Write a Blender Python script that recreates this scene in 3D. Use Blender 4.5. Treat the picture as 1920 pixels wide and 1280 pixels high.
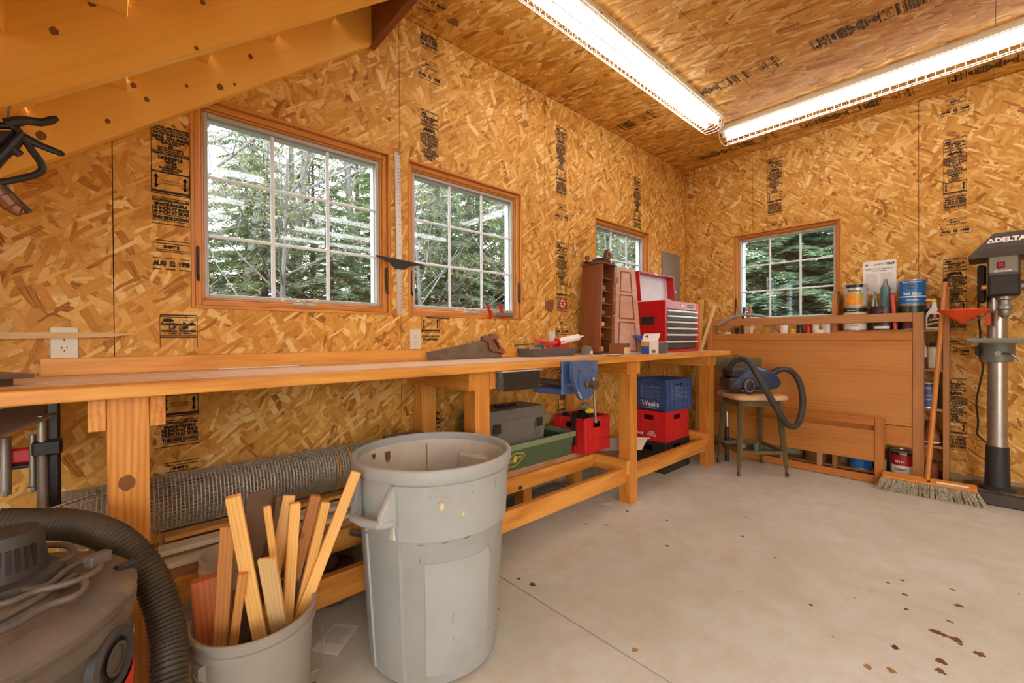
import bpy, bmesh, math, random
from mathutils import Vector, Matrix
for o in list(bpy.data.objects): bpy.data.objects.remove(o, do_unlink=True)
scene = bpy.context.scene
COL = scene.collection
RND = random.Random(11)
# ------------------------------------------------------------------ camera
CAM_H, YAW, PITCH, ROLL, FPX = 1.165, .8328, -.0056, -.0059, 802.85
_F = Vector((math.cos(YAW)*math.cos(PITCH), math.sin(YAW)*math.cos(PITCH), math.sin(PITCH)))
_r = Vector((math.sin(YAW), -math.cos(YAW), 0)); _u = _r.cross(_F)
_R = _r*math.cos(ROLL)+_u*math.sin(ROLL); _U = _u*math.cos(ROLL)-_r*math.sin(ROLL)
_O = Vector((0, 0, CAM_H))
cam = bpy.data.cameras.new('camera'); cam.sensor_width = 36; cam.sensor_fit = 'HORIZONTAL'
cam.lens = FPX*36/1920; cam.clip_start = .02; cam.clip_end = 300
camo = bpy.data.objects.new('camera', cam); COL.objects.link(camo)
M3 = Matrix((_R, _U, -_F)).transposed()
camo.matrix_world = Matrix.Translation(_O) @ M3.to_4x4()
scene.camera = camo
# ------------------------------------------------------------------ sky, exposure
world = bpy.data.worlds.new('overcast_sky'); scene.world = world; world.use_nodes = True
wn = world.node_tree.nodes; wl = world.node_tree.links; wn.clear()
wo = wn.new('ShaderNodeOutputWorld'); wb = wn.new('ShaderNodeBackground')
wb.inputs[0].default_value = (.93, .97, 1, 1); wb.inputs[1].default_value = 4.0
wl.new(wb.outputs[0], wo.inputs[0])
scene.view_settings.view_transform = 'Standard'; scene.view_settings.look = 'None'
scene.view_settings.exposure = 1.1; scene.view_settings.gamma = 1.0
scene.view_settings.use_curve_mapping = False
TUBE_STRENGTH = 5.0          # every fluorescent tube, the added unseen fixtures too
scene.cycles.max_bounces = 5; scene.cycles.diffuse_bounces = 4; scene.cycles.glossy_bounces = 3; scene.cycles.transmission_bounces = 4
scene.cycles.transparent_max_bounces = 12; scene.cycles.adaptive_threshold = .08; scene.cycles.caustics_reflective = False; scene.cycles.caustics_refractive = False
# ------------------------------------------------------------------ helpers
def at(px, py, ax, val):
    d = _F+_R*((px-960)/FPX)+_U*((640-py)/FPX); i = 'xyz'.index(ax)
    return _O+d*((val-_O[i])/d[i])
def lin(c):
    out = []
    for v in c[:3]:
        v = v/255; out.append(v/12.92 if v <= .04045 else ((v+.055)/1.055)**2.4)
    return out+[1]
def V(*a): return Vector(a)
_TX = {}
def text_geo(s, bold=0.0):
    k = (s, bold)
    if k in _TX: return _TX[k]
    cu = bpy.data.curves.new('t', 'FONT'); cu.body = s; cu.align_x = 'CENTER'; cu.align_y = 'CENTER'
    cu.resolution_u = 2; cu.offset = bold; cu.size = 1
    o = bpy.data.objects.new('t', cu); COL.objects.link(o)
    dg = bpy.context.evaluated_depsgraph_get(); me = o.evaluated_get(dg).to_mesh()
    vs = [(v.co.x, v.co.y) for v in me.vertices]; fs = [tuple(p.vertices) for p in me.polygons]
    o.evaluated_get(dg).to_mesh_clear(); bpy.data.objects.remove(o); bpy.data.curves.remove(cu)
    if vs:
        x0 = min(v[0] for v in vs); x1 = max(v[0] for v in vs); y0 = min(v[1] for v in vs); y1 = max(v[1] for v in vs)
    else: x0, x1, y0, y1 = 0, 1, 0, 1
    w, h = max(x1-x0, 1e-6), max(y1-y0, 1e-6)
    vs = [((v[0]-(x0+x1)/2)/w, (v[1]-(y0+y1)/2)/h) for v in vs]
    _TX[k] = (vs, fs, w/h); return _TX[k]
class MB:
    def __init__(s): s.v = []; s.f = []
    def add(s, vs, fs):
        b = len(s.v); s.v += [Vector(p) for p in vs]; s.f += [tuple(i+b for i in f) for f in fs]; return s
    def box(s, lo, hi):
        x0, y0, z0 = lo; x1, y1, z1 = hi
        return s.add([(x0,y0,z0),(x1,y0,z0),(x1,y1,z0),(x0,y1,z0),(x0,y0,z1),(x1,y0,z1),(x1,y1,z1),(x0,y1,z1)],
                     [(0,3,2,1),(4,5,6,7),(0,1,5,4),(1,2,6,5),(2,3,7,6),(3,0,4,7)])
    def bev(s, lo, hi, b=.003):
        lo = Vector(lo); hi = Vector(hi); b = min(b, min(hi-lo)*.45); pts = []
        for sx in (0, 1):
            for sy in (0, 1):
                for sz in (0, 1):
                    c = [(lo, hi)[k][i] for i, k in enumerate((sx, sy, sz))]; d = [b*(1-2*k) for k in (sx, sy, sz)]
                    for a in range(3):
                        p = list(c)
                        for i in range(3):
                            if i != a: p[i] += d[i]
                        pts.append(p)
        return s.hull(pts)
    def hull(s, pts):
        bm = bmesh.new()
        for p in pts: bm.verts.new(p)
        r = bmesh.ops.convex_hull(bm, input=bm.verts)
        bmesh.ops.delete(bm, geom=[g for g in r['geom_interior'] if isinstance(g, bmesh.types.BMVert)], context='VERTS')
        bmesh.ops.dissolve_limit(bm, angle_limit=.01, verts=bm.verts, edges=bm.edges)
        bm.verts.index_update(); s.add([v.co.copy() for v in bm.verts], [[v.index for v in f.verts] for f in bm.faces]); bm.free(); return s
    def cyl(s, a, b, r, r2=None, n=16, cap=True):
        a = Vector(a); b = Vector(b); r2 = r if r2 is None else r2
        z = (b-a).normalized(); x = z.orthogonal().normalized(); y = z.cross(x)
        vs = []
        for i in range(n):
            t = 2*math.pi*i/n; d = x*math.cos(t)+y*math.sin(t); vs += [a+d*r, b+d*r2]
        fs = [(2*i, 2*((i+1) % n), 2*((i+1) % n)+1, 2*i+1) for i in range(n)]
        if cap: fs += [tuple(2*i for i in range(n))[::-1], tuple(2*i+1 for i in range(n))]
        return s.add(vs, fs)
    def lathe(s, prof, c=(0, 0, 0), n=32, a0=0, a1=360):
        c = Vector(c); full = abs(a1-a0) >= 360; m = n if full else n+1; vs = []; fs = []
        for i in range(m):
            t = math.radians(a0+(a1-a0)*i/n)
            for r, z in prof: vs.append(c+Vector((r*math.cos(t), r*math.sin(t), z)))
        k = len(prof)
        for i in range(n):
            j = (i+1) % m
            for q in range(k-1):
                a, b, d, e = i*k+q, j*k+q, j*k+q+1, i*k+q+1
                if prof[q][0] < 1e-9: fs.append((a, d, e))
                elif prof[q+1][0] < 1e-9: fs.append((a, b, d))
                else: fs.append((a, b, d, e))
        return s.add(vs, fs)
    def tube(s, path, r, n=8, closed=False, cap=True):
        P = [Vector(p) for p in path]; m = len(P); rr = r if isinstance(r, (list, tuple)) else [r]*m
        T = []
        for i in range(m):
            a = P[(i-1) % m] if closed or i > 0 else P[i]; b = P[(i+1) % m] if closed or i < m-1 else P[i]
            T.append((b-a).normalized())
        x = T[0].orthogonal().normalized(); vs = []
        for i in range(m):
            if i > 0:
                q = T[i-1].rotation_difference(T[i]); x = q @ x
            x = (x-T[i]*x.dot(T[i])).normalized(); y = T[i].cross(x)
            for k in range(n):
                t = 2*math.pi*k/n; vs.append(P[i]+(x*math.cos(t)+y*math.sin(t))*rr[i])
        fs = []
        for i in range(m if closed else m-1):
            j = (i+1) % m
            for k in range(n): fs.append((i*n+k, i*n+(k+1) % n, j*n+(k+1) % n, j*n+k))
        if cap and not closed: fs += [tuple(range(n))[::-1], tuple((m-1)*n+k for k in range(n))]
        return s.add(vs, fs)
    def prism(s, poly, o, ux, uy, uz, d):
        o, ux, uy, uz = Vector(o), Vector(ux), Vector(uy), Vector(uz); n = len(poly)
        vs = [o+ux*p[0]+uy*p[1] for p in poly]+[o+ux*p[0]+uy*p[1]+uz*d for p in poly]
        fs = [tuple(range(n))[::-1], tuple(n+i for i in range(n))]+[(i, (i+1) % n, n+(i+1) % n, n+i) for i in range(n)]
        return s.add(vs, fs)
    def text(s, t, o, ux, uy, h, w=None, bold=0.0, shear=0.0, wrap=None, maxw=None):
        """flat print: centred on o, cap height h along uy. wrap=(centre,R): laid round a z-cylinder"""
        vs, fs, asp = text_geo(t, bold); w = w if w else h*asp
        if maxw and w > maxw: w = maxw
        o, ux, uy = Vector(o), Vector(ux), Vector(uy); out = []
        for x, y in vs:
            X = x*w+shear*y*h; Y = y*h
            if wrap:
                a = wrap[2]+X/wrap[1]; out.append(Vector(wrap[0])+Vector((math.cos(a)*wrap[1], math.sin(a)*wrap[1], Y)))
            else: out.append(o+ux*X+uy*Y)
        return s.add(out, fs)
    def xf(s, M): s.v = [M @ p for p in s.v]; return s
    def build(s, name, mat, parent=None, smooth=35, M=None):
        me = bpy.data.meshes.new(name); me.from_pydata([tuple(p) for p in s.v], [], s.f); me.update()
        if smooth:
            for p in me.polygons: p.use_smooth = True
            try: me.set_sharp_from_angle(angle=math.radians(smooth))
            except Exception: pass
        me.materials.append(MT[mat] if isinstance(mat, str) else mat)
        o = bpy.data.objects.new(name, me); COL.objects.link(o)
        if parent: o.parent = parent
        if M is not None: o.matrix_basis = M
        return o
def tag(o, label=None, cat=None, group=None, kind=None):
    if label: o['label'] = label
    if cat: o['category'] = cat
    if group: o['group'] = group
    if kind: o['kind'] = kind
    return o
def thing(name, loc, label, cat, rz=0, group=None, kind=None):
    o = bpy.data.objects.new(name, None); COL.objects.link(o); o.empty_display_size = .05
    o.location = Vector(loc); o.rotation_euler = (0, 0, rz)
    return tag(o, label, cat, group, kind)
def structure(name, loc=(0, 0, 0)):
    o = bpy.data.objects.new(name, None); COL.objects.link(o); o.location = loc; o['kind'] = 'structure'; return o
def dup(root, loc=None, rz=None, label=None, parent=None):
    c = root.copy(); COL.objects.link(c)
    if parent: c.parent = parent
    if loc is not None: c.location = Vector(loc)
    if rz is not None: c.rotation_euler = (0, 0, rz)
    if label: c['label'] = label
    for ch in list(root.children): dup(ch, parent=c)
    return c
def frame_matrix(a, b, up):
    a, b, up = Vector(a), Vector(b), Vector(up); x = (b-a).normalized()
    z = (up-x*up.dot(x)).normalized(); y = z.cross(x)
    M = Matrix((x, y, z)).transposed().to_4x4(); M.translation = a; return M, (b-a).length
def beam(name, a, b, w, h, mat, parent=None, up=(0, 0, 1), bev=.002, off=None):
    """a board from a to b; w across, h along 'up'. local X is the length so the grain follows it"""
    if off is not None: a = Vector(a)-Vector(off); b = Vector(b)-Vector(off)
    M, L = frame_matrix(a, b, up)
    return MB().bev((0, -w/2, -h/2), (L, w/2, h/2), bev).build(name, mat, parent, smooth=0, M=M)
def smoothpath(pts, k=6, closed=False):
    P = [Vector(p) for p in pts]; n = len(P); out = []
    for i in range(n if closed else n-1):
        p0 = P[(i-1) % n] if closed or i > 0 else P[0]*2-P[1]; p1 = P[i]; p2 = P[(i+1) % n]
        p3 = P[(i+2) % n] if closed or i < n-2 else P[-1]*2-P[-2]
        for j in range(k):
            t = j/k
            out.append(.5*((2*p1)+(-p0+p2)*t+(2*p0-5*p1+4*p2-p3)*t*t+(-p0+3*p1-3*p2+p3)*t**3))
    if not closed: out.append(P[-1])
    return out
# ------------------------------------------------------------------ materials
MT = {}
class NT:
    def __init__(s, name):
        s.m = bpy.data.materials.new(name); s.m.use_nodes = True; s.t = s.m.node_tree; s.n = s.t.nodes; s.n.clear()
        s.out = s.n.new('ShaderNodeOutputMaterial'); s.p = s.n.new('ShaderNodeBsdfPrincipled'); s.t.links.new(s.p.outputs[0], s.out.inputs[0])
        MT[name] = s.m
    def link(s, a, b): s.t.links.new(a, b)
    def node(s, typ, **kw):
        n = s.n.new(typ)
        for k, v in kw.items():
            if k.startswith('i_'): n.inputs[k[2:].replace('_', ' ')].default_value = v
            else: setattr(n, k, v)
        return n
    def coords(s, scale=(1, 1, 1), rnd=True, kind='Object', rot=(0, 0, 0)):
        c = s.node('ShaderNodeTexCoord'); out = c.outputs[kind]
        if rnd:
            oi = s.node('ShaderNodeObjectInfo'); mu = s.node('ShaderNodeMath', operation='MULTIPLY'); s.link(oi.outputs['Random'], mu.inputs[0]); mu.inputs[1].default_value = 37
            ad = s.node('ShaderNodeVectorMath', operation='ADD'); s.link(out, ad.inputs[0]); s.link(mu.outputs[0], ad.inputs[1]); out = ad.outputs[0]
        mp = s.node('ShaderNodeMapping'); mp.inputs['Scale'].default_value = scale; mp.inputs['Rotation'].default_value = rot
        s.link(out, mp.inputs[0]); return mp.outputs[0]
    def noise(s, vec, scale, detail=3, rough=.55, dist=0):
        n = s.node('ShaderNodeTexNoise'); n.inputs['Scale'].default_value = scale; n.inputs['Detail'].default_value = detail
        n.inputs['Roughness'].default_value = rough; n.inputs['Distortion'].default_value = dist; s.link(vec, n.inputs['Vector']); return n.outputs[0]
    def ramp(s, fac, stops):
        r = s.node('ShaderNodeValToRGB'); e = r.color_ramp.elements
        while len(e) < len(stops): e.new(.5)
        for q, (p, c) in zip(e, stops): q.position = p; q.color = c if len(c) == 4 else (*c, 1)
        s.link(fac, r.inputs[0]); return r.outputs[0]
    def mix(s, fac, a, b, mode='MIX'):
        m = s.node('ShaderNodeMix', data_type='RGBA', blend_type=mode)
        for i, x in ((0, fac), (6, a), (7, b)):
            if hasattr(x, 'is_linked') or hasattr(x, 'links'): s.link(x, m.inputs[i])
            else: m.inputs[i].default_value = x
        return m.outputs[2]
    def math(s, op, a, b=None, c=None):
        m = s.node('ShaderNodeMath', operation=op)
        for i, x in enumerate((a, b, c)):
            if x is None: continue
            if hasattr(x, 'links'): s.link(x, m.inputs[i])
            else: m.inputs[i].default_value = x
        return m.outputs[0]
    def bump(s, h, strength=.2, dist=.002):
        b = s.node('ShaderNodeBump'); b.inputs['Strength'].default_value = strength; b.inputs['Distance'].default_value = dist
        s.link(h, b.inputs['Height']); s.link(b.outputs[0], s.p.inputs['Normal'])
    def base(s, c):
        if hasattr(c, 'links'): s.link(c, s.p.inputs['Base Color'])
        else: s.p.inputs['Base Color'].default_value = c
    def set(s, rough=.5, metal=0, spec=None, **kw):
        s.p.inputs['Roughness'].default_value = rough; s.p.inputs['Metallic'].default_value = metal
        if spec is not None: s.p.inputs['Specular IOR Level'].default_value = spec
        for k, v in kw.items(): s.p.inputs[k.replace('_', ' ')].default_value = v
        return s
def plain(name, c, rough=.5, metal=0, var=.12, scale=14, bump=0, dirt=None, dirt_amt=.5, spec=None):
    m = NT(name); m.set(rough, metal, spec); c = lin(c)
    vec = m.coords(); f = m.noise(vec, scale, 4)
    d = [x*(1-var) for x in c[:3]]; l = [min(1, x*(1+var)) for x in c[:3]]
    col = m.ramp(f, [(.3, d), (.7, l)])
    if dirt:
        f2 = m.noise(vec, scale*.35, 6, .7); k = m.ramp(f2, [(.5, (0, 0, 0)), (.72, (dirt_amt,)*3)]); col = m.mix(k, col, lin(dirt))
    m.base(col)
    if bump: m.bump(m.noise(vec, scale*6, 3), bump, .002)
    return m
def wood(name, c1, c2, rough=.5, scale=1.0, knots=False, knotc=(70, 38, 18), wear=None, rings=.5):
    m = NT(name); m.set(rough)
    vec = m.coords((1.2*scale, 9*scale, 9*scale)); g = m.noise(vec, 1.6, 4, .6, .6)
    w = m.node('ShaderNodeTexWave', wave_type='BANDS', bands_direction='Y'); w.inputs['Scale'].default_value = 2.3; w.inputs['Distortion'].default_value = 6; w.inputs['Detail'].default_value = 2; w.inputs['Detail Scale'].default_value = .7
    m.link(vec, w.inputs['Vector'])
    v2 = m.coords((4*scale, 160*scale, 160*scale)); fine = m.noise(v2, 1, 3)
    f = m.math('ADD', m.math('MULTIPLY', g, 1-rings*.6), m.math('MULTIPLY', m.math('POWER', w.outputs[1], .45), rings*.5))
    f = m.math('ADD', f, m.math('MULTIPLY', m.math('SUBTRACT', fine, .5), .35))
    oi = m.node('ShaderNodeObjectInfo'); f = m.math('ADD', f, m.math('MULTIPLY', m.math('SUBTRACT', oi.outputs['Random'], .5), .22))
    col = m.ramp(f, [(.22, lin(c2)), (.55, lin([(a+b)/2+6 for a, b in zip(c1, c2)])), (.8, lin(c1))])
    if knots:
        v3 = m.coords((3.2, 5, 5)); vo = m.node('ShaderNodeTexVoronoi'); vo.inputs['Scale'].default_value = 1; m.link(v3, vo.inputs['Vector'])
        k = m.ramp(vo.outputs['Distance'], [(.045, (1, 1, 1)), (.085, (0, 0, 0))]); sc = m.node('ShaderNodeSeparateColor'); m.link(vo.outputs['Color'], sc.inputs[0])
        k = m.math('MULTIPLY', k, m.math('LESS_THAN', sc.outputs[0], .45)); col = m.mix(k, col, lin(knotc))
    if wear:
        f3 = m.noise(m.coords((1, 1, 1)), 4, 5, .65); k = m.ramp(f3, [(.42, (0, 0, 0)), (.66, (.8, .8, .8))]); col = m.mix(k, col, lin(wear))
    m.base(col); m.bump(fine, .12, .0015); return m
# oriented strand board: layered, rotated, stretched cells - every cell is one flake
def osb(name, ax, tint=(1, 1, 1), stretch=None):
    m = NT(name); m.set(.6, 0, .3)
    c = m.node('ShaderNodeTexCoord'); sep = m.node('ShaderNodeSeparateXYZ'); m.link(c.outputs['Object'], sep.inputs[0])
    cmb = m.node('ShaderNodeCombineXYZ'); m.link(sep.outputs['XYZ'.index(ax[0])], cmb.inputs[0]); m.link(sep.outputs['XYZ'.index(ax[1])], cmb.inputs[1])
    warp = m.node('ShaderNodeTexNoise', noise_dimensions='2D'); warp.inputs['Scale'].default_value = 13; warp.inputs['Detail'].default_value = 2; m.link(cmb.outputs[0], warp.inputs['Vector'])
    wv = m.node('ShaderNodeVectorMath', operation='MULTIPLY_ADD'); m.link(warp.outputs['Color'], wv.inputs[0]); wv.inputs[1].default_value = (.014, .014, 0); m.link(cmb.outputs[0], wv.inputs[2])
    uv = wv.outputs[0]
    angs = stretch or [8, 97, 52, 128, 25, 152, 72, 113, 38]
    val = edge = vec = None
    for i, a in enumerate(angs):
        L, Wd = [(.15, .075), (.15, .055), (.14, .042), (.12, .048), (.14, .030), (.13, .036), (.11, .020), (.12, .032), (.11, .015)][i % 9]
        mp = m.node('ShaderNodeMapping', vector_type='TEXTURE'); mp.inputs['Rotation'].default_value = (0, 0, math.radians(a)); mp.inputs['Location'].default_value = (i*.37, i*.73, 0)
        mp.inputs['Scale'].default_value = (L, Wd, 1); m.link(uv, mp.inputs[0])
        vo = m.node('ShaderNodeTexVoronoi', voronoi_dimensions='2D', distance='CHEBYCHEV'); vo.inputs['Scale'].default_value = 1; vo.inputs['Randomness'].default_value = .9; m.link(mp.outputs[0], vo.inputs['Vector'])
        sc = m.node('ShaderNodeSeparateColor'); m.link(vo.outputs['Color'], sc.inputs[0])
        if val is None: val, edge, vec = sc.outputs[0], vo.outputs['Distance'], mp.outputs[0]
        else:
            pres = m.math('MULTIPLY', m.math('LESS_THAN', sc.outputs[1], .36), m.math('LESS_THAN', vo.outputs['Distance'], .5))
            val = m.math('MULTIPLY_ADD', pres, m.math('SUBTRACT', sc.outputs[0], val), val)
            edge = m.math('MULTIPLY_ADD', pres, m.math('SUBTRACT', vo.outputs['Distance'], edge), edge)
            mv = m.node('ShaderNodeMix', data_type='VECTOR'); m.link(pres, mv.inputs[0]); m.link(vec, mv.inputs[4]); m.link(mp.outputs[0], mv.inputs[5]); vec = mv.outputs[1]
    gr = m.node('ShaderNodeMapping'); gr.inputs['Scale'].default_value = (.8, 7, 1); m.link(vec, gr.inputs[0])
    gn = m.node('ShaderNodeTexNoise', noise_dimensions='2D'); gn.inputs['Scale'].default_value = 1.3; gn.inputs['Detail'].default_value = 3; gn.inputs['Roughness'].default_value = .65; m.link(gr.outputs[0], gn.inputs['Vector'])
    t = m.math('ADD', val, m.math('MULTIPLY', m.math('SUBTRACT', gn.outputs[0], .5), .5))
    col = m.ramp(t, [(.0, lin((150, 96, 36))), (.045, lin((188, 130, 56))), (.2, lin((210, 154, 74))), (.6, lin((224, 172, 94))), (.86, lin((238, 194, 124))), (1, lin((247, 220, 172)))])
    rim = m.ramp(edge, [(.38, (0, 0, 0)), (.5, (1, 1, 1))])
    col = m.mix(m.math('MULTIPLY', rim, .3), col, lin((148, 98, 40)))
    tn = m.node('ShaderNodeTexNoise', noise_dimensions='2D'); tn.inputs['Scale'].default_value = 1.3; m.link(cmb.outputs[0], tn.inputs['Vector'])
    col = m.mix(.3, col, m.ramp(tn.outputs[0], [(.3, (.66, .52, .36)), (.7, (1, 1, 1))]), 'MULTIPLY')
    tc = m.node('ShaderNodeRGB'); tc.outputs[0].default_value = (*tint, 1); col = m.mix(1.0, col, tc.outputs[0], 'MULTIPLY')
    m.base(col); return m
osb('osb_wall_x', 'XZ', (1, .935, .68)); osb('osb_wall_y', 'YZ', (1, .955, .75)); osb('osb_ceiling', 'XY', (1, .94, .7), [80, 96, 70, 110, 90, 62, 118, 100])
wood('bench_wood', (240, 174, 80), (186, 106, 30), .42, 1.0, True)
wood('bench_top_wood', (238, 208, 178), (208, 158, 112), .38, 1.0, False, wear=(222, 196, 172))  # pale worn top, lightened further for the windows' grazing reflection
wood('shelf_plank', (190, 140, 96), (140, 92, 54), .6, 1.0, wear=(196, 160, 128))
wood('stair_wood', (252, 196, 88), (240, 172, 62), .5, .8, True, rings=.25)
wood('window_wood', (220, 150, 66), (188, 114, 42), .4, 1.2)
wood('stick_wood', (244, 196, 116), (218, 154, 70), .5, 1.6)
wood('stick_wood_dark', (220, 154, 80), (180, 108, 48), .55, 1.4, True)
wood('red_wood', (216, 130, 68), (172, 84, 40), .6, 1.3)
wood('panel_wood', (206, 138, 66), (174, 106, 44), .4, .5, rings=.25)
wood('frame_wood', (190, 130, 74), (158, 100, 52), .45, 1.0)
wood('frame_wood_front', (204, 130, 54), (168, 96, 34), .42, 1.0)
wood('cabinet_wood', (146, 84, 44), (116, 60, 30), .42, .6, rings=.3)
wood('door_wood', (214, 172, 148), (184, 134, 108), .5, .6, wear=(216, 184, 166), rings=.3)
wood('pale_wood', (230, 196, 140), (206, 164, 100), .5, 1.5)
wood('broom_wood', (216, 144, 62), (186, 110, 36), .38, 1.3)
wood('handle_wood', (150, 84, 40), (104, 54, 24), .3, 2.0)
wood('dark_board', (112, 84, 58), (84, 60, 40), .5, 1.0, wear=(122, 94, 68))
plain('rusty_steel', (118, 100, 82), .5, .55, .25, 12, .1, dirt=(96, 66, 40))
plain('steel', (176, 172, 164), .28, .9, .1, 20)
plain('dull_steel', (150, 146, 136), .42, .75, .15, 18)
plain('chrome', (214, 212, 206), .12, 1, .05, 20)
plain('aluminium', (206, 200, 190), .35, .6, .08, 20)
plain('galvanized', (196, 190, 172), .5, .2, .2, 30)
plain('black_plastic', (38, 36, 34), .45, 0, .2, 20)
plain('black_metal', (34, 30, 28), .4, .2, .25, 20, dirt=(84, 66, 48), dirt_amt=.35)
plain('black_cloth', (28, 26, 25), .85, 0, .3, 30, .2)
plain('bin_grey', (168, 171, 166), .5, 0, .06, 6, .04, dirt=(150, 138, 118), dirt_amt=.5)
plain('bin_inside', (200, 194, 178), .55, 0, .1, 6, .04, dirt=(150, 122, 88), dirt_amt=.6)
plain('pail_grey', (152, 144, 132), .5, 0, .08, 6, .04, dirt=(132, 112, 88), dirt_amt=.6)
plain('cream_plastic', (222, 212, 186), .5, 0, .06, 6, dirt=(176, 154, 116))
plain('white_paint', (238, 234, 222), .4, 0, .04, 8, dirt=(214, 204, 180))
plain('trim_white', (236, 228, 206), .45, 0, .04, 8, dirt=(200, 182, 150))
plain('fixture_white', (240, 234, 218), .35, 0, .03, 5)
plain('guard_wire', (246, 236, 218), .35, .1, .03, 8)
plain('sash_grey', (186, 178, 166), .45, 0, .05, 10)
plain('muntin_white', (232, 238, 242), .4, 0, .03, 10)
plain('outlet_ivory', (226, 218, 196), .35, 0, .03, 10)
plain('slot_dark', (40, 30, 24), .6)
plain('panel_grey', (136, 128, 114), .5, .2, .05, 10)
plain('paper', (240, 236, 226), .7, 0, .03, 8)
plain('ink', (44, 34, 26), .7, 0, .3, 40)
plain('ink_soft', (96, 92, 88), .7)
plain('stamp_ink', (34, 22, 12), .75, 0, .35, 60)
plain('stamp_red', (196, 60, 56), .7)
plain('vise_blue', (84, 112, 160), .42, .15, .18, 14, dirt=(92, 76, 66), dirt_amt=.35)
plain('tool_red', (200, 30, 32), .28, .1, .06, 8)
plain('tool_pink', (206, 130, 128), .35, .1, .06, 8)
plain('lid_lining', (222, 218, 226), .5, 0, .05, 8)
plain('red_plastic', (212, 40, 40), .4, 0, .06, 10, dirt=(160, 30, 30), dirt_amt=.3)
plain('light_red', (226, 74, 62), .4, 0, .05, 10)
plain('orange_plastic', (232, 80, 36), .42, 0, .05, 10)
plain('blue_crate', (58, 82, 132), .42, 0, .12, 10, dirt=(60, 64, 74), dirt_amt=.4)
plain('black_crate', (48, 48, 44), .5, 0, .2, 12, dirt=(96, 88, 72), dirt_amt=.4)
plain('tote_grey', (112, 110, 102), .5, 0, .06, 10)
plain('tray_grey', (104, 98, 94), .5, 0, .05, 10)
plain('drawer_dark', (74, 74, 78), .4, .2, .05, 10)
plain('pull_silver', (236, 234, 230), .35, .2, .03, 10)
plain('trough_light', (132, 150, 112), .42, .1, .06, 10)
plain('lattice_blue', (96, 120, 164), .42, 0, .1, 10)
plain('scuff', (120, 104, 84), .6, 0, .3, 40)
plain('trough_green', (82, 104, 72), .42, .1, .08, 10, dirt=(66, 76, 54), dirt_amt=.4)
plain('logo_yellow', (206, 190, 60), .5)
plain('olive_metal', (104, 94, 62), .42, .25, .15, 16, dirt=(74, 58, 36), dirt_amt=.4)
plain('seat_wood', (214, 172, 126), .6, 0, .14, 16, .1, dirt=(170, 122, 70))
plain('vac_blue', (44, 64, 96), .3, .1, .12, 12, dirt=(90, 100, 104), dirt_amt=.35)
plain('vac_black', (44, 42, 42), .4, 0, .15, 14)
plain('hose_dark', (60, 58, 52), .5, 0, .1, 12)
plain('shopvac_grey', (104, 92, 76), .55, 0, .16, 9, .08, dirt=(176, 146, 98), dirt_amt=.9)
plain('shopvac_tank', (88, 80, 68), .5, 0, .12, 9, .05, dirt=(120, 100, 70), dirt_amt=.5)
plain('shopvac_motor', (56, 52, 48), .55, 0, .15, 12, dirt=(140, 122, 96), dirt_amt=.5)
plain('shopvac_hose', (62, 54, 40), .5, 0, .2, 10, dirt=(104, 88, 58), dirt_amt=.6)
plain('cord_grey', (96, 88, 78), .55, 0, .15, 14, dirt=(140, 120, 90))
plain('cord_black', (40, 36, 32), .5)
plain('label_red', (216, 60, 44), .5)
plain('white_print', (244, 240, 230), .5, 0, .02)
plain('masonite', (112, 88, 72), .45, 0, .12, 14, dirt=(140, 116, 98), dirt_amt=.5)
plain('press_brown', (74, 64, 56), .5, .2, .15, 16)
plain('press_grey', (86, 82, 76), .4, .3, .12, 16)
plain('press_table', (124, 128, 118), .4, .4, .1, 12)
plain('press_sleeve', (44, 42, 40), .5, .2, .2, 14)
plain('can_sikkens', (196, 196, 196), .35, .3, .05)
plain('can_amber', (226, 150, 26), .4, 0, .25, 16)
plain('can_green_mark', (110, 190, 60), .4)
plain('can_black', (40, 36, 36), .3, .1)
plain('can_cream', (222, 212, 180), .4)
plain('can_dark', (58, 48, 46), .35, .1)
plain('can_blue', (36, 112, 184), .3, 0, .15, 10)
plain('can_navy', (36, 74, 134), .35, 0, .1)
plain('can_green', (38, 54, 36), .3)
plain('can_red', (176, 34, 36), .35)
plain('can_silver', (190, 186, 178), .3, .7)
plain('bottle_teal', (92, 120, 118), .3, .3, .08)
plain('bottle_green', (40, 92, 58), .25)
plain('yellow', (240, 190, 40), .4)
plain('tan_jug', (200, 190, 164), .5)
plain('brown_jug', (126, 68, 44), .4)
plain('maroon', (120, 34, 34), .45)
plain('gold_tin', (150, 118, 62), .35, .4)
plain('pvc_grey', (150, 150, 142), .4, 0, .06)
_b = NT('bristle'); _b.set(.8); _b.base(_b.ramp(_b.noise(_b.coords((150, 260, 7)), 1, 2), [(.36, lin((112, 98, 74))), (.6, lin((206, 194, 166)))]))
plain('sponge', (226, 204, 150), .8, 0, .1, 40, .2)
plain('box_blue', (46, 84, 160), .5)
plain('box_orange', (224, 150, 56), .5)
plain('concrete_block', (150, 148, 140), .8, 0, .12, 20, .2)
plain('curb_concrete', (164, 146, 118), .85, 0, .15, 12, .2)
plain('bark', (88, 82, 76), .9, 0, .25, 6, .3)
plain('bark_grey', (126, 122, 120), .9, 0, .2, 6, .3)
plain('exterior_white', (180, 182, 184), .5, 0, .03)
plain('forest_floor', (60, 54, 34), .9, 0, .3, 1.5)
plain('dark_gap', (52, 32, 16), .8)
plain('stain', (116, 78, 58), .6, 0, .3, 30)
plain('stain_dark', (70, 58, 48), .6, 0, .3, 30)
plain('stain_rust', (176, 132, 74), .6, 0, .3, 30)
plain('knot_flake', (132, 84, 42), .7, 0, .2, 30)
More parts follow.
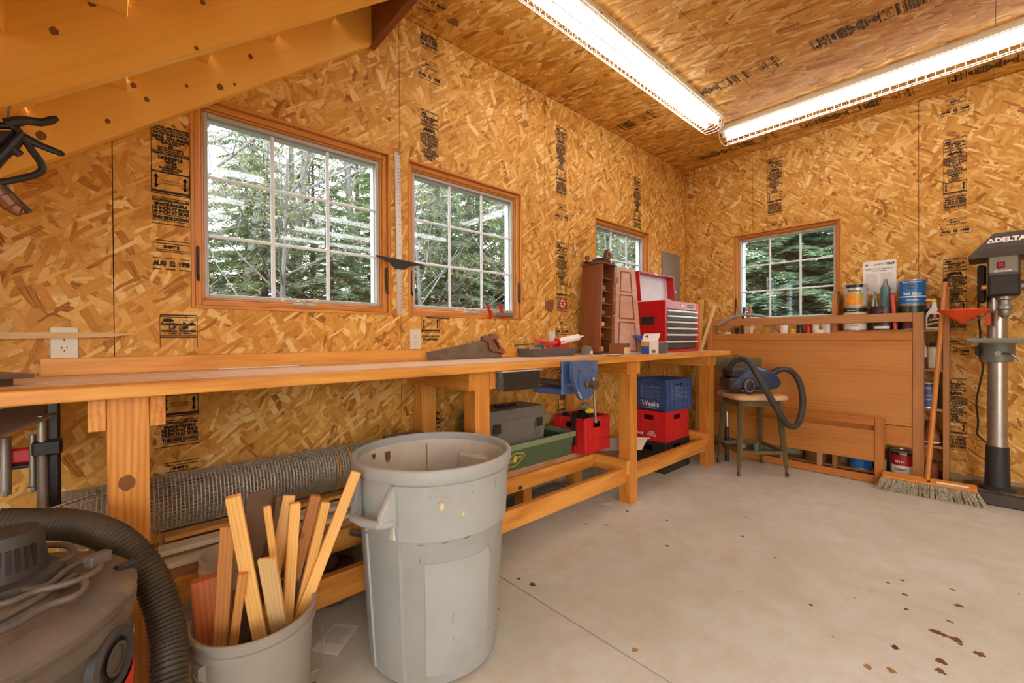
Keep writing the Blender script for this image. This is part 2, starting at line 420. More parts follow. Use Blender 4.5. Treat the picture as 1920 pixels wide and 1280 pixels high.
def leafmat(name, a, b):
    m = NT(name); m.set(.6); oi = m.node('ShaderNodeObjectInfo'); vec = m.coords((1, 1, 1)); f = m.noise(vec, 3.5, 3)
    f = m.math('ADD', f, m.math('MULTIPLY', m.math('SUBTRACT', oi.outputs['Random'], .5), .3))
    m.base(m.ramp(f, [(.3, lin(a)), (.7, lin(b))]))
    tr = m.node('ShaderNodeBsdfTranslucent'); tr.inputs[0].default_value = lin(b); mx = m.node('ShaderNodeMixShader'); mx.inputs[0].default_value = .3
    m.link(m.p.outputs[0], mx.inputs[1]); m.link(tr.outputs[0], mx.inputs[2]); m.link(mx.outputs[0], m.out.inputs[0])
leafmat('needles', (92, 112, 74), (138, 156, 108)); leafmat('needles_dark', (88, 110, 86), (128, 150, 118)); leafmat('needles_brightened', (128, 152, 128), (172, 192, 160)); leafmat('buds', (120, 122, 70), (156, 156, 100))
def emis(name, c, s):
    m = NT(name); m.base(lin(c)); m.p.inputs['Emission Color'].default_value = lin(c); m.p.inputs['Emission Strength'].default_value = s; return m
emis('tube_glow', (250, 250, 255), TUBE_STRENGTH)
_g = NT('glass'); _g.n.remove(_g.p)
_tr = _g.node('ShaderNodeBsdfTransparent'); _gl = _g.node('ShaderNodeBsdfGlossy'); _gl.inputs['Roughness'].default_value = .02
_lw = _g.node('ShaderNodeLayerWeight'); _fc = _g.math('ADD', _g.math('MULTIPLY', _g.math('POWER', _lw.outputs['Facing'], 5), .9), .035); _mx = _g.node('ShaderNodeMixShader')
_tr.inputs[0].default_value = (.93, .96, .95, 1)
_g.link(_fc, _mx.inputs[0]); _g.link(_tr.outputs[0], _mx.inputs[1]); _g.link(_gl.outputs[0], _mx.inputs[2]); _g.link(_mx.outputs[0], _g.out.inputs[0])
# concrete floor
_c = NT('concrete_floor'); _c.set(.55, 0, .4)
_v = _c.coords(rnd=False); _a = _c.noise(_v, .9, 6, .6, .3); _b = _c.noise(_v, 7, 6, .7); _d = _c.noise(_v, 60, 4, .7)
_col = _c.ramp(_a, [(.32, lin((194, 194, 178))), (.52, lin((212, 213, 202))), (.7, lin((222, 224, 217)))])
_col = _c.mix(_c.ramp(_b, [(.42, (0, 0, 0)), (.75, (.55,)*3)]), _col, lin((194, 174, 146)))
_col = _c.mix(_c.ramp(_d, [(.62, (0, 0, 0)), (.8, (.4,)*3)]), _col, lin((150, 130, 106)))
_vo = _c.node('ShaderNodeTexVoronoi'); _vo.inputs['Scale'].default_value = 7; _c.link(_v, _vo.inputs['Vector'])
_sp = _c.math('LESS_THAN', _vo.outputs['Distance'], .035); _col = _c.mix(_c.math('MULTIPLY', _sp, .75), _col, lin((96, 74, 52)))
_c.base(_col); _c.bump(_d, .15, .002)
# ================================================================== the room
W, RX, ZC = 2.2725, 4.7295, 3.046          # window wall (y), far wall (x), ceiling
XL, YB = -3.3, -4.6                        # unseen end walls
WIN_Z0, WIN_Z1 = 1.305, 2.229
WINS = [(.218, 1.138), (1.246, 2.173), (3.048, 3.955)]       # on the window wall, along x
WIN4 = (.843, 1.759)                                         # on the far wall, along y
def cells(u0, u1, z0, z1, holes):
    us = sorted({u0, u1, *[min(max(h[i], u0), u1) for h in holes for i in (0, 1)]})
    zs = sorted({z0, z1, *[min(max(h[i], z0), z1) for h in holes for i in (2, 3)]})
    for a, b in zip(us, us[1:]):
        for c, d in zip(zs, zs[1:]):
            m, n = (a+b)/2, (c+d)/2
            if b-a > 1e-4 and d-c > 1e-4 and not any(h[0] < m < h[1] and h[2] < n < h[3] for h in holes): yield a, b, c, d
def slab(ax, u0, u1, z0, z1, d0, d1, holes=()):
    m = MB()
    for a, b, c, d in cells(u0, u1, z0, z1, holes):
        if ax == 'y': m.box((a, d0, c), (b, d1, d))
        elif ax == 'x': m.box((d0, a, c), (d1, b, d))
        else: m.box((a, c, d0), (b, d, d1))
    return m
hl = [(a, b, WIN_Z0, WIN_Z1) for a, b in WINS]; hr = [(*WIN4, WIN_Z0, WIN_Z1)]
# floor: two slabs with the sawn control joint between them
fl = MB(); JX = 1.362
fl.box((XL-.2, YB-.2, -.12), (JX-.003, W+.2, 0)); fl.box((JX+.003, YB-.2, -.12), (RX+.2, W+.2, 0)); fl.box((JX-.003, YB-.2, -.12), (JX+.003, W+.2, -.012))
floor = fl.build('floor', 'concrete_floor', smooth=0); floor['kind'] = 'structure'
wall_left = slab('y', XL, RX+.15, 0, ZC, W+.0115, W+.14, hl).build('wall_left', 'dark_gap', smooth=0); wall_left['kind'] = 'structure'
wall_right = slab('x', YB, W+.0115, 0, ZC, RX+.0115, RX+.14, hr).build('wall_right', 'dark_gap', smooth=0); wall_right['kind'] = 'structure'
CURB = .115
for i, (a, b) in enumerate([(XL, -2.464), (-2.464, -1.244), (-1.244, -.024), (-.024, 1.196), (1.196, 2.416), (2.416, 3.636), (3.636, RX)]):
    slab('y', a+.0015, b-.0015, CURB, ZC-.002, W, W+.011, hl).build('osb_panel', 'osb_wall_x', wall_left, smooth=0)
for a, b in [(YB, -3.314), (-3.314, -2.094), (-2.094, -.874), (-.874, .346), (.346, 1.566), (1.566, W)]:
    slab('x', a+.0015, b-.0015, CURB, ZC-.002, RX, RX+.011, hr).build('osb_panel', 'osb_wall_y', wall_right, smooth=0)
MB().box((XL, W-.02, 0), (RX, W+.01, CURB-.002)).build('concrete_curb', 'curb_concrete', wall_left, smooth=0)
MB().box((RX-.02, YB, 0), (RX+.01, W-.02, CURB-.002)).build('concrete_curb', 'curb_concrete', wall_right, smooth=0)
wall_end = slab('x', YB, W+.14, 0, ZC, XL-.12, XL, [(-4.2, -1.7, 0, 2.6)]).build('wall_end', 'osb_wall_y', smooth=0); wall_end['kind'] = 'structure'  # unseen doorway hole, added to let daylight in behind the viewer
wall_back = slab('y', XL, RX+.14, 0, ZC, YB-.12, YB, [(-3.1, -.8, 0, 2.6)]).build('wall_back', 'osb_wall_x', smooth=0); wall_back['kind'] = 'structure'  # second unseen hole, sized and placed for the daylight it lets in
ST_Y0, HDR = 1.22, 1.012                   # stair opening
ceiling = slab('z', XL, RX+.14, YB, W+.14, ZC+.012, ZC+.15, [(XL, HDR, ST_Y0, W+.2)]).build('ceiling', 'dark_gap', smooth=0); ceiling['kind'] = 'structure'
def cpan(x0, x1, y0, y1): slab('z', x0+.0012, x1-.0012, y0+.0012, y1-.0012, ZC, ZC+.011).build('osb_panel', 'osb_ceiling', ceiling, smooth=0)
for x0, x1, ys in [(3.535, RX, (YB, -2.49, -.05, W)), (2.315, 3.535, (YB, -3.71, -1.27, 1.17, W)), (HDR+.038, 2.315, (YB, -2.49, -.05, W))]:
    for a, b in zip(ys, ys[1:]): cpan(x0, x1, a, b)
for a, b in [(YB, -3.71), (-3.71, -1.27), (-1.27, ST_Y0)]: cpan(XL, -1.4, a, b); cpan(-1.4, -.2, a, b); cpan(-.2, HDR+.038, a, b)
# stains and the knots pressed into the boards
def blot(parent, name, c, r, mat, n, axis, k=.35, sq=1):
    m = MB(); pts = []
    R2 = random.Random(int(c[0]*1000)+int(c[1]*777))
    rr = [r*(1+k*(R2.random()-.5)*2) for _ in range(n)]
    ux, uy, uz = {'z': (V(1,0,0), V(0,1,0), V(0,0,1)), 'y': (V(1,0,0), V(0,0,1), V(0,-1,0)), 'x': (V(0,1,0), V(0,0,1), V(-1,0,0))}[axis]
    return m.prism([(rr[i]*sq*math.cos(2*math.pi*i/n), rr[i]*math.sin(2*math.pi*i/n)) for i in range(n)], Vector(c)-uz*.0004, ux, uy, uz, .001).build(name, mat, parent, smooth=0)
for px, py, r, mt in [(1755, 1184, .017, 'stain'), (1772, 1191, .012, 'stain'), (1791, 1198, .017, 'stain'), (1837, 1226, .016, 'stain'), (1765, 1239, .017, 'stain'), (1762, 1257, .014, 'stain'), (1797, 1135, .015, 'stain'), (1697, 1115, .011, 'stain'),
        (1678, 1213, .012, 'stain_dark'), (1627, 1250, .013, 'stain_rust'), (1671, 1256, .013, 'stain_rust'), (1190, 1218, .012, 'stain_rust'), (1251, 1023, .010, 'stain_dark'), (999, 1096, .014, 'stain_dark'), (973, 1085, .009, 'stain_dark'), (1392, 1005, .009, 'stain_dark'), (1454, 1045, .007, 'stain_dark'),
        (1176, 958, .010, 'stain_dark'), (1137, 984, .008, 'stain_dark'), (1099, 982, .008, 'stain_dark'), (1250, 975, .008, 'stain_dark'), (1521, 1134, .008, 'stain_dark'), (1592, 904, .009, 'stain_dark'), (1692, 1088, .009, 'stain'), (1664, 1092, .008, 'stain'), (1781, 1165, .009, 'stain'), (1700, 1142, .008, 'stain_dark'), (1800, 1207, .007, 'stain'), (1786, 1105, .009, 'stain')]:
    blot(floor, 'floor_stain', tuple(at(px, py, 'z', 0)), r, mt, 14, 'z')
blot(wall_left, 'wood_knot', tuple(at(1031, 573, 'y', W)), .05, 'knot_flake', 14, 'y', .25)
blot(ceiling, 'wood_knot', tuple(at(850, 40, 'z', ZC-.0012)), .025, 'knot_flake', 10, 'z', .4, 1.6)
# ------------------------------------------------------------------ printed grade stamps on the sheets
STAMP = [(-.114, 'bar', .0035), (-.106, 'bar', .002), (-.092, 'logo', 0), (-.077, 'Louisiana-Pacific', .0125), (-.0615, 'L-P  OSB', .0125), (-.048, 'NOMINAL  THICKNESS', .008), (-.038, '11.0MM  7/16 INCH', .0065),
    (-.028, 'bar', .002), (-.022, 'bar', .003), (0, 'APA', .025), (.024, 'THE ENGINEERED', .0075), (.035, 'WOOD ASSOCIATION', .009), (.045, 'bar', .003), (.051, 'bar', .002),
    (.060, 'RATED SHEATHING', .009), (.075, '24/16  7/16 INCH', .013), (.088, 'SIZED FOR SPACING', .0075), (.098, 'EXPOSURE 1', .008), (.108, '- 368 -', .0085), (.118, 'PS 2-92 SHEATHING', .007), (.127, 'PRP-108 HUD-UM-40', .007),
    (.135, 'bar', .0025), (.143, 'CONSTRUCTION SHEATHING', .008), (.159, '1R24/2F16', .014), (.176, 'W24', .013), (.190, 'CSA 0325', .0075), (.200, 'EXTERIOR TYPE', .0075), (.210, 'PANEL MARK', .0065), (.219, 'bar', .004),
    (.258, 'arrows', 0), (.298, 'bar', .006), (.307, 'bar', .0025), (.325, 'bar', .0022), (.335, 'ROOFS/WALLS/FLOORS', .009), (.351, 'SPACE PANELS', .0115), (.367, '1/8 INCH AT ENDS', .0115), (.382, '1/8 INCH AT SIDES', .0115), (.393, 'bar', .0022),
    (.406, 'THIS SIDE DOWN', .013), (.418, 'bar', .0022), (.432, 'bar', .0022), (.500, 'bar2', .0022), (.512, 'bar2', .0022), (.525, 'SHIFT 2', .011), (.538, 'bar2', .0022), (.545, 'bar2', .002), (.573, 'dates', .002), (.595, 'AUG  12  1998', .021), (.618, 'dates', .003)]
def stamp(parent, o, ux, uy, ranges, tops, lim=.08):
    """o: point on the sheet at 0 of the run; uy points up the print; tops: where each APA sits along uy; ranges: bare stretches of the sheet"""
    m = MB(); o, ux, uy = Vector(o), Vector(ux), Vector(uy); up = ux.cross(uy); o = o+up*.0007
    hw = .062
    def quad(x0, x1, y, h):
        h = h*1.6
        m.add([o+ux*x0+uy*(y-h/2), o+ux*x1+uy*(y-h/2), o+ux*x1+uy*(y+h/2), o+ux*x0+uy*(y+h/2)], [(0, 1, 2, 3)])
    for T in tops:
        for d, s, h in STAMP:
            y = T-d; mg = .03 if s == 'arrows' else max(h, .012)*.6
            if not any(a+mg < y < b-mg for a, b in ranges): continue
            if s == 'bar': quad(-hw, hw, y, h)
            elif s == 'bar2': quad(-hw+.012, hw, y, h)
            elif s == 'dates':
                for a, b in ((-.078, -.034), (-.02, .012), (.026, .076)): quad(max(a, -lim), min(b, lim), y, h)
            elif s == 'logo':
                m.add([o+ux*(-.036+.019*math.cos(t*math.pi/8))+uy*(y+.0085*math.sin(t*math.pi/8)) for t in range(16)], [tuple(range(16))])
                m.text('MILL 15', o+ux*.03+uy*y, ux, uy, .007)
            elif s == 'arrows':
                for sx in (-1, 1):
                    X = sx*.047; quad(X-.0035, X+.0035, y, .034)
                    for sy in (-1, 1): m.add([o+ux*(X-.009)+uy*(y+sy*.014), o+ux*(X+.009)+uy*(y+sy*.014), o+ux*X+uy*(y+sy*.028)], [(0, 1, 2)])
                for q in (-1, 1): quad(q*hw-.0015, q*hw+.0015, y, .066)
                m.text('STRENGTH AXIS', o+uy*(y+.005), ux, uy, .0065, .062, .02); m.text('THIS DIRECTION', o+uy*(y-.006), ux, uy, .0065, .062, .02)
            elif s == 'APA': m.text(s, o+uy*y, ux, uy, h, .092, .11, .35)
            elif s.startswith('AUG'): m.text(s, o+uy*y, ux, uy, h*1.1, min(.155, 2*lim), .085)
            else: m.text(s, o+uy*y, ux, uy, h*1.25, None, .09, 0, None, .121)
        for a, b in ((.114, -.045), (-.051, -.218)):
            for q in (-1, 1):
                for g in range(5):
                    y0 = T+b+(a-b)*g/5; y1 = T+b+(a-b)*(g+.72)/5
                    if any(r0 < y0 and y1 < r1 for r0, r1 in ranges): quad(q*hw-.001, q*hw+.001, (y0+y1)/2, y1-y0)
    ob = m.build('grade_stamp', 'stamp_ink', parent, smooth=0)
    return ob
UP = (0, 0, 1); P = .921
stamp(wall_left, (.154, W, 0), (1, 0, 0), UP, [(1.31, 2.06)], [2.08, 2.08-P], lim=.061)
stamp(wall_left, (.176, W, 0), (1, 0, 0), UP, [(.2, 1.02), (1.145, 1.3)], [2.08, 2.08-P, 2.08-2*P])
stamp(wall_left, (1.395, W, 0), (1, 0, 0), UP, [(.2, 1.02), (1.145, 1.295), (2.245, 3.03)], [2.439+P, 2.439, 2.439-P, 2.439-2*P])
stamp(wall_left, (2.61, W, 0), (1, 0, 0), UP, [(.2, 1.02), (1.13, 3.03)], [2.74, 2.74-P, 2.74-2*P])
stamp(wall_left, (3.73, W, 0), (1, 0, 0), UP, [(1.1, 1.295), (2.245, 3.03)], [2.62, 2.62-P])
stamp(wall_right, (RX, 1.37, 0), (0, -1, 0), UP, [(2.245, 3.03)], [2.80, 2.80-P])
stamp(wall_right, (RX, .145, 0), (0, -1, 0), UP, [(.2, 3.03)], [2.569+P, 2.569, 2.569-P, 2.569-2*P])
stamp(ceiling, (3.31, 0, ZC), (-1, 0, 0), (0, 1, 0), [(-1.2, 1.16), (1.18, 2.25)], [1.55+P, 1.55, 1.55-P, 1.55-2*P])
stamp(ceiling, (4.50, 0, ZC), (-1, 0, 0), (0, 1, 0), [(-1.2, 2.25)], [1.9, 1.9-P, 1.9-2*P])
stamp(ceiling, (1.30, 0, ZC), (-1, 0, 0), (0, 1, 0), [(.2, 2.24)], [2.66, 2.66-P])
# small red mark on the third column
c3 = at(1055, 569, 'y', W-.0012)
MB().prism([(-.034, -.04), (.034, -.04), (.034, .04), (-.034, .04)], c3, (1, 0, 0), (0, 0, 1), (0, 1, 0), .001).build('red_mark', 'stamp_red', wall_left, smooth=0)
mk = MB()
for t in range(8): mk.prism([(.024*math.cos(t*math.pi/4)+.007*math.cos(q*math.pi/3), .026*math.sin(t*math.pi/4)+.007*math.sin(q*math.pi/3)) for q in range(6)], c3-V(0, .0006, 0), (1, 0, 0), (0, 0, 1), (0, 1, 0), .0005)
mk.build('red_mark', 'white_print', wall_left, smooth=0)
# ------------------------------------------------------------------ windows
def window(name, loc, rz, w, latch=True):
    r = structure(name, loc); r.rotation_euler = (0, 0, rz); h = WIN_Z1-WIN_Z0
    def ring(nm, a, t, y0, y1, mat, b=.002):
        for lo, hi in (((a, y0, a), (a+t, y1, h-a)), ((w-a-t, y0, a), (w-a, y1, h-a)), ((a+t, y0, a), (w-a-t, y1, a+t)), ((a+t, y0, h-a-t), (w-a-t, y1, h-a))):
            L = [hi[i]-lo[i] for i in range(3)]
            if L[2] > L[0]: # upright: turn local X along z so that the grain runs up
                M = Matrix(((0, 0, -1, hi[0]), (0, 1, 0, lo[1]), (1, 0, 0, lo[2]), (0, 0, 0, 1)))
                MB().bev((0, 0, 0), (L[2], L[1], L[0]), b).build(nm, mat, r, 0, M)
            else: MB().bev((0, 0, 0), L, b).build(nm, mat, r, 0, Matrix.Translation(lo))
    ring('jamb', .0006, .013, -.004, .125, 'window_wood')
    ring('frame', .0136, .026, .018, .12, 'window_wood', .004)
    ring('stop', .0396, .010, .030, .12, 'window_wood', .003)
    ring('sash', .0496, .019, .042, .066, 'sash_grey', .003)
    ring('sash_edge', .060, .012, .072, .115, 'muntin_white', .002)
    MB().box((.052, .068, .052), (w-.052, .071, h-.052)).build('pane', 'glass', r, 0)
    g0, g1 = .0686, w-.0686; k0, k1 = .0686, h-.0686
    for i in (1, 2):
        x = g0+(g1-g0)*i/3; z = k0+(k1-k0)*i/3
        MB().bev((x-.009, .055, k0), (x+.009, .0675, k1), .004).build('muntin', 'muntin_white', r, 0)
        MB().bev((g0, .056, z-.008), (g1, .0672, z+.008), .004).build('muntin', 'muntin_white', r, 0)
    if latch:
        for x in (.026, w-.026):
            MB().bev((x-.005, .006, .13), (x+.005, .018, .27), .003).cyl((x, .006, .14), (x, -.004, .12), .006, .004, 8).build('latch', 'black_metal', r, 0)
        c = MB().bev((w/2-.055, .012, .030), (w/2+.055, .043, .046), .004); c.cyl((w/2, .02, .04), (w/2-.004, .004, .062), .011, .009, 12); c.cyl((w/2-.004, .004, .062), (w/2+.05, -.006, .05), .006, .005, 8)
        cr = c.build('crank', 'sash_grey', r); MB().cyl((w/2+.05, -.006, .05), (w/2+.05, -.014, .066), .008, .006, 10).build('crank_knob', 'cream_plastic', cr)
        MB().box((w/2-.1, .0412, .0535), (w/2-.02, .042, .0635)).build('sticker', 'white_print', r, 0)
        MB().text('ANDERSEN', (w/2-.06, .0408, .0585), (1, 0, 0), (0, 0, 1), .006, .06, .03).build('sticker_lettering', 'ink', r, 0)
    return r
for i, (a, b) in enumerate(WINS): window('window_%d' % (i+1), (a, W, WIN_Z0), 0, b-a)
window('window_4', (RX, WIN4[1], WIN_Z0), -math.pi/2, WIN4[1]-WIN4[0])
# ------------------------------------------------------------------ stairs overhead
st = thing('staircase', (HDR, 1.745, 0), 'open wooden staircase rising overhead along the window wall', 'staircase')
so = V(HDR, 1.745, 0)
run, rise, x0, z0 = .26, .211, .28, 2.35
def bot(x): return 1.961+.798*x
K0, K1 = -10, 2
for y in (1.242, 1.746, 2.251):
    # local X runs up the slope so the grain follows the board
    sl = math.atan(.798); M = Matrix.Translation(V(0, y, bot(0))-so) @ Matrix.Rotation(-sl, 4, 'Y'); Mi = Matrix.Rotation(sl, 4, 'Y')
    def notch(x): return z0+rise/run*(x-x0)
    xs_ = [-2.45]+[x0+run*k for k in range(K0, K1+1)]+[HDR]; ring = []
    m = MB(); P2 = [(x, bot(x)) for x in xs_]+[(HDR, z0+rise*(K1+1))]
    top = [(x0+run*K1, z0+rise*(K1+1))]
    for k in range(K1, K0-1, -1): top += [(x0+run*k, z0+rise*k), (x0+run*(k-1), z0+rise*k)]
    # one skin per side: strips between the under edge and the stepped upper edge
    cols = []
    for k in range(K0, K1+1): cols.append((x0+run*(k-1), x0+run*k, z0+rise*k))
    cols.append((x0+run*K1, HDR, z0+rise*(K1+1)))
    vs, fs = [], []
    def vert(x, z, s): vs.append(Mi @ V(x, s*.019, z-bot(0))); return len(vs)-1
    for xa, xb_, zt_ in cols:
        q = {}
        for s in (-1, 1): q[s] = [vert(xa, max(.002, bot(xa)), s), vert(xb_, bot(xb_), s), vert(xb_, zt_, s), vert(xa, zt_, s)]
        fs += [tuple(q[-1]), tuple(q[1][::-1]), (q[-1][0], q[1][0], q[1][1], q[-1][1]), (q[-1][3], q[-1][2], q[1][2], q[1][3]), (q[-1][1], q[1][1], q[1][2], q[-1][2]), (q[-1][0], q[-1][3], q[1][3], q[1][0])]
    m.add(vs, fs).build('stringer', 'stair_wood', st, 0, M)
for k in range(K0, K1+2):
    xb = x0+run*k; zt = z0+rise*k; xe = min(xb, HDR-.001)
    if k > -6:
        beam('tread', (xe-(run if k <= K1 else HDR-x0-run*K1)/2-.001, 1.225, zt+.0195), (xe-(run if k <= K1 else HDR-x0-run*K1)/2-.001, 2.269, zt+.0195), (run+.0) if k <= K1 else HDR-x0-run*K1, .037, 'stair_wood', st, off=so)
        if k <= K1: beam('riser', (xb+.0095, 1.225, zt+.04+(rise-.042)/2), (xb+.0095, 2.269, zt+.04+(rise-.042)/2), .018, rise-.044, 'stair_wood', st, off=so)
beam('header_board', (HDR+.019, 1.2, 2.907), (HDR+.019, W-.002, 2.907), .036, .276, 'cabinet_wood', st, off=so)
for px, py, yy, r in ((101, 58, 1.727, .010), (172, 5, 1.727, .010), (380, 4, 1.727, .008), (368, 90, 1.727, .006), (250, 160, 2.232, .010), (275, 186, 2.232, .009), (202, 227, 2.232, .008), (77, 254, 2.232, .014), (413, 163, 2.232, .012), (470, 106, 2.232, .010), (440, 158, 2.232, .006), (350, 161, 2.232, .006)):
    q = at(px, py, 'y', yy-.0006)-so; MB().prism([(r*math.cos(t*math.pi/7), r*1.15*math.sin(t*math.pi/7)*(1+.2*math.sin(t*2.1))) for t in range(14)], q, (1, 0, 0), (0, 0, 1), (0, 1, 0), .001).build('knot', 'knot_flake', st, 0)
# ------------------------------------------------------------------ strip lights with wire guards
def strip_light(loc, rz, label):
    r = thing('strip_light', loc, label, 'light', rz, 'caged fluorescent strip lights'); L = 2.44
    h = MB(); pr = [(-.078, 0), (-.078, -.05), (-.030, -.056), (.030, -.056), (.078, -.05), (.078, 0)]
    h.prism(pr, (0, 0, -.001), (0, 1, 0), (0, 0, 1), (1, 0, 0), L); h.build('housing', 'fixture_white', r, 0)
    for s in (-1, 1):
        y = s*.046; t = MB().cyl((.05, y, -.074), (L-.05, y, -.074), .0175, n=14).build('tube', 'tube_glow', r)
        for x in (.03, L-.03): MB().bev((x-.018, y-.016, -.096), (x+.018, y+.016, -.05), .006).build('lamp_holder', 'white_paint', r, 0)
    for x in (.16, .75, 1.5, 2.28): MB().cyl((x, -.0785, -.02), (x, -.083, -.02), .008, n=8).build('clip', 'dull_steel', r)
    g = MB(); arc = [(-.085, -.002), (-.098, -.05), (-.088, -.105), (-.05, -.135), (.05, -.135), (.088, -.105), (.098, -.05), (.085, -.002)]
    n = 52
    for i in range(n+1): g.tube([(i*L/n, y, z) for y, z in arc], .0016, 4)
    for y, z in arc: g.tube([(0, y, z), (L, y, z)], .0022, 4)
    for i in range(n): g.tube([(i*L/n, -.05, -.135), ((i+.5)*L/n, -.088, -.105), ((i+1)*L/n, -.05, -.135)], .0012, 4)
    g.build('wire_guard', 'guard_wire', r, 0)
    return r
f1 = strip_light((1.292, 1.549, ZC), 0, 'caged white strip light running along the window wall side of the ceiling')
f2 = dup(f1, (4.03, -.862, ZC), math.pi/2, 'caged white strip light running along the far wall beside the corner window')
dup(f1, (-1.2, -1.9, ZC), 0, 'added unseen strip light in the middle of the room behind the viewer'); dup(f1, (2.0, -1.9, ZC), 0, 'added unseen strip light over the middle of the room near the far wall')  # fixtures from here on are added out of view to brighten the room
dup(f1, (-1.2, -.8, ZC), 0, 'added unseen strip light over the near side of the room behind the viewer'); dup(f1, (-1.2, -2.8, ZC), 0, 'added unseen strip light between the two rows behind the viewer'); dup(f1, (2.0, -2.8, ZC), 0, 'added unseen strip light between the two rows near the far wall')
dup(f1, (-1.2, -3.6, ZC), 0, 'added unseen strip light by the rear opening away from the far wall'); dup(f1, (2.0, -3.6, ZC), 0, 'added unseen strip light by the rear opening near the far wall')
# ================================================================== the long workbench
BT, BY = 1.042, 1.621                     # top height, front edge
bo = V(1.7, 1.95, 0)
wb_ = thing('workbench', bo, 'long orange-stained wooden workbench fixed along the window wall', 'workbench')
ys = [BY+.02, BY+.156, BY+.292, BY+.428, BY+.56]
for i, y in enumerate(ys):
    w = .132 if i < 4 else .124
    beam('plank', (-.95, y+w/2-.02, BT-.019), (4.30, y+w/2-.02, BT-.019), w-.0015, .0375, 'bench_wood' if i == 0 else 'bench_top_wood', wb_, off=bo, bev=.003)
beam('back_board', (-.216, W-.0205, BT+.032), (2.055, W-.0205, BT+.032), .037, .064, 'bench_wood', wb_, off=bo)
LX = [-.035, 1.268, 2.627, 3.928]; PW = .092
for k, x in enumerate(LX):
    for y in ((1.664, 2.165) if k else (1.664,)):
        beam('leg', (x+PW/2, y+PW/2, 0.0), (x+PW/2, y+PW/2, BT-.039), PW, PW, 'bench_wood', wb_, up=(0, 1, 0), off=bo)
    zc_ = BT-.039-.0455
    for xx in (x-.0195, x+PW+.0195):
        beam('cross_beam', (xx, 1.66, zc_), (xx, W-.004, zc_), .037, .089, 'bench_wood', wb_, off=bo)
    if k: beam('stretcher', (x-.0195, 1.666, .262), (x-.0195, W-.004, .262), .037, .098, 'bench_wood', wb_, off=bo)
    else: beam('stretcher', (x+PW+.0195, 1.70, .262), (x+PW+.0195, W-.004, .262), .037, .098, 'bench_wood', wb_, off=bo)
for a, b in zip(LX, LX[1:]): beam('rail', (a+PW+.0+(.0 if a > 0 else 0), 1.716, .196), (b, 1.716, .196), .037, .108, 'bench_wood', wb_, off=bo)
# shelf of loose planks on the stretchers
beam('shelf_plank', (.07, 2.03, .3305), (2.66, 2.03, .3305), .14, .0365, 'shelf_plank', wb_, off=bo); beam('shelf_plank', (.07, 2.18, .3305), (2.66, 2.18, .3305), .14, .0365, 'shelf_plank', wb_, off=bo)
beam('shelf_bearer', (.08, 1.962, .264), (2.58, 1.962, .264), .036, .094, 'bench_wood', wb_, off=bo)
beam('shelf_post', (1.93, 2.02, .0), (1.93, 2.02, .31), .08, .08, 'bench_wood', wb_, up=(0, 1, 0), off=bo)
SH = .349                                   # shelf surface
# shims under the third leg
blk = MB().bev((2.61, 1.647, .0), (2.735, 1.77, .004), .001); blk.build('leg_pad', 'pale_wood', wb_, 0, Matrix.Translation(-bo))
for o in wb_.children:                      # legs 3 stands on the pad
    pass
kq = at(238, 905, 'y', 1.6635); MB().prism([(.019*math.cos(t*math.pi/8), .023*math.sin(t*math.pi/8)*(1+.15*math.sin(t*2.3))) for t in range(16)], kq-bo, (1, 0, 0), (0, 0, 1), (0, 1, 0), .001).build('knot', 'knot_flake', wb_, 0)
# metal drawer hung below the top
dr = thing('metal_drawer', (1.52, 1.63, .9), 'dark grey metal drawer box hung under the bench top', 'drawer')
d = V(1.52, 1.63, .9)
MB().bev((1.412-d.x, 1.622-d.y, .905-d.z), (1.672-d.x, 2.0-d.y, .994-d.z), .003).build('box', 'tote_grey', dr, 0)
MB().bev((1.40-d.x, 1.616-d.y, .9955-d.z), (1.70-d.x, 2.0-d.y, 1.0025-d.z), .002).build('mounting_plate', 'aluminium', dr, 0)
MB().bev((1.408-d.x, 1.6175-d.y, .9-d.z), (1.676-d.x, 1.6215-d.y, .992-d.z), .0015).build('front', 'black_plastic', dr, 0)
for x in (1.40, 1.69): MB().cyl((x-d.x, 1.63-d.y, .975-d.z), (x-d.x, 1.63-d.y, .993-d.z), .004, n=8).build('bolt', 'steel', dr)
# ------------------------------------------------------------------ blue woodworking vise
vo_ = V(1.96, 1.56, .72); vi = thing('bench_vise', vo_, 'blue cast iron woodworking vise on the bench front with a long steel handle', 'vise')
def vm(): return MB()
m = vm(); jw = .115; pts = [(-jw, 1.037), (jw, 1.037), (jw, .945), (.085, .885), (.055, .835), (.03, .815), (-.03, .815), (-.055, .835), (-.085, .885), (-jw, .945)]
m.prism([(a, b-vo_.z) for a, b in pts], (0, -.03, 0), (1, 0, 0), (0, 0, 1), (0, 1, 0), .024); m.build('front_jaw', 'vise_blue', vi, 25)
m = vm(); m.prism([(.075*math.cos(t*math.pi/12), .075*math.sin(t*math.pi/12)) for t in range(24)], (0, -.038, .925-vo_.z), (1, 0, 0), (0, 0, 1), (0, 1, 0), .008)
m.build('boss', 'vise_blue', vi)
m = vm(); m.bev((-jw, .046, .87-vo_.z), (jw, .0605, 1.037-vo_.z), .004); m.bev((-.1, .0605, .84-vo_.z), (.1, .3, .875-vo_.z), .006); m.build('rear_jaw', 'vise_blue', vi, 30)
for x in (-.06, .06): m = vm().cyl((x, -.006, .9-vo_.z), (x, .35, .9-vo_.z), .012, n=14).build('guide_rod', 'dull_steel', vi)
vm().cyl((0, -.07, .905-vo_.z), (0, .36, .905-vo_.z), .014, n=16).build('screw', 'dull_steel', vi)
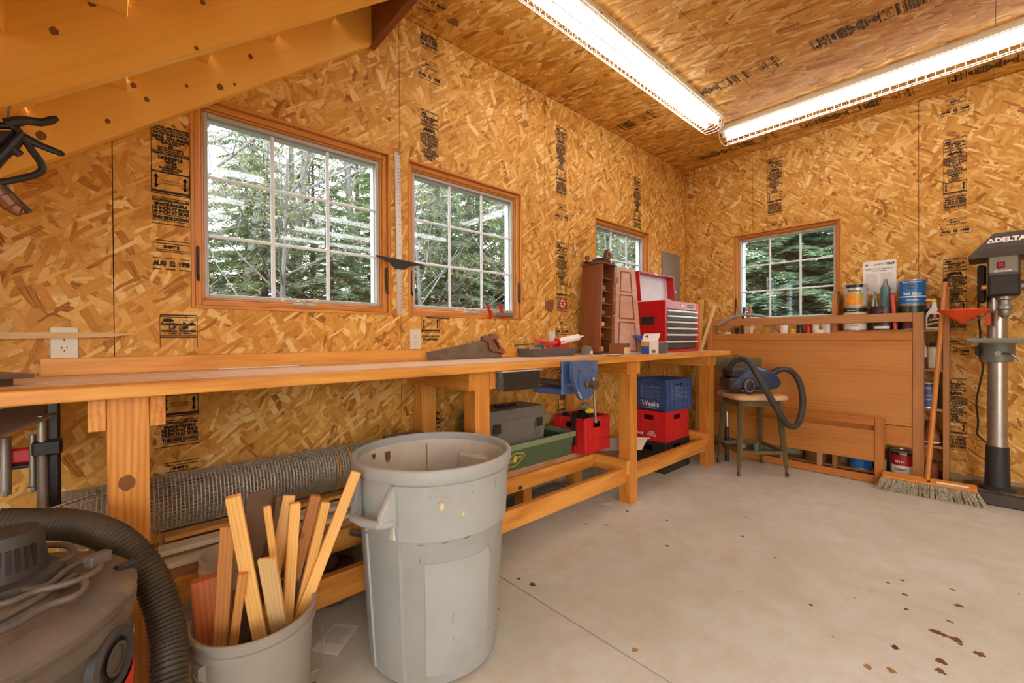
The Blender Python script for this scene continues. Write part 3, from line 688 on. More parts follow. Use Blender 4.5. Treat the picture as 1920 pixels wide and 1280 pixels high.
m = vm().lathe([(.0, -.03), (.024, -.03), (.026, -.02), (.018, -.014), (.018, .014), (.026, .02), (.024, .03), (0, .03)], n=20); m.xf(Matrix.Translation((0, -.075, .905-vo_.z)) @ Matrix.Rotation(math.pi/2, 4, 'X')); m.build('screw_head', 'rusty_steel', vi)
hd = vm().cyl((0, -.085, .935-vo_.z), (.018, -.085, .70-vo_.z), .0075, n=12).build('handle', 'dull_steel', vi)
for p in ((0, -.085, .937-vo_.z), (.018, -.085, .698-vo_.z)): vm().lathe([(0, -.012), (.011, -.008), (.0125, 0), (.011, .008), (0, .012)], p, 12).build('handle_knob', 'dull_steel', hd)
for x in (-.05, .05): vm().cyl((x, -.034, .995-vo_.z), (x, -.03, .995-vo_.z), .012, n=10).cyl((x-.016, -.036, .995-vo_.z), (x+.016, -.036, .997-vo_.z), .005, n=8).build('screw_bolt', 'dull_steel', vi)
for x in (-.088, .088): vm().bev((x-.016, -.0315, .83-vo_.z) if False else (x-.022, -.0325, .93-vo_.z), (x+.022, -.0302, 1.03-vo_.z), .004).build('face_rib', 'vise_blue', vi, 0)
vm().text('RECORD', (-.052, -.0305, .846-vo_.z), (.6, 0, -.8), (.8, 0, .6), .011, .05, .03).build('lettering', 'white_print', vi, 0)
# ------------------------------------------------------------------ things below the bench
# wire mesh roll
ro = V(.42, 2.1, .0); mr = thing('wire_mesh_roll', (.42, 2.125, SH), 'long roll of galvanized wire mesh lying under the bench', 'wire roll')
m = MB(); L0, L1 = -.58, .58; zc0 = .195
for R_, ph in ((.102, 0), (.09, .03)):
    n = 44
    for i in range(n):
        a = 2*math.pi*i/n+ph; y, z = R_*math.cos(a), zc0+R_*math.sin(a); t = .0015
        m.tube([(L0, y, z), (L1, y, z)], t, 3, cap=False)
    x = L0
    while x < L1:
        m.tube([(x, R_*math.cos(2*math.pi*i/28+ph), zc0+R_*math.sin(2*math.pi*i/28+ph)) for i in range(28)], .0015, 3, True); x += .0127
mo = m.build('wire_cloth', 'galvanized', mr, 0); mo['kind'] = 'stuff'
for x in (.33, .385): MB().tube([(x, .1045*math.cos(2*math.pi*i/28), zc0+.1045*math.sin(2*math.pi*i/28)) for i in range(28)], .0035, 5, True).build('tie_band', 'can_amber', mr)
# painted trim lengths stacked on the shelf, the roll lying on them
for i, (y, z, w, h, mt, lb) in enumerate([(1.985, .0095, .06, .019, 'trim_white', 'white painted trim board lowest and frontmost on the shelf under the bench'), (2.06, .018, .07, .036, 'pale_wood', 'bare pine length on the shelf between two white trim boards'), (2.02, .0475, .07, .018, 'trim_white', 'white trim board on top of the pine length under the wire mesh roll'), (2.17, .04, .12, .08, 'shelf_plank', 'thick dusty plank behind the white trim boards under the wire mesh roll'), (2.09, .0655, .05, .016, 'stick_wood', 'thin golden wood strip on top of the white trim boards under the bench')]):
    z += SH+.0006*i
    o = beam('trim_board', (.072+.01*i, y, z), (1.24, y, z), w, h, mt); tag(o, lb, 'board', 'boards on the bench shelf')
# grey tote in the green trough
def taper_box(lo, hi, k, b=.004):
    lo, hi = Vector(lo), Vector(hi); c = (lo+hi)/2; pts = []
    for z, s in ((lo.z, k), (hi.z, 1)):
        for sx in (-1, 1):
            for sy in (-1, 1):
                ex, ey = (hi.x-lo.x)/2*s, (hi.y-lo.y)/2*s if s == 1 else (hi.y-lo.y)/2-(hi.x-lo.x)/2*(1-s)
                pts += [(c.x+sx*(ex-b), c.y+sy*ey, z), (c.x+sx*ex, c.y+sy*(ey-b), z)]
    return pts
def trough(lo, hi, t, splay):
    m = MB(); (x0, y0, z0), (x1, y1, z1) = lo, hi; s = splay
    o = [(x0+s, y0+s, z0), (x1-s, y0+s, z0), (x1-s, y1-s, z0), (x0+s, y1-s, z0), (x0, y0, z1), (x1, y0, z1), (x1, y1, z1), (x0, y1, z1)]
    i = [(x0+s+t, y0+s+t, z0+t), (x1-s-t, y0+s+t, z0+t), (x1-s-t, y1-s-t, z0+t), (x0+s+t, y1-s-t, z0+t), (x0+t, y0+t, z1), (x1-t, y0+t, z1), (x1-t, y1-t, z1), (x0+t, y1-t, z1)]
    return m.add(o+i, [(0, 3, 2, 1), (0, 1, 5, 4), (1, 2, 6, 5), (2, 3, 7, 6), (3, 0, 4, 7), (8, 9, 10, 11), (8, 12, 13, 9), (9, 13, 14, 10), (10, 14, 15, 11), (11, 15, 12, 8), (4, 5, 13, 12), (5, 6, 14, 13), (6, 7, 15, 14), (7, 4, 12, 15)])
gt = thing('planter_trough', (1.935, 2.07, SH), 'long dark green metal trough with a yellow badge on the bench shelf', 'trough')
trough((-.55, -.13, 0), (.42, .17, .165), .004, .022).build('body', 'trough_green', gt, 0)
m = MB(); m.box((-.555, -.139, .132), (.425, -.119, .166)).box((-.555, .158, .140), (.425, .176, .166)).box((.412, -.119, .132), (.428, .158, .166)).box((-.558, -.119, .132), (-.542, .158, .166)).build('rolled_rim', 'trough_light', gt, 0)
for z in (.03, .15): MB().cyl((.36, -.14, z) if z > .1 else (.38, -.118, z), (.36, -.146, z) if z > .1 else (.38, -.124, z), .006, n=8).build('rivet', 'steel', gt)
def plq(pts, nm, mt, par, y0, off=.0008, th=.0006):
    return MB().prism(pts, (0, y0-off, 0), (1, 0, 0), (0, 0, 1), (0, 1, 0), th).build(nm, mt, par, 0)
sl_ = .022/.165
def onface(x, z): return V(x, -.13+.022-z*sl_-.0009, z)
bd = MB(); out = [(-.085, .05), (-.06, .08), (.0, .112), (.075, .1), (.085, .082), (.06, .055), (.0, .022), (-.075, .03)]; inn = [(x*.9, .066+(z-.066)*.86) for x, z in out]
n = len(out); bd.add([onface(-.14+x, z) for x, z in out]+[onface(-.14+x, z) for x, z in inn], [(i, (i+1) % n, n+(i+1) % n, n+i) for i in range(n)])
bd.text('Story', onface(-.178, .057), (1, 0, .25), (0, -sl_, 1), .022, .055, .03); bd.text('Gray', onface(-.103, .078), (1, 0, .25), (0, -sl_, 1), .022, .05, .03)
bd.add([onface(-.14+.014*math.cos(t*math.pi/6), .07+.024*math.sin(t*math.pi/6)) for t in range(12)], [tuple(range(12))])
bd.build('badge', 'logo_yellow', gt, 0)
gb = thing('storage_tote', (1.70, 2.08, SH+.006), 'grey plastic tote with black latches standing in the green trough', 'tote')
gb.location = (1.83, 2.085, SH+.0045)
MB().hull(taper_box((-.26, -.118, 0), (.26, .118, .27), .90)).build('body', 'tote_grey', gb, 25)
MB().hull(taper_box((-.275, -.13, .272), (.275, .13, .315), 1)).hull(taper_box((-.24, -.115, .316), (.24, .115, .375), 1.06)).build('lid', 'tote_grey', gb, 25)
for x in (-.18, .18):
    lt = MB().bev((x-.03, -.142, .245), (x+.03, -.131, .30), .004).build('latch', 'black_plastic', gb, 0)
    MB().tube([(x-.02, -.128, .25), (x-.02, -.126, .19), (x+.02, -.126, .19), (x+.02, -.128, .25)], .003, 6).build('latch_wire', 'dull_steel', lt)
MB().bev((.14, -.1215, .085), (.2, -.1165, .10), .001).build('label_strip', 'label_red', gb, 0, Matrix.Translation((0, .004, 0)))
MB().bev((-.08, -.03, .376), (.08, .03, .392), .006).build('lid_handle', 'black_plastic', gb, 0)
dt = thing('dark_tote', (1.13, 2.06, SH+.002), 'dark plastic case on the bench shelf behind the second leg', 'case')
MB().hull(taper_box((-.1, -.1, 0), (.1, .1, .24), .94)).build('body', 'black_crate', dt, 25); MB().hull(taper_box((-.106, -.106, .242), (.106, .106, .30), 1.0)).build('lid', 'tote_grey', dt, 25)
# crates
def crate(name, loc, label, L, D, H, mat, text=(), lattice=False, holes=True, group=None):
    r = thing(name, loc, label, 'crate', 0, group); t = .006; hw, hd = L/2, D/2
    MB().box((-hw+t, -hd+t, .004), (hw-t, hd-t, .010)).build('base', mat, r, 0)
    for side in range(4):
        ln = L if side % 2 == 0 else D; dist = hd if side % 2 == 0 else hw
        M = Matrix.Rotation(side*math.pi/2, 4, 'Z') @ Matrix.Translation((0, -dist, 0))
        m = MB(); lat = MB(); hx, h0, h1 = ln*.14, H*.70, H*.86
        if lattice:
            for a, b in ((0, .34), (.78, 1)):
                for c in cells(-ln/2, ln/2, a*H, b*H, [(-hx, hx, h0, h1)]): m.box((c[0], 0, c[2]), (c[1], t, c[3]))
            for x in (-ln/2, ln/2-.045): m.box((x, 0, .34*H), (x+.045, t, .78*H))
            n = 9; a0, a1 = -ln/2+.045, ln/2-.045; z0_, z1_ = .34*H, .78*H; sp = (a1-a0)/n; dz = z1_-z0_
            for i in range(-4, n+1):
                xa = a0+i*sp; ts = []
                for dr_ in (1, -1):
                    p, q = (xa, z0_), (xa+dz*.8, z1_)
                    if dr_ < 0: p, q = (-xa, z0_), (-xa-dz*.8, z1_)
                    # clip to the opening
                    P0, P1 = Vector((p[0], 0, p[1])), Vector((q[0], 0, q[1]))
                    def cl(u): return P0+(P1-P0)*u
                    us = [0, 1]
                    for bound in (a0, a1):
                        if abs(P1.x-P0.x) > 1e-6:
                            u = (bound-P0.x)/(P1.x-P0.x)
                            if 0 < u < 1: us.append(u)
                    us.sort()
                    for u0, u1 in zip(us, us[1:]):
                        mid = cl((u0+u1)/2)
                        if a0 < mid.x < a1 and u1-u0 > .04: lat.tube([cl(u0)+V(0, .003, 0), cl(u1)+V(0, .003, 0)], .005, 4)
        else:
            for c in cells(-ln/2, ln/2, 0, H, [(-hx, hx, h0, h1)] if holes else []): m.box((c[0], 0, c[2]), (c[1], t, c[3]))
        m.build('side', mat, r, 0, M)
        if lattice: lat.build('lattice', 'lattice_blue', r, 0, M)['kind'] = 'stuff'
        rb = MB()
        for z in (.0, H*.33, H*.66, H-.012): rb.box((-ln/2-.004, -.005, z), (ln/2+.004, -.0002, z+.007))
        for x in (-ln/2, -ln/2+.05, -ln*.14-.02, ln*.14+.014, ln/2-.056, ln/2-.006): rb.box((x, -.005, .007), (x+.006, -.0002, H-.012))
        o = rb.build('rib', mat, r, 0, M); o['kind'] = 'stuff'
        for s_, tx, tz, th, tw, tm in text:
            if s_ == side: MB().text(tx[0], (tx[1]*ln, -.0058 if not lattice else -.0012, tz*H), (1, 0, 0), (0, 0, 1), th, tw, .03).build('lettering', tm, r, 0, M)
    return r
crate('milk_crate', (3.652, 1.997, .0), 'black plastic crate on the floor at the bottom of the crate stack', .45, .325, .262, 'black_crate', group='plastic crates')
crate('milk_crate', (3.655, 1.995, .2635), 'red plastic crate with white lettering in the middle of the crate stack', .42, .32, .262, 'red_plastic', ((3, ('Hood', -.28), .22, .03, .075, 'white_print'), (3, ('UNDER', .1), .30, .011, .05, 'white_print'), (3, ('LIABLE TO', .1), .24, .011, .07, 'white_print'), (3, ('PROSECUTION', .1), .18, .011, .085, 'white_print')), group='plastic crates')
bc = crate('milk_crate', (3.685, 1.985, .5270), 'blue lattice-sided crate lettered Weeks on top of the crate stack', .36, .335, .275, 'blue_crate', ((3, ('Weeks', .0), .19, .05, .19, 'white_print'), (3, ('FOR FRESH MILK', .0), .05, .007, .15, 'white_print'), (0, ('R', .1), .18, .02, .014, 'tote_grey')), lattice=True, group='plastic crates')
bc.rotation_euler = (0, 0, math.radians(-9))
rc = crate('milk_crate', (2.50, 2.05, SH+.0015), 'red plastic crate holding a black bag beside the green trough', .0+.30, .27, .25, 'red_plastic', ((3, ('HEAVY', -.1), .30, .014, .05, 'white_print'), (3, ('LIABLE TO', -.1), .22, .014, .07, 'white_print'), (3, ('PROSECUTION', -.1), .13, .014, .09, 'white_print')), group='plastic crates')
rc.location = (2.535, 2.014, SH+.0015)
bg = thing('tool_bag', (2.535, 2.014, SH+.14), 'crumpled black cloth bag with a hanging strap in the red crate', 'bag')
m = MB(); R2 = random.Random(4)
vs = []; nu, nv = 18, 14
for i in range(nu):
    for j in range(nv):
        x = -.125+.25*i/(nu-1); y = -.115+.23*j/(nv-1); ed = min(i, nu-1-i, j, nv-1-j)
        vs.append((x, y, .10+.035*math.sin(x*30+y*11)*math.cos(y*25)+R2.uniform(-.008, .008)+(.0 if ed else -.05)))
m.add(vs, [(i*nv+j, (i+1)*nv+j, (i+1)*nv+j+1, i*nv+j+1) for i in range(nu-1) for j in range(nv-1)]); m.add([(x, y, .03) for x, y, z in (vs[0], vs[(nu-1)*nv], vs[-1], vs[nv-1])], [(0, 1, 2, 3)])
m.build('bag', 'black_cloth', bg, 60)
st_ = MB()
pth = smoothpath([(-.1, -.02, .12), (-.145, -.05, .148), (-.173, -.06, .10), (-.178, -.06, -.02), (-.176, -.06, -.08)], 6); n = len(pth)
st_.add([p+V(0, -.02, 0) for p in pth]+[p+V(0, .02, 0) for p in pth]+[p+V(.003, -.02, 0) for p in pth]+[p+V(.003, .02, 0) for p in pth], [(i, i+1, n+i+1, n+i) for i in range(n-1)]+[(2*n+i, 3*n+i, 3*n+i+1, 2*n+i+1) for i in range(n-1)])
st_.build('strap', 'black_cloth', bg, 60)
def rag(loc, nm, lb, mat, s):
    r = MB().lathe([(0, -.02*s), (.05*s, 0), (.045*s, .03*s), (.02*s, .05*s), (0, .055*s)], (0, 0, 0), 9); 
    for k, p in enumerate(r.v): p.x *= 1+.3*math.sin(k*2.1); p.y *= 1+.3*math.cos(k*1.7)
    o = r.build(nm, mat, None, 60); o.location = loc; return tag(o, lb, 'glove' if 'glove' in nm else 'rag')
rag((2.58, 1.98, SH+.266), 'work_glove', 'yellow work glove poking out of the red crate beside the bag', 'yellow', .7); rag((2.63, 2.06, SH+.28), 'grey_rag', 'grey rag stuffed in the red crate next to the yellow glove', 'panel_grey', .9)
# cream pan on a pail, between the two crates
cp = thing('cream_pan', (2.92, 1.98, .0), 'shallow dirty cream plastic pan tilted on a pail under the bench', 'pan')
M = Matrix.Translation((0, 0, .262)) @ Matrix.Rotation(math.radians(-14), 4, 'X') @ Matrix.Rotation(math.radians(10), 4, 'Y')
trough((-.16, -.2, 0), (.16, .2, .085), .005, .04).build('tray', 'cream_plastic', cp, 0, M); m = MB(); m.box((-.175, -.212, .083), (.175, -.195, .092)).box((-.175, .195, .083), (.175, .212, .092)).box((-.175, -.195, .083), (-.155, .195, .092)).box((.155, -.195, .083), (.175, .195, .092)).build('rim', 'cream_plastic', cp, 0, M)
pl = thing('cream_pail', (2.92, 1.99, 0), 'cream plastic pail standing on the floor under the tilted pan', 'pail')
MB().lathe([(0, .002), (.10, .002), (.112, .20), (.118, .20), (.118, .215), (.108, .215), (.096, .008), (0, .008)], n=28).build('pail', 'cream_plastic', pl)
# concrete paving slabs on the floor by the wall
for i, (x, y) in enumerate([(1.72, 2.1), (2.03, 2.1), (2.34, 2.1)]):
    o = MB().bev((x-.15, y-.14, .0005), (x+.15, y+.14, .05), .004).build('paving_slab', 'concrete_block', None, 0); tag(o, ['grey paving slab under the bench shelf nearest the trash can', 'middle one of three grey paving slabs under the bench shelf', 'grey paving slab under the bench shelf nearest the third leg'][i], 'slab', 'slabs under the bench')
# nested cream buckets
nbx = at(371, 1040, 'y', 1.84).x+.102; kb = .74
for i in range(3):
    r = thing('cream_bucket', (nbx, 1.84, .0+i*.045), ['lowest of three nested cream buckets behind the stick pail', 'middle one of three nested cream buckets behind the stick pail', 'topmost of three nested cream buckets, open rim showing'][i], 'bucket', 0, 'nested cream buckets')
    z = .30; MB().lathe([(r_*kb, z_) for r_, z_ in [(0, .002), (.095, .002), (.128, z), (.137, z), (.139, z+.012), (.130, z+.014), (.118, z-.0), (.088, .012), (0, .010)]], (0, 0, 0), 36).build('shell', 'cream_plastic', r)
    for q in (.022,): MB().lathe([(r_*kb, z_) for r_, z_ in [(.125, z-q-.006), (.136, z-q-.004), (.136, z-q+.003), (.126, z-q+.005)]], (0, 0, 0), 36).build('band', 'cream_plastic', r)
# floor jack: folded metal tubing and a dark canister
cn = thing('dark_canister', (.70, 2.0, .0), 'dusty dark canister with a black cap lying behind the rail', 'canister')
m = MB().lathe([(0, 0), (.10, .005), (.11, .03), (.11, .10), (.095, .14), (.05, .155), (0, .157)], n=24); m.build('body', 'rusty_steel', cn); MB().cyl((0, -.02, .15), (-.03, -.06, .19), .036, .034, 18).build('cap', 'black_plastic', cn)
ft = thing('folded_trestle', (.95, 1.95, .0), 'folded grey tubular metal stand lying behind the trash can', 'stand')
MB().tube([(-.2, -.035, .30), (-.02, -.04, .215), (.06, -.04, .20), (.25, -.10, .15)], .0135, 10).build('tube', 'dull_steel', ft); MB().tube([(-.02, -.04, .20), (.05, -.03, .20), (.26, -.03, .20)], .010, 8).build('tube', 'dull_steel', ft)
MB().tube([(.0, -.05, .44), (.02, -.05, .25), (.045, -.05, .135)], .0045, 6).build('rod', 'black_metal', ft)
MB().bev((-.12, -.18, .001), (.22, -.05, .12), .01).build('foot', 'black_crate', ft, 0)
# left end: boards and clamps
md = thing('masonite_board', (-.36, 1.87, BT+.03), 'brown hardboard sheet lying tilted on the left end of the bench', 'board')
M = Matrix.Translation((0, 0, 0)) @ Matrix.Rotation(math.radians(4), 4, 'Y')
MB().prism([(-.4, -.2), (.02, -.2), (.17, -.02), (.13, .05), (-.02, .19), (-.4, .2)], (0, 0, 0), (1, 0, 0), (0, 1, 0), (0, 0, 1), .012).build('sheet', 'masonite', md, 0, M); MB().prism([(-.4, -.17), (.03, -.17), (.13, -.02), (-.02, .15), (-.4, .16)], (0, 0, -.030), (1, 0, 0), (0, 1, 0), (0, 0, 1), .018).build('under_board', 'dark_board', md, 0, Matrix.Translation((0, 0, .0)))
mb2 = thing('steel_plate', (-.36, 1.80, .9), 'worn brown metal plate held by clamps below the left end of the bench', 'plate')
M = Matrix.Rotation(math.radians(-8), 4, 'Y') @ Matrix.Rotation(math.radians(14), 4, 'X')
MB().prism([(-.5, -.16), (.02, -.16), (.22, .0), (.2, .12), (-.5, .15)], (0, 0, .02), (1, 0, 0), (0, 1, 0), (0, 0, 1), .008).build('plate', 'masonite', mb2, 0, M)
def cclamp(loc, lb, red, rz=0):
    r = thing('screw_clamp', loc, lb, 'clamp', rz)
    if red:
        MB().bev((-.22, -.012, -.03), (.02, .012, .012), .006).build('frame', 'red_plastic', r, 0); MB().bev((-.2, -.0135, -.046), (.015, .0135, -.031), .006).build('frame_edge', 'black_plastic', r, 0)
        for x, rr in ((-.04, .012), (.012, .008)):
            MB().cyl((x, -.02, .05), (x, -.02, -.10), rr, n=12).build('screw', 'dull_steel', r); MB().lathe([(0, -.012), (.012, -.006), (.012, .006), (0, .012)], (x, -.02, -.105), 10).build('ball', 'steel', r)
        MB().cyl((-.04, -.02, -.098), (-.2, -.04, -.14), .005, n=8).build('handle', 'dull_steel', r)
    else:
        MB().bev((.005, .01, -.17), (.035, .032, .16), .006).build('frame', 'black_metal', r, 0); MB().bev((-.02, -.012, -.015), (.04, .03, .03), .006).build('collar', 'black_metal', r, 0)
        sc = MB(); 
        for i in range(44): sc.cyl((0, 0, -.01-i*.004), (0, 0, -.013-i*.004), .0105, .0125, 10, False)
        sc.cyl((0, 0, .1), (0, 0, -.19), .0105, n=12); sc.build('screw', 'dull_steel', r)
        MB().cyl((-.17, -.05, -.20), (.11, .035, -.155), .0045, n=8).build('handle', 'dull_steel', r)
        for p in ((.11, .035, -.155),): MB().lathe([(0, -.01), (.009, -.004), (.009, .004), (0, .01)], p, 10).build('ball', 'steel', r)
    return r
p = at(79, 845, 'y', 1.80); cclamp(p, 'black iron screw clamp with a crossbar handle below the left end of the bench', False)
p = at(52, 846, 'y', 1.86); cclamp(p, 'red and black clamp with two steel screws below the left end of the bench', True)
# ================================================================== on the bench and the window wall
def atd(px, py, t): return _O+(_F+_R*((px-960)/FPX)+_U*((640-py)/FPX))*t
def oncyl(px, py, cx, cy, R):
    d = _F+_R*((px-960)/FPX)+_U*((640-py)/FPX); a = d.x**2+d.y**2; b = -2*(d.x*cx+d.y*cy); c = cx*cx+cy*cy-R*R
    return _O+d*((-b-math.sqrt(max(0, b*b-4*a*c)))/(2*a))
def bx(px, Y): return at(px, 650, 'y', Y).x
# hand saw leaning on the back board
hs = thing('hand_saw', (1.55, 2.18, BT), 'old hand saw with a carved wooden handle leaning on the bench back board', 'saw')
M = Matrix.Rotation(math.radians(-20), 4, 'X') @ Matrix.Translation((0, 0, .001))
x0s, x1s = bx(802, 2.18)-1.55, bx(938, 2.18)-1.55
bl = [(x0s, 0)]; nt = 60
for i in range(1, nt): bl += [(x0s+(x1s-x0s)*(i-.5)/nt, .004), (x0s+(x1s-x0s)*i/nt, 0)]
bl += [(x1s, 0), (x1s-.03, .135), (x0s, .05)]
MB().prism(bl, (0, -.001, 0), (1, 0, 0), (0, 0, 1), (0, 1, 0), .002).build('blade', 'rusty_steel', hs, 0, M)
hp = [(x1s-.115, .150), (x1s-.07, .155), (x1s-.05, .145), (x1s-.045, .165), (x1s-.03, .168), (x1s+.02, .155), (x1s+.018, .135), (x1s+.0, .12), (x1s+.03, .06), (x1s+.055, .03), (x1s+.03, .022), (x1s-.01, .035), (x1s-.06, .04), (x1s-.085, .06), (x1s-.08, .10), (x1s-.12, .12)]
hh = [(x1s-.035, .128), (x1s-.012, .122), (x1s+.008, .06), (x1s-.012, .05), (x1s-.05, .055), (x1s-.055, .08)]
def ring_prism(outer, inner, y0, th):
    bm = bmesh.new(); n, k = len(outer), len(inner)
    fo = [bm.verts.new((x, y0, z)) for x, z in outer]; fi = [bm.verts.new((x, y0, z)) for x, z in inner]
    eo = [bm.edges.new((fo[i], fo[(i+1) % n])) for i in range(n)]; ei = [bm.edges.new((fi[i], fi[(i+1) % k])) for i in range(k)]
    bmesh.ops.triangle_fill(bm, use_beauty=True, use_dissolve=False, edges=eo+ei)
    g = bmesh.ops.extrude_face_region(bm, geom=bm.faces[:]); bmesh.ops.translate(bm, verts=[v for v in g['geom'] if isinstance(v, bmesh.types.BMVert)], vec=(0, th, 0))
    bmesh.ops.recalc_face_normals(bm, faces=bm.faces); bm.verts.index_update()
    m = MB().add([v.co.copy() for v in bm.verts], [[v.index for v in f.verts] for f in bm.faces]); bm.free(); return m
ring_prism(hp, hh, -.012, .024).build('handle', 'handle_wood', hs, 30, M)
# grey tray with its contents
tx = bx(1004, 2.03); tr_ = thing('parts_tray', (tx+.21, 2.115, BT), 'shallow grey plastic tray on the bench right of the saw', 'tray')
trough((-.225, -.085, .001), (.225, .085, .05), .004, .012).build('tray', 'tray_grey', tr_, 0); m = MB(); m.box((-.232, -.092, .049), (.232, -.083, .055)).box((-.232, .083, .049), (.232, .092, .055)).box((-.232, -.083, .049), (-.223, .083, .055)).box((.223, -.083, .049), (.232, .083, .055)).build('rim', 'tray_grey', tr_, 0)
o = beam('wood_scrap', (tx+.02, 2.09, BT+.057), (tx+.2, 2.13, BT+.057), .03, .012, 'pale_wood'); tag(o, 'pale wood scrap lying in the grey tray', 'scrap')
o = MB().bev((0, 0, 0), (.2, .07, .045), .004).build('red_case', 'light_red', None, 0); o.location = (tx+.21, 2.07, BT+.048); tag(o, 'flat red plastic case in the grey tray below the caulking gun', 'case')
o = MB().bev((0, 0, 0), (.05, .05, .03), .004).build('grey_block', 'tote_grey', None, 0); o.location = (tx+.11, 2.1, BT+.05); tag(o, 'small grey block in the tray beside the caulking gun', 'block')
cg = thing('caulking_gun', (tx+.2, 2.08, BT+.11), 'red caulking gun loaded with a white cartridge resting on the tray', 'caulking gun')
A = at(1046, 641, 'y', 2.04)-Vector(cg.location); B = at(1084, 632, 'y', 2.04)-Vector(cg.location); d_ = (B-A).normalized()
MB().cyl(A, B, .025, n=20).cyl(B, B+d_*.01, .025, .016, 20).build('cartridge', 'white_print', cg); MB().cyl(B+d_*.01, B+d_*.06, .008, .005, 10).build('nozzle', 'white_print', cg)
MB().cyl(A-d_*.014, A, .030, n=20).build('end_plate', 'tool_red', cg)
MB().tube([A-d_*.01, A+V(-.06, 0, -.005), at(1003, 637, 'y', 2.04)-Vector(cg.location)], [.014, .013, .012], 8).build('handle', 'light_red', cg); MB().tube([A-d_*.01+V(0, 0, -.01), at(1000, 645, 'y', 2.04)-Vector(cg.location)], .008, 6).build('trigger', 'dull_steel', cg)
C_ = at(966, 647, 'y', 2.04)-Vector(cg.location); MB().tube([A, C_, C_+V(.0, 0, -.012)], .0035, 6).build('rod', 'black_metal', cg)
MB().text('DAP', A+d_*.03+V(0, -.0255, .0), d_, V(0, 0, 1), .012, .03, .03).build('lettering', 'ink', cg, 0)
# tape dispenser
td = thing('tape_dispenser', (bx(1100, 2.08)-.02, 2.06, BT), 'clear smoky tape dispenser on the bench beside the tall cabinet', 'tape')
MB().prism([(-.06, 0), (.05, 0), (.055, .03), (.03, .06), (-.01, .07), (-.05, .05)], (0, -.015, .001), (1, 0, 0), (0, 0, 1), (0, 1, 0), .03).build('body', 'panel_grey', td, 25); MB().bev((.015, -.0165, .005), (.05, -.0152, .028), .0005).build('label', 'white_print', td, 0)
# tall narrow cabinet, door open, leaning a little
cx0 = 2.735; tc = thing('tall_cabinet', (cx0, 2.0, BT), 'tall narrow dark wooden cabinet with its panelled door open on the bench', 'cabinet')
Lz = Matrix.Rotation(math.radians(3.5), 4, 'Y'); H_ = .715; wd_ = .175; dp = .2
def cpart(nm, lo, hi, mat='cabinet_wood'):
    L = [hi[i]-lo[i] for i in range(3)]
    if L[2] > max(L[0], L[1]):
        M = Lz @ Matrix(((0, 0, -1, hi[0]), (0, 1, 0, lo[1]), (1, 0, 0, lo[2]), (0, 0, 0, 1))); return MB().bev((0, 0, 0), (L[2], L[1], L[0]), .002).build(nm, mat, tc, 0, M)
    return MB().bev((0, 0, 0), L, .002).build(nm, mat, tc, 0, Lz @ Matrix.Translation(lo))
Z0c = .014
cpart('side', (0, 0, Z0c), (.016, dp, H_)); cpart('side', (wd_-.016, 0, Z0c), (wd_, dp, H_)); cpart('back', (.0165, dp-.008, Z0c), (wd_-.0165, dp, H_))
cpart('bottom', (.0165, 0.002, Z0c), (wd_-.0165, dp-.009, Z0c+.012)); cpart('top', (-.012, -.01, H_+.0006), (wd_+.012, dp+.01, H_+.013))
shz = [.12, .21, .30, .40, .50, .60]
for z in shz: cpart('shelf', (.0165, .01, z), (wd_-.0165, dp-.009, z+.008))
# door: tapering, hung on the right side and swung wide
Dm = Lz @ Matrix.Translation((wd_+.002, -.012, 0)) @ Matrix.Rotation(math.radians(-22), 4, 'Z')
dw0, dw1 = .27, .175
def dq(nm, pts, y0, y1, mat='door_wood'): return MB().prism(pts, (0, y0, 0), (1, 0, 0), (0, 0, 1), (0, 1, 0), y1-y0).build(nm, mat, dq.par, 0, Dm if dq.par is tc else Matrix())
dq.par = tc
def wz(z): return dw0+(dw1-dw0)*(z-.012)/(H_-.012)
door = dq('door', [(0, .032), (wz(.032), .032), (wz(H_), H_), (0, H_)], 0, .012)
dq.par = door
for z0_, z1_ in ((.04, .27), (.30, .49), (.52, .68)):
    for a, b in (((.04, z0_), (.04, z1_)), ((wz(z0_)-.05, z0_), (wz(z1_)-.05, z1_))): dq('moulding', [(a[0]-.004, a[1]), (a[0]+.004, a[1]), (b[0]+.004, b[1]), (b[0]-.004, b[1])], -.004, -.0002, 'cabinet_wood')
    for z in (z0_, z1_): dq('moulding', [(.04, z-.004), (wz(z)-.05, z-.004), (wz(z)-.05, z+.004), (.04, z+.004)], -.0041, -.0002, 'cabinet_wood')
MB().bev((.004, -.006, .58), (.016, -.0003, .63), .001).build('hinge', 'gold_tin', tc, 0, Dm)
# what stands in it
def incab(z, y=.06, x=.05): return Vector(tc.location)+Lz @ V(x, y, z+.018)
def block_plane(loc, lb, mat='pale_wood', s=1, rz=0):
    r = thing('wooden_plane', loc, lb, 'plane', rz, 'old planes in the cabinet')
    MB().prism([(-.05, 0), (.05, 0), (.05, .028), (.035, .034), (-.04, .034), (-.05, .024)], (0, -.022, 0), (1, 0, 0), (0, 0, 1), (0, 1, 0), .044).build('body', mat, r, 25); MB().prism([(-.01, .02), (.0, .018), (-.016, .058), (-.024, .056)], (0, -.013, 0), (1, 0, 0), (0, 0, 1), (0, 1, 0), .026).build('iron', 'rusty_steel', r, 0)
    return r
for z, lb, mt in ((.50, 'small brass-coloured plane on the upper shelf of the tall cabinet', 'gold_tin'), (.40, 'grey block plane on the middle shelf of the tall cabinet', 'panel_grey'), (.30, 'dull metal plane on a lower shelf of the tall cabinet', 'rusty_steel'), (.21, 'pale wooden block plane on a low shelf of the tall cabinet', 'stick_wood'), (.012, 'golden wooden plane at the bottom of the tall cabinet', 'stick_wood')):
    block_plane(incab(z, .07, .08), lb, mt, 1, math.radians(60))
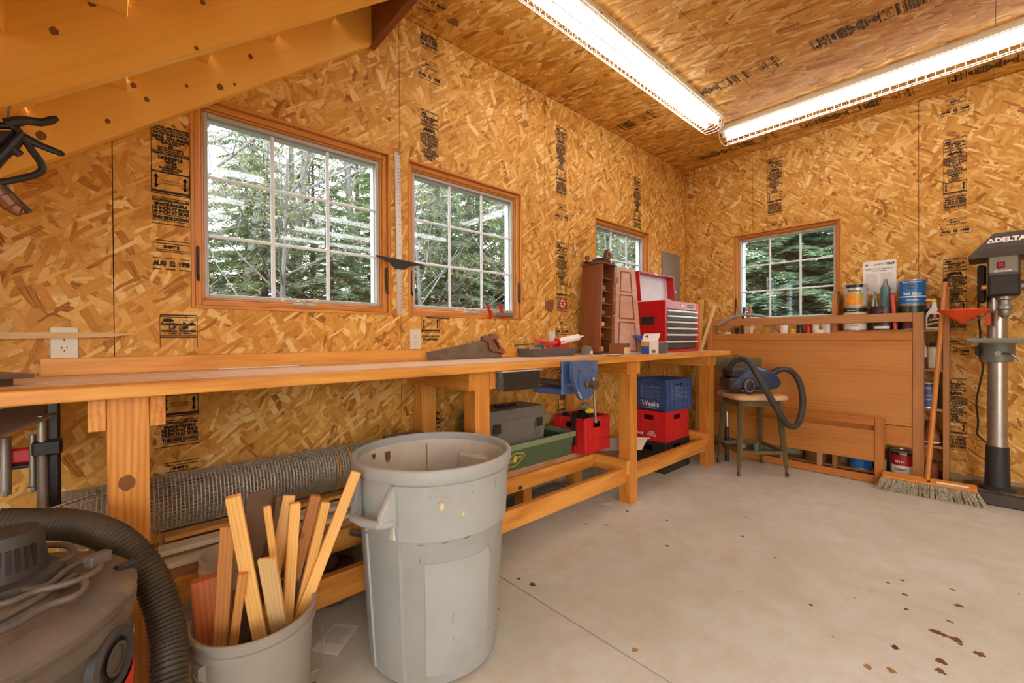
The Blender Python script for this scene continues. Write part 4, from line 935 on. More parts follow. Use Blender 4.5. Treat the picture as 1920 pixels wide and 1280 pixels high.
o = MB().lathe([(0, 0), (.028, .002), (.03, .02), (.024, .03), (.0, .032)], n=16).build('wooden_knob', 'handle_wood', None); o.location = incab(.12, .05, .07); tag(o, 'round dark wooden knob on the second lowest cabinet shelf', 'ball')  # a loose round wooden knob
db_ = thing('drawer_box', (cx0+.12, 1.90, BT), 'small dark wooden drawer box standing before the tall cabinet', 'box', math.radians(15)); trough((-.07, -.06, .001), (.07, .06, .085), .008, .001).build('box', 'cabinet_wood', db_, 0)
o = MB().bev((-.035, -.025, .001), (.035, .025, .055), .004).build('sponge', 'sponge', None, 0); o.location = (bx(1172, 1.84), 1.84, BT); tag(o, 'pale yellow sponge on the bench before the tall cabinet', 'sponge')
# hand plane on top of the cabinet
hp_ = thing('hand_plane', Vector(tc.location)+Lz @ V(wd_/2-.03, .09, H_+.0142), 'dark iron hand plane with wooden knob on top of the tall cabinet', 'plane', math.radians(-20))
MB().bev((-.13, -.03, 0), (.15, .03, .008), .002).build('sole', 'black_metal', hp_, 0)
MB().prism([(-.05, .0085), (.11, .0085), (.10, .03), (.03, .05), (-.02, .04), (-.04, .02)], (0, -.028, 0), (1, 0, 0), (0, 0, 1), (0, 1, 0), .056).build('cheek', 'black_metal', hp_, 0)
MB().prism([(.02, .03), (.035, .028), (.0, .125), (-.01, .12)], (0, -.024, 0), (1, 0, 0), (0, 0, 1), (0, 1, 0), .048).build('blade', 'rusty_steel', hp_, 0, Matrix.Translation((.05, 0, 0)) @ Matrix.Rotation(math.radians(35), 4, 'Y') @ Matrix.Translation((-.03, 0, 0)))
MB().lathe([(0, 0), (.012, 0), (.010, .012), (.02, .03), (.02, .042), (.012, .05), (0, .051)], (-.095, 0, .0085), 16).build('knob', 'handle_wood', hp_)
MB().tube(smoothpath([(.115, 0, .01), (.10, 0, .04), (.125, 0, .07), (.10, 0, .105)], 5), [.016]*6+[.015]*6+[.017]*4, 8).build('tote_handle', 'handle_wood', hp_)
# red tool chest
tb = thing('tool_chest', (3.70, 1.96, BT), 'red metal tool chest with silver-fronted drawers and its lid up', 'tool chest')
x0_, x1_, y0_, y1_ = -.318, .312, -.16, .14; Ht = .445
m = MB(); 
for lo, hi in (((x0_, y0_+.012, .001), (x1_, y1_, .02)), ((x0_, y0_+.012, .02), (x0_+.012, y1_, Ht)), ((x1_-.012, y0_+.012, .02), (x1_, y1_, Ht)), ((x0_+.012, y1_-.012, .02), (x1_-.012, y1_, Ht)), ((x0_+.012, y0_+.012, .375), (x1_-.012, y1_-.012, .38))): m.box(lo, hi)
m.build('case', 'tool_red', tb, 0)
m = MB()
for lo, hi in (((x0_, y0_, .001), (x0_+.026, y0_+.012, Ht)), ((x1_-.05, y0_, .001), (x1_, y0_+.012, Ht)), ((x0_+.026, y0_, .001), (x1_-.05, y0_+.012, .025))): m.bev(lo, hi, .002)
m.build('front_frame', 'tool_red', tb, 0); MB().bev((x0_+.026, y0_, .375), (x1_-.05, y0_+.012, Ht), .002).build('top_rail', 'tool_pink', tb, 0)
MB().bev((x0_-.0035, -.06, .24), (x0_-.0005, .07, .31), .001).build('side_handle', 'black_plastic', tb, 0)
zs_ = [.028, .105, .165, .22, .275, .325, .372]
for i in range(6):
    rows = [(x0_+.028, x1_-.052)] if i < 5 else [(x0_+.028, -.04), (-.036, x1_-.052)]
    for a, b in rows:
        dr = MB().bev((a, y0_+.002, zs_[i]+.002), (b, y0_+.011, zs_[i+1]-.003), .001).build('drawer', 'drawer_dark', tb, 0)
        MB().prism([(0, 0), (-.02, -.004), (-.02, -.017), (0, -.021)], (a, y0_+.0015, zs_[i+1]-.003), (0, 1, 0), (0, 0, 1), (1, 0, 0), b-a).build('drawer_pull', 'pull_silver', dr, 0)
MB().bev((.09, y0_-.003, .398), (.2, y0_-.0003, .424), .001).build('badge', 'black_plastic', tb, 0); MB().text('CRAFTSMAN', (.145, y0_-.0035, .411), (1, 0, 0), (0, 0, 1), .012, .09, .04).build('badge_lettering', 'white_print', tb, 0)
MB().cyl((-.02, y0_, .41), (-.02, y0_-.006, .41), .009, n=12).build('lock', 'chrome', tb)
M = Matrix.Translation((0, y1_, Ht+.002)) @ Matrix.Rotation(math.radians(-4), 4, 'X')
m = MB()
for lo, hi in (((x0_, .0, 0), (x1_, .006, .27)), ((x0_, -.075, 0), (x0_+.008, .0, .27)), ((x1_-.008, -.075, 0), (x1_, 0, .27)), ((x0_, -.075, .262), (x1_, 0, .27))): m.box(lo, hi)
lid = m.build('lid', 'tool_red', tb, 0, M); MB().box((x0_+.009, -.0015, .004), (x1_-.009, -.0003, .26)).build('lining', 'lid_lining', lid, 0); MB().bev((-.05, -.08, .256), (0, -.0755, .266), .001).build('catch', 'chrome', lid, 0)
nbk = thing('notebook', (3.62, 1.96, BT+.4465), 'small curled pale notebook on top of the red tool chest', 'notebook', .2); MB().prism([(-.12, 0), (.12, 0), (.12, .006), (.06, .018), (-.05, .02), (-.11, .008)], (0, -.08, 0), (1, 0, 0), (0, 0, 1), (0, 1, 0), .15).build('pages', 'sponge', nbk, 0); MB().bev((-.125, -.085, -.004), (.125, .075, -.0005), .001).build('cover', 'white_print', nbk, 0)
# carton
ct = thing('glove_carton', (3.12, 1.755, BT), 'opened white and blue carton on the bench before the red tool chest', 'box', math.radians(0))
trough((-.065, -.07, .001), (.085, .075, .095), .002, .0005).build('carton', 'white_print', ct, 0)
MB().box((-.0662, -.068, .002), (-.0652, .0, .094)).build('blue_panel', 'box_blue', ct, 0, Matrix.Translation((-.0002, .073, 0))); MB().box((-.0662, -.03, .06), (-.0655, .035, .0945)).build('orange_panel', 'box_orange', ct, 0, Matrix.Translation((-.0012, .038, 0)))
for k, (M, mt) in enumerate(((Matrix.Translation((-.065, 0, .0965)) @ Matrix.Rotation(math.radians(-58), 4, 'Y'), 'white_print'), (Matrix.Translation((.0, .075, .0965)) @ Matrix.Rotation(math.radians(35), 4, 'X'), 'box_blue'))):
    f = (MB().box((0, -.068, 0), (.075, .072, .0015)) if k == 0 else MB().box((-.064, 0, 0), (.084, .09, .0015))).build('flap', mt, ct, 0, M)
    if k == 0: MB().prism([(.02, -.05), (.05, -.05), (.055, .0), (.04, .04), (.02, .02)], (0, 0, -.001), (1, 0, 0), (0, 1, 0), (0, 0, 1), .0008).build('flap_print', 'box_blue', f, 0); MB().prism([(.03, .02), (.06, .03), (.05, .06)], (0, 0, .0017), (1, 0, 0), (0, 1, 0), (0, 0, 1), .0005).build('flap_print', 'tool_red', f, 0)
MB().box((-.06, -.0712, .004), (.08, -.0703, .09)).build('side_print', 'ink_soft', ct, 0); m = MB()
for i in range(7): m.box((-.0668, -.05+i*.005, .01), (-.0663, -.0475+i*.005, .035))
m.build('bar_code', 'ink', ct, 0)['kind'] = 'stuff'
o = MB().prism([(-.07, -.02), (.03, -.035), (.08, -.01), (.05, .03), (-.05, .035)], (0, 0, .0005), (1, 0, 0), (0, 1, 0), (0, 0, 1), .001).build('paper_scrap', 'paper', None, 0); o.location = (bx(1262, 1.67), 1.675, BT); tag(o, 'small white paper scrap on the bench edge before the tool chest', 'paper')
o = MB().lathe([(0, 0), (.05, .001), (.065, .008), (.063, .010), (.048, .004), (0, .003)], n=24).build('saucer', 'cream_plastic', None); o.location = (bx(1150, 1.78), 1.78, BT+.0005); tag(o, 'small cream saucer on the bench before the tall cabinet', 'saucer')
o = beam('tan_strip', (2.03, W-.05, BT+.004), (1.96, W-.32, BT+.004), .004, .004, 'bench_wood') if False else None
o = beam('pine_block', (1.90, W-.062, BT+.035), (2.045, W-.062, BT+.035), .03, .068, 'bench_wood'); tag(o, 'short orange pine block standing behind the saw handle', 'block')
o = beam('thin_stick', (.30, 2.20, BT+.003), (.62, 2.19, BT+.003), .02, .004, 'white_print'); tag(o, 'thin white stick lying on the bench below the first window', 'stick')
# ------------------------------------------------------------------ hung on the wall
rl = thing('square_rule', (1.187, W-.001, 1.31), 'aluminium rule with a sliding black head hung between two windows', 'ruler')
MB().bev((-.018, -.006, .0), (.018, -.0012, .93), .001).build('blade', 'aluminium', rl, 0, Matrix.Rotation(math.radians(-.6), 4, 'Y'))
MB().prism([(-.145, .325), (.15, .305), (.15, .298), (.06, .285), (.03, .262), (-.03, .262), (-.06, .292), (-.145, .318)], (0, -.018, 0), (1, 0, 0), (0, 0, 1), (0, 1, 0), .011).build('head', 'black_plastic', rl, 25)
m = MB()
for i in range(1, 46): m.box((.006 if i % 2 else -.0, -.0066, .02*i), (.014, -.0061, .02*i+.002))
for i in range(1, 92): m.box((-.016, -.0066, .01*i), (-.011, -.0061, .01*i+.0012))
m.build('scale_marks', 'ink', rl, 0, Matrix.Rotation(math.radians(-.6), 4, 'Y'))['kind'] = 'stuff'
MB().cyl((-.006, -.0, .915), (-.002, -.03, .925), .0018, n=6).build('nail', 'black_metal', rl)
for i, px in enumerate((908, 930)):
    c = thing('spring_clamp', at(px+8, 590, 'y', W-.006), ['red-handled clamp hung on the second window sill, nearer the window crank', 'red-handled clamp hung on the second window sill, nearer the corner'][i], 'clamp')
    MB().prism([(-.032, .075), (-.012, .078), (.004, .035), (.02, .02), (.02, -.028), (.0, -.028), (-.004, .015), (-.018, .04)], (0, -.016, 0), (1, 0, 0), (0, 0, 1), (0, 1, 0), .008).build('handle', 'tool_red', c, 0); MB().bev((-.045, -.012, .07), (.0, -.006, .08), .002).build('jaw', 'rusty_steel', c, 0)
o = MB().bev((-.09, -.025, .0), (.09, -.003, .03), .006).build('sharpening_stone', 'tote_grey', None, 0); o.location = (1.98, W, 1.3195); tag(o, 'grey sharpening stone lying on the second window sill', 'stone')
o = MB().cyl((1.36, W-.012, 1.300), (1.52, W-.012, 1.296), .004, n=6).build('pencil', 'black_metal', None); tag(o, 'dark pencil lying below the second window frame', 'pencil')
# outlets
def outlet(loc, lb, sw=False):
    r = thing('wall_outlet' if not sw else 'light_switch', loc, lb, 'outlet' if not sw else 'switch')
    MB().bev((-.036, -.006, -.058), (.036, -.0003, .058), .002).build('cover_plate', 'outlet_ivory', r, 0)
    if sw: MB().bev((-.017, -.0095, -.034), (.017, -.0062, .034), .001).build('rocker', 'white_paint', r, 0); return r
    for z in (-.02, .02):
        f = MB().prism([(.017*math.cos(t*math.pi/8), .0145*math.sin(t*math.pi/8)) for t in range(16)], (0, -.008, z), (1, 0, 0), (0, 0, 1), (0, 1, 0), .0018).build('receptacle', 'outlet_ivory', r, 30)
        for x, w in ((-.0065, .0012), (.0065, .0012)): MB().box((x-w, -.0085, z-.001), (x+w, -.0081, z+.007)).build('slot', 'slot_dark', f, 0)
        MB().cyl((0, -.0081, z-.008), (0, -.0086, z-.008), .0025, n=8).build('slot', 'slot_dark', f)
    return r
outlet((-.158, W, 1.160), 'ivory wall outlet above the left end of the bench'); outlet((1.287, W, 1.167), 'ivory wall outlet below the second window'); outlet((2.49, W, 1.17), 'ivory light switch behind the caulking gun', True)
o = MB(); o.prism([(0, -.004), (.52, .010), (.60, .021), (.52, .028), (0, .026)], (-.56, W-.0165, 1.172), (1, 0, 0), (0, 0, 1), (0, 1, 0), .006); o = o.build('lath_strip', 'pale_wood', None, 0); tag(o, 'thin pale wood lath across the left wall outlet', 'strip')
ep = thing('breaker_panel', (4.386, W, 1.72), 'flat grey breaker panel cover in the corner of the window wall', 'panel')
MB().bev((-.19, -.014, -.42), (.19, -.0003, .36), .003).build('cover', 'panel_grey', ep, 0); MB().bev((-.1, -.019, -.40), (.11, -.0142, .08), .002).build('door', 'panel_grey', ep, 0); MB().bev((.07, -.0225, -.07), (.09, -.0192, -.04), .001).build('latch', 'white_print', ep, 0)
# tool hung below the stairs at the far left
ht = thing('breast_drill', at(20, 300, 'y', 1.70), 'black iron hand tool with lever handles and a looped frame hung below the stairs', 'hand tool')
hl_ = Vector(ht.location)
def hp3(px, py, Y=1.70): return at(px, py, 'y', Y)-hl_
MB().tube(smoothpath([hp3(-30, 238), hp3(18, 236), hp3(38, 250), hp3(60, 282), hp3(78, 308), hp3(76, 322), hp3(50, 332), hp3(0, 342), hp3(-30, 345)], 6), .0085, 8).build('frame', 'black_metal', ht)
MB().tube(smoothpath([hp3(10, 232), hp3(45, 226), hp3(80, 229), hp3(108, 221)], 6), [.013]*6+[.011]*6+[.010]*5+[.007]*2, 8).build('lever', 'black_metal', ht); MB().tube(smoothpath([hp3(48, 258), hp3(75, 272), hp3(105, 284), hp3(121, 290)], 6), [.010]*6+[.009]*6+[.008]*5+[.005]*2, 8).build('lever', 'black_metal', ht)
MB().tube([hp3(-20, 325), hp3(0, 298), hp3(25, 272), hp3(45, 250)], [.009, .011, .013, .010], 10).build('shank', 'black_metal', ht); MB().cyl(hp3(25, 280), hp3(38, 290), .010, n=10).build('stub', 'black_metal', ht)
MB().tube(smoothpath([hp3(2, 348), hp3(20, 365), hp3(40, 385), hp3(55, 398)], 6), .008, 8).build('grip_edge', 'black_metal', ht); MB().tube(smoothpath([hp3(-8, 352), hp3(8, 370), hp3(28, 390), hp3(46, 398)], 6), [.014]*6+[.02]*6+[.016]*5+[.008]*2, 10).build('grip', 'handle_wood', ht)
MB().hull([hp3(-30, 240)+V(0, .02, 0), hp3(30, 238)+V(0, .02, 0), hp3(40, 262)+V(0, .02, 0), hp3(-5, 290)+V(0, .02, 0), hp3(-30, 290)+V(0, .02, 0), hp3(-20, 250)+V(0, -.015, 0), hp3(25, 250)+V(0, -.015, 0), hp3(0, 275)+V(0, -.015, 0)]).build('gear_case', 'black_metal', ht, 25)
hk0 = hp3(14, 238); MB().tube([hk0, hk0+V(0, .02, .05), V(hk0.x, 1.745-hl_.y, bot(hk0.x+hl_.x)+.01-hl_.z)], .003, 6).build('hook', 'dull_steel', ht)
# ================================================================== foreground
# trash can
tcx, tcy = .888, 1.432
tn = thing('trash_can', (tcx, tcy, 0), 'large scuffed grey plastic trash can on the floor before the bench', 'trash can')
def rz_(z): return .238+(.283-.238)*(z/.74)
prof = [(0, .004), (.225, .004), (.236, .010), (rz_(.03)+.001, .03), (rz_(.50), .50), (rz_(.505)+.006, .508), (rz_(.70)+.006, .70), (rz_(.705)+.004, .705)]
MB().lathe(prof, (0, 0, 0), 72).build('shell', 'bin_grey', tn, 40)
MB().lathe([(.284, .700), (.298, .702), (.301, .712), (.301, .738), (.297, .744), (.288, .745), (.281, .738), (.280, .715)], (0, 0, 0), 72).build('rim', 'bin_grey', tn, 40)
MB().lathe([(.280, .716), (.274, .69), (rz_(.5)-.006, .5), (rz_(.03)-.007, .03), (.22, .018), (0, .018)], (0, 0, 0), 72).build('inner_wall', 'bin_inside', tn, 40)
def patch(nm, a0, a1, z0, z1, off, th, mat='bin_grey', n=16, taper=True):
    m = MB(); vs = []; fs = []
    nz = 3
    for i in range(n+1):
        a = math.radians(a0+(a1-a0)*i/n); 
        for j in range(nz+1):
            z = z0+(z1-z0)*j/nz; e = th if (0 < i < n and 0 < j < nz) else 0
            vs.append((math.cos(a)*(rz_(z)+off+e), math.sin(a)*(rz_(z)+off+e), z))
    # dense edge rows so the border reads as a crisp step
    for i in range(n):
        for j in range(nz): fs.append((i*(nz+1)+j, (i+1)*(nz+1)+j, (i+1)*(nz+1)+j+1, i*(nz+1)+j+1))
    return m.add(vs, fs)
def step_patch(nm, a0, a1, z0, z1, off, th, mat='bin_grey'):
    m = MB(); A = [a0, a0+.5]+[a0+.5+(a1-a0-1)*i/14 for i in range(1, 14)]+[a1-.5, a1]; Zs = [z0, z0+.003, (z0+z1)/2, z1-.003, z1]; vs = []
    for i, a in enumerate(A):
        for j, z in enumerate(Zs):
            e = th if 0 < i < len(A)-1 and 0 < j < 4 else -.001; r = rz_(z)+off+e; vs.append((math.cos(math.radians(a))*r, math.sin(math.radians(a))*r, z))
    fs = [(i*5+j, (i+1)*5+j, (i+1)*5+j+1, i*5+j+1) for i in range(len(A)-1) for j in range(4)]
    return m.add(vs, fs).build(nm, mat, tn, 25)
for c in (258, 78): step_patch('body_panel', c-27, c+27, .045, .435, .0, .005); 
for c in (225, 45): step_patch('upper_band', c-12 if c == 225 else c-8, c+125, .505, .695, .006, .004)
for a in (214, 180, 34, 0): step_patch('body_rib', a-1.6, a+1.6, .02, .50, .0, .006)
for c in (196, 16):
    ca = math.radians(c); u = V(math.cos(ca), math.sin(ca), 0); s = V(-math.sin(ca), math.cos(ca), 0); r0 = rz_(.62)
    m = MB()
    for sg in (-1, 1):
        p = [u*(r0+.0)+s*sg*.085+V(0, 0, z) for z in (.56, .695)]; q = [u*(r0+.055)+s*sg*.065+V(0, 0, .575), u*(r0+.05)+s*sg*.065+V(0, 0, .61), u*(r0+.012)+s*sg*.085+V(0, 0, .695)]
        m.hull([p[0]+s*.006, p[0]-s*.006, p[1]+s*.006, p[1]-s*.006]+[x+s*k for x in q for k in (-.006, .006)])
    m.build('handle_bracket', 'bin_grey', tn, 0)['kind'] = 'stuff'
    MB().tube([u*(r0+.01)+s*-.085+V(0, 0, .578), u*(r0+.05)+s*-.06+V(0, 0, .578), u*(r0+.058)+V(0, 0, .578), u*(r0+.05)+s*.06+V(0, 0, .578), u*(r0+.01)+s*.085+V(0, 0, .578)], .014, 10).build('handle_grip', 'bin_grey', tn)
    M = Matrix.Rotation(ca, 4, 'Z') @ Matrix.Translation((rz_(.6)-.034, 0, 0)); MB().bev((0, -.08, .50), (.03, .08, .665), .012).build('handle_pocket', 'bin_inside', tn, 25, M)
# paint marks
for px, py, r, mt in ((828, 948, .009, 'yellow'), (866, 960, .006, 'white_print')):
    p = oncyl(px, py, tcx, tcy, .277); n_ = (V(p.x-tcx, p.y-tcy, 0)).normalized(); q = p+n_*.012
    MB().prism([(r*(1+.3*math.sin(k*2.3))*math.cos(k*math.pi/6)*.7, r*(1.6+.4*math.cos(k*1.7))*math.sin(k*math.pi/6)) for k in range(12)], q-V(tcx, tcy, 0)-n_*.014, V(-n_.y, n_.x, 0), (0, 0, 1), n_, .015).build('paint_mark', 'sponge', tn, 0)
for px, py, w_, h_, tl in ((790, 1019, .03, .003, 0), (835, 1014, .035, .004, .1), (872, 1003, .035, .006, .15), (788, 1050, .003, .03, .3), (915, 1030, .003, .05, -.4), (850, 1160, .003, .04, .2), (851, 1200, .003, .02, 0), (805, 930, .012, .003, -.6), (825, 941, .02, .003, .2), (884, 921, .014, .003, .4), (925, 900, .003, .06, .2), (920, 1180, .006, .012, .3)):
    p = oncyl(px, py, tcx, tcy, .262 if py > 980 else .279); zz = p.z; rr0 = rz_(zz)+(.0103 if zz > .505 else .0062); a_ = math.atan2(p.y-tcy, p.x-tcx); m = MB(); vs = []
    for k in range(9):
        u_ = -.5+k/8; t_ = .5-abs(u_)
        for sg in (-1, 1):
            if w_ > h_: X_, Z_ = u_*w_, sg*h_*t_+tl*u_*w_
            else: X_, Z_ = sg*w_*t_+tl*u_*h_, u_*h_
            q = a_+X_/rr0; vs.append((math.cos(q)*rr0, math.sin(q)*rr0, zz+Z_))
    m.add(vs, [(2*k, 2*k+2, 2*k+3, 2*k+1) for k in range(8)]).build('scuff_mark', 'scuff', tn, 0)
def oncyl_far(px, py, cx, cy, R):
    d = _F+_R*((px-960)/FPX)+_U*((640-py)/FPX); a = d.x**2+d.y**2; b = -2*(d.x*cx+d.y*cy); c = cx*cx+cy*cy-R*R
    return _O+d*((-b+math.sqrt(max(0, b*b-4*a*c)))/(2*a))
for px, py, w_, h_, mt in ((703, 853, .012, .022, 'stain'), (728, 858, .014, .026, 'stain'), (800, 850, .004, .12, 'stain_rust')):
    p = oncyl_far(px, py, tcx, tcy, .268); a_ = math.atan2(p.y-tcy, p.x-tcx); vs = []
    def rin(z): return .274+(rz_(.5)-.006-.274)*(.69-z)/.19-.0008
    for k in range(9):
        for j in range(5):
            u_, v_ = -1+k/4, -1+j/2; X_ = u_*w_*(1 if j > 1 else .7); Z_ = p.z+v_*h_*(1-.5*abs(math.sin(k*1.9)) if j == 0 else 1); Z_ = min(Z_, .70); q = a_+X_/.27; vs.append((math.cos(q)*rin(Z_), math.sin(q)*rin(Z_), Z_))
    MB().add(vs, [(k*5+j, (k+1)*5+j, (k+1)*5+j+1, k*5+j+1) for k in range(8) for j in range(4)]).build('rust_drip', mt, tn, 0)
# ------------------------------------------------------------------ pail of sticks
pcx, pcy, PZ = .275, 1.405, .395
pl_ = thing('stick_pail', (pcx, pcy, 0), 'grey plastic pail full of wood offcuts in the foreground', 'pail')
MB().lathe([(0, .003), (.128, .003), (.134, .01), (.150, PZ-.045), (.157, PZ-.045), (.1575, PZ-.03), (.153, PZ-.028), (.153, PZ-.012), (.160, PZ-.01), (.161, PZ-.002), (.156, PZ+.002), (.149, PZ), (.147, PZ-.05), (.129, .02), (0, .012)], (0, 0, 0), 56).build('shell', 'pail_grey', pl_, 40)
cd = math.atan2(-pcy, -pcx)
for a in (cd-.95, cd+2.19):
    u = V(math.cos(a), math.sin(a), 0); s = V(-u.y, u.x, 0); m = MB(); m.hull([u*.146+s*x+V(0, 0, z) for x in (-.02, .02) for z in (PZ-.10, PZ-.05)]+[u*.162+s*x+V(0, 0, z) for x in (-.014, .014) for z in (PZ-.085, PZ-.055)]); m.build('ear', 'pail_grey', pl_, 0)
e0 = V(math.cos(cd-.95), math.sin(cd-.95), 0)*.165+V(0, 0, PZ-.07); e1 = V(math.cos(cd+2.19), math.sin(cd+2.19), 0)*.165+V(0, 0, PZ-.07)
tw = V(math.cos(cd+.75), math.sin(cd+.75), 0)
bp = smoothpath([e0, V(math.cos(cd-.55), math.sin(cd-.55), 0)*.172+V(0, 0, PZ-.13), V(math.cos(cd), math.sin(cd), 0)*.178+V(0, 0, PZ-.20), V(math.cos(cd+.6), math.sin(cd+.6), 0)*.182+V(0, 0, PZ-.215), V(math.cos(cd+1.2), math.sin(cd+1.2), 0)*.182+V(0, 0, PZ-.17), V(math.cos(cd+1.75), math.sin(cd+1.75), 0)*.174+V(0, 0, PZ-.10), e1], 6)
MB().tube(bp, .0022, 6).build('bail_wire', 'dull_steel', pl_); MB().tube(bp[14:22], .008, 8).build('bail_grip', 'black_plastic', pl_)
def stick(T, E, Yt, w, h, mat, label, roll=0.0, name='wood_offcut', top=None):
    """T,E: photo points on the stick's top end and where it meets the pail rim; Yt: depth of the top"""
    best = None
    for k in range(1, 60):
        q = (E[0]+(E[0]-T[0])*k*.03, E[1]+(E[1]-T[1])*k*.03)
        if q[1] > 1900: break
        p = at(q[0], q[1], 'z', .03); r = math.hypot(p.x-pcx, p.y-pcy)
        if best is None or r < best[0]: best = (r, p)
    b = best[1]; dv = V(b.x-pcx, b.y-pcy, 0)
    if dv.length > .10: b = V(pcx, pcy, .03)+dv.normalized()*.10
    t = at(T[0], T[1], 'y', Yt)
    up = Matrix.Rotation(roll, 3, (t-b).normalized()) @ _F
    o = beam(name, b, t, w, h, mat, None, up=up, bev=.002); return tag(o, label, 'stick', 'offcuts in the pail')
stick((437, 930), (482, 1165), 1.36, .036, .024, 'stick_wood', 'grooved pine moulding leaning left at the front of the stick pail', .5)
stick((428, 985), (412, 1182), 1.42, .036, .02, 'stick_wood_dark', 'upright pine strip behind the grooved moulding at the pail left side', .3)
stick((388, 1082), (372, 1190), 1.47, .075, .036, 'red_wood', 'short thick reddish block at the left rim of the stick pail', .6)
stick((500, 948), (532, 1160), 1.42, .020, .016, 'stick_wood', 'thin pale stick with slanted end in the middle of the pail', .7)
stick((500, 1046), (528, 1150), 1.33, .046, .014, 'pale_wood', 'short wide pale moulding with a rounded end at the pail front', .1)
stick((553, 942), (540, 1140), 1.42, .030, .026, 'stick_wood', 'square pine stick standing upright in the middle of the pail', .6)
stick((543, 928), (505, 1120), 1.5, .036, .024, 'stick_wood', 'pinkish-topped pine stick behind the upright one in the pail', .4)
stick((592, 928), (556, 1060), 1.5, .034, .03, 'stick_wood_dark', 'dark-knotted square stick leaning right in the pail', .5)
stick((611, 940), (570, 1110), 1.42, .028, .02, 'stick_wood', 'golden stick leaning right before the long offcut in the pail', .6)
stick((668, 884), (592, 1080), 1.36, .032, .018, 'stick_wood', 'longest pale offcut leaning right out of the pail toward the trash can', .4)
stick((520, 930), (490, 1110), 1.5, .014, .03, 'dark_board', 'dark narrow strip behind the middle of the pail', .9)
stick((455, 1075), (440, 1190), 1.35, .022, .016, 'stick_wood_dark', 'short brown stick low at the pail front', .5)
ob = thing('saw_blade', at(488, 990, 'y', 1.5), 'rusty brown old saw blade standing among the sticks in the pail', 'blade')
sb = Vector(ob.location); P4 = [at(x, y, 'y', 1.5)-sb for x, y in ((466, 928), (512, 912), (510, 985), (490, 1120), (462, 1120), (458, 985))]
MB().add([p+V(0, k, 0) for k in (0, .003) for p in P4], [tuple(range(6))[::-1], tuple(range(6, 12))]+[(i, (i+1) % 6, 6+(i+1) % 6, 6+i) for i in range(6)]).build('blade', 'dark_board', ob, 0)
# paper and scraps on the floor
pp_ = MB(); a, b, c, d = [at(*q, 'z', .0012) for q in ((628, 1168), (673, 1172), (632, 1227), (584, 1218))]; pp_.add([a, b, c, d, a-V(0, 0, .001), b-V(0, 0, .001), c-V(0, 0, .001), d-V(0, 0, .001)], [(0, 3, 2, 1), (4, 5, 6, 7), (0, 1, 5, 4), (1, 2, 6, 5), (2, 3, 7, 6), (3, 0, 4, 7)])
lf = thing('leaflet', a, 'printed white leaflet lying on the floor between pail and trash can', 'paper'); pp_.xf(Matrix.Translation(-a)); pp_.build('sheet', 'paper', lf, 0)
m = MB(); ux = (b-a); uy = (d-a)
for k in range(26):
    if k < 3: continue
    q0 = a+uy*(.06+k*.026)+ux*.06; q1 = a+uy*(.06+k*.026)+ux*(.92-.1*((k*7) % 3)); w_ = uy.normalized()*.0009
    m.add([q0-a+V(0, 0, .0004), q1-a+V(0, 0, .0004), q1+w_-a+V(0, 0, .0004), q0+w_-a+V(0, 0, .0004)], [(0, 1, 2, 3)])
m.build('print_lines', 'ink_soft', lf, 0)['kind'] = 'stuff'
p = at(1137, 944, 'z', .001); o = MB().prism([(-.035, -.015), (.03, -.02), (.04, .015), (-.03, .02)], (0, 0, 0), (1, 0, 0), (0, 1, 0), (0, 0, 1), .001).build('paper_tag', 'paper', None, 0); o.location = p; o.rotation_euler = (0, 0, -.8); tag(o, 'small white paper tag on the floor by the third bench leg', 'paper')
o = MB().tube([at(580, 1262, 'z', .002), at(602, 1252, 'z', .002)], .0015, 5).build('wood_splinter', 'pale_wood', None); tag(o, 'pale wood splinter on the floor beside the stick pail', 'splinter')
# ------------------------------------------------------------------ shop vacuum
vx, vy, VR, VZ = -.272, 1.262, .292, .655
sv = thing('shop_vacuum', (vx, vy, 0), 'dusty grey and black shop vacuum cropped at the lower left', 'vacuum')
MB().lathe([(0, .05), (.25, .05), (.262, .07), (.276, VZ-.17), (.284, VZ-.16), (.284, VZ-.055)], (0, 0, 0), 64).build('tank', 'shopvac_tank', sv, 40)
for a in range(4):
    t = a*math.pi/2+.5; MB().cyl((.22*math.cos(t), .22*math.sin(t), 0.001), (.22*math.cos(t), .22*math.sin(t), .05), .03, n=12).build('caster', 'black_plastic', sv)
MB().lathe([(.282, VZ-.058), (.290, VZ-.055), (.292, VZ-.03), (.286, VZ-.026), (.286, VZ-.02), (.292, VZ-.016), (VR, VZ-.004), (.284, VZ+.003), (.25, VZ+.010), (.18, VZ+.014), (.175, VZ+.024), (.12, VZ+.030), (0, VZ+.032)], (0, 0, 0), 64).build('lid', 'shopvac_grey', sv, 40)
kn = at(10, 1000, 'z', VZ+.13)-V(vx, vy, 0)
MB().lathe([(.085, VZ+.028), (.08, VZ+.045), (.060, VZ+.05), (.052, VZ+.124), (.048, VZ+.133), (.038, VZ+.135), (0, VZ+.133)], (kn.x, kn.y, 0), 36).build('motor_housing', 'shopvac_motor', sv, 40)
for k in range(-4, 5):
    a = cd+k*.22+.15; u = V(math.cos(a), math.sin(a), 0); q = V(kn.x, kn.y, VZ+.088)+u*.0565; MB().hull([q+V(-u.y, u.x, 0)*x+V(0, 0, z)+u*w for x in (-.003, .003) for z in (-.022, .022) for w in (-.004, .002)]).build('vent_slot', 'slot_dark', sv, 0)
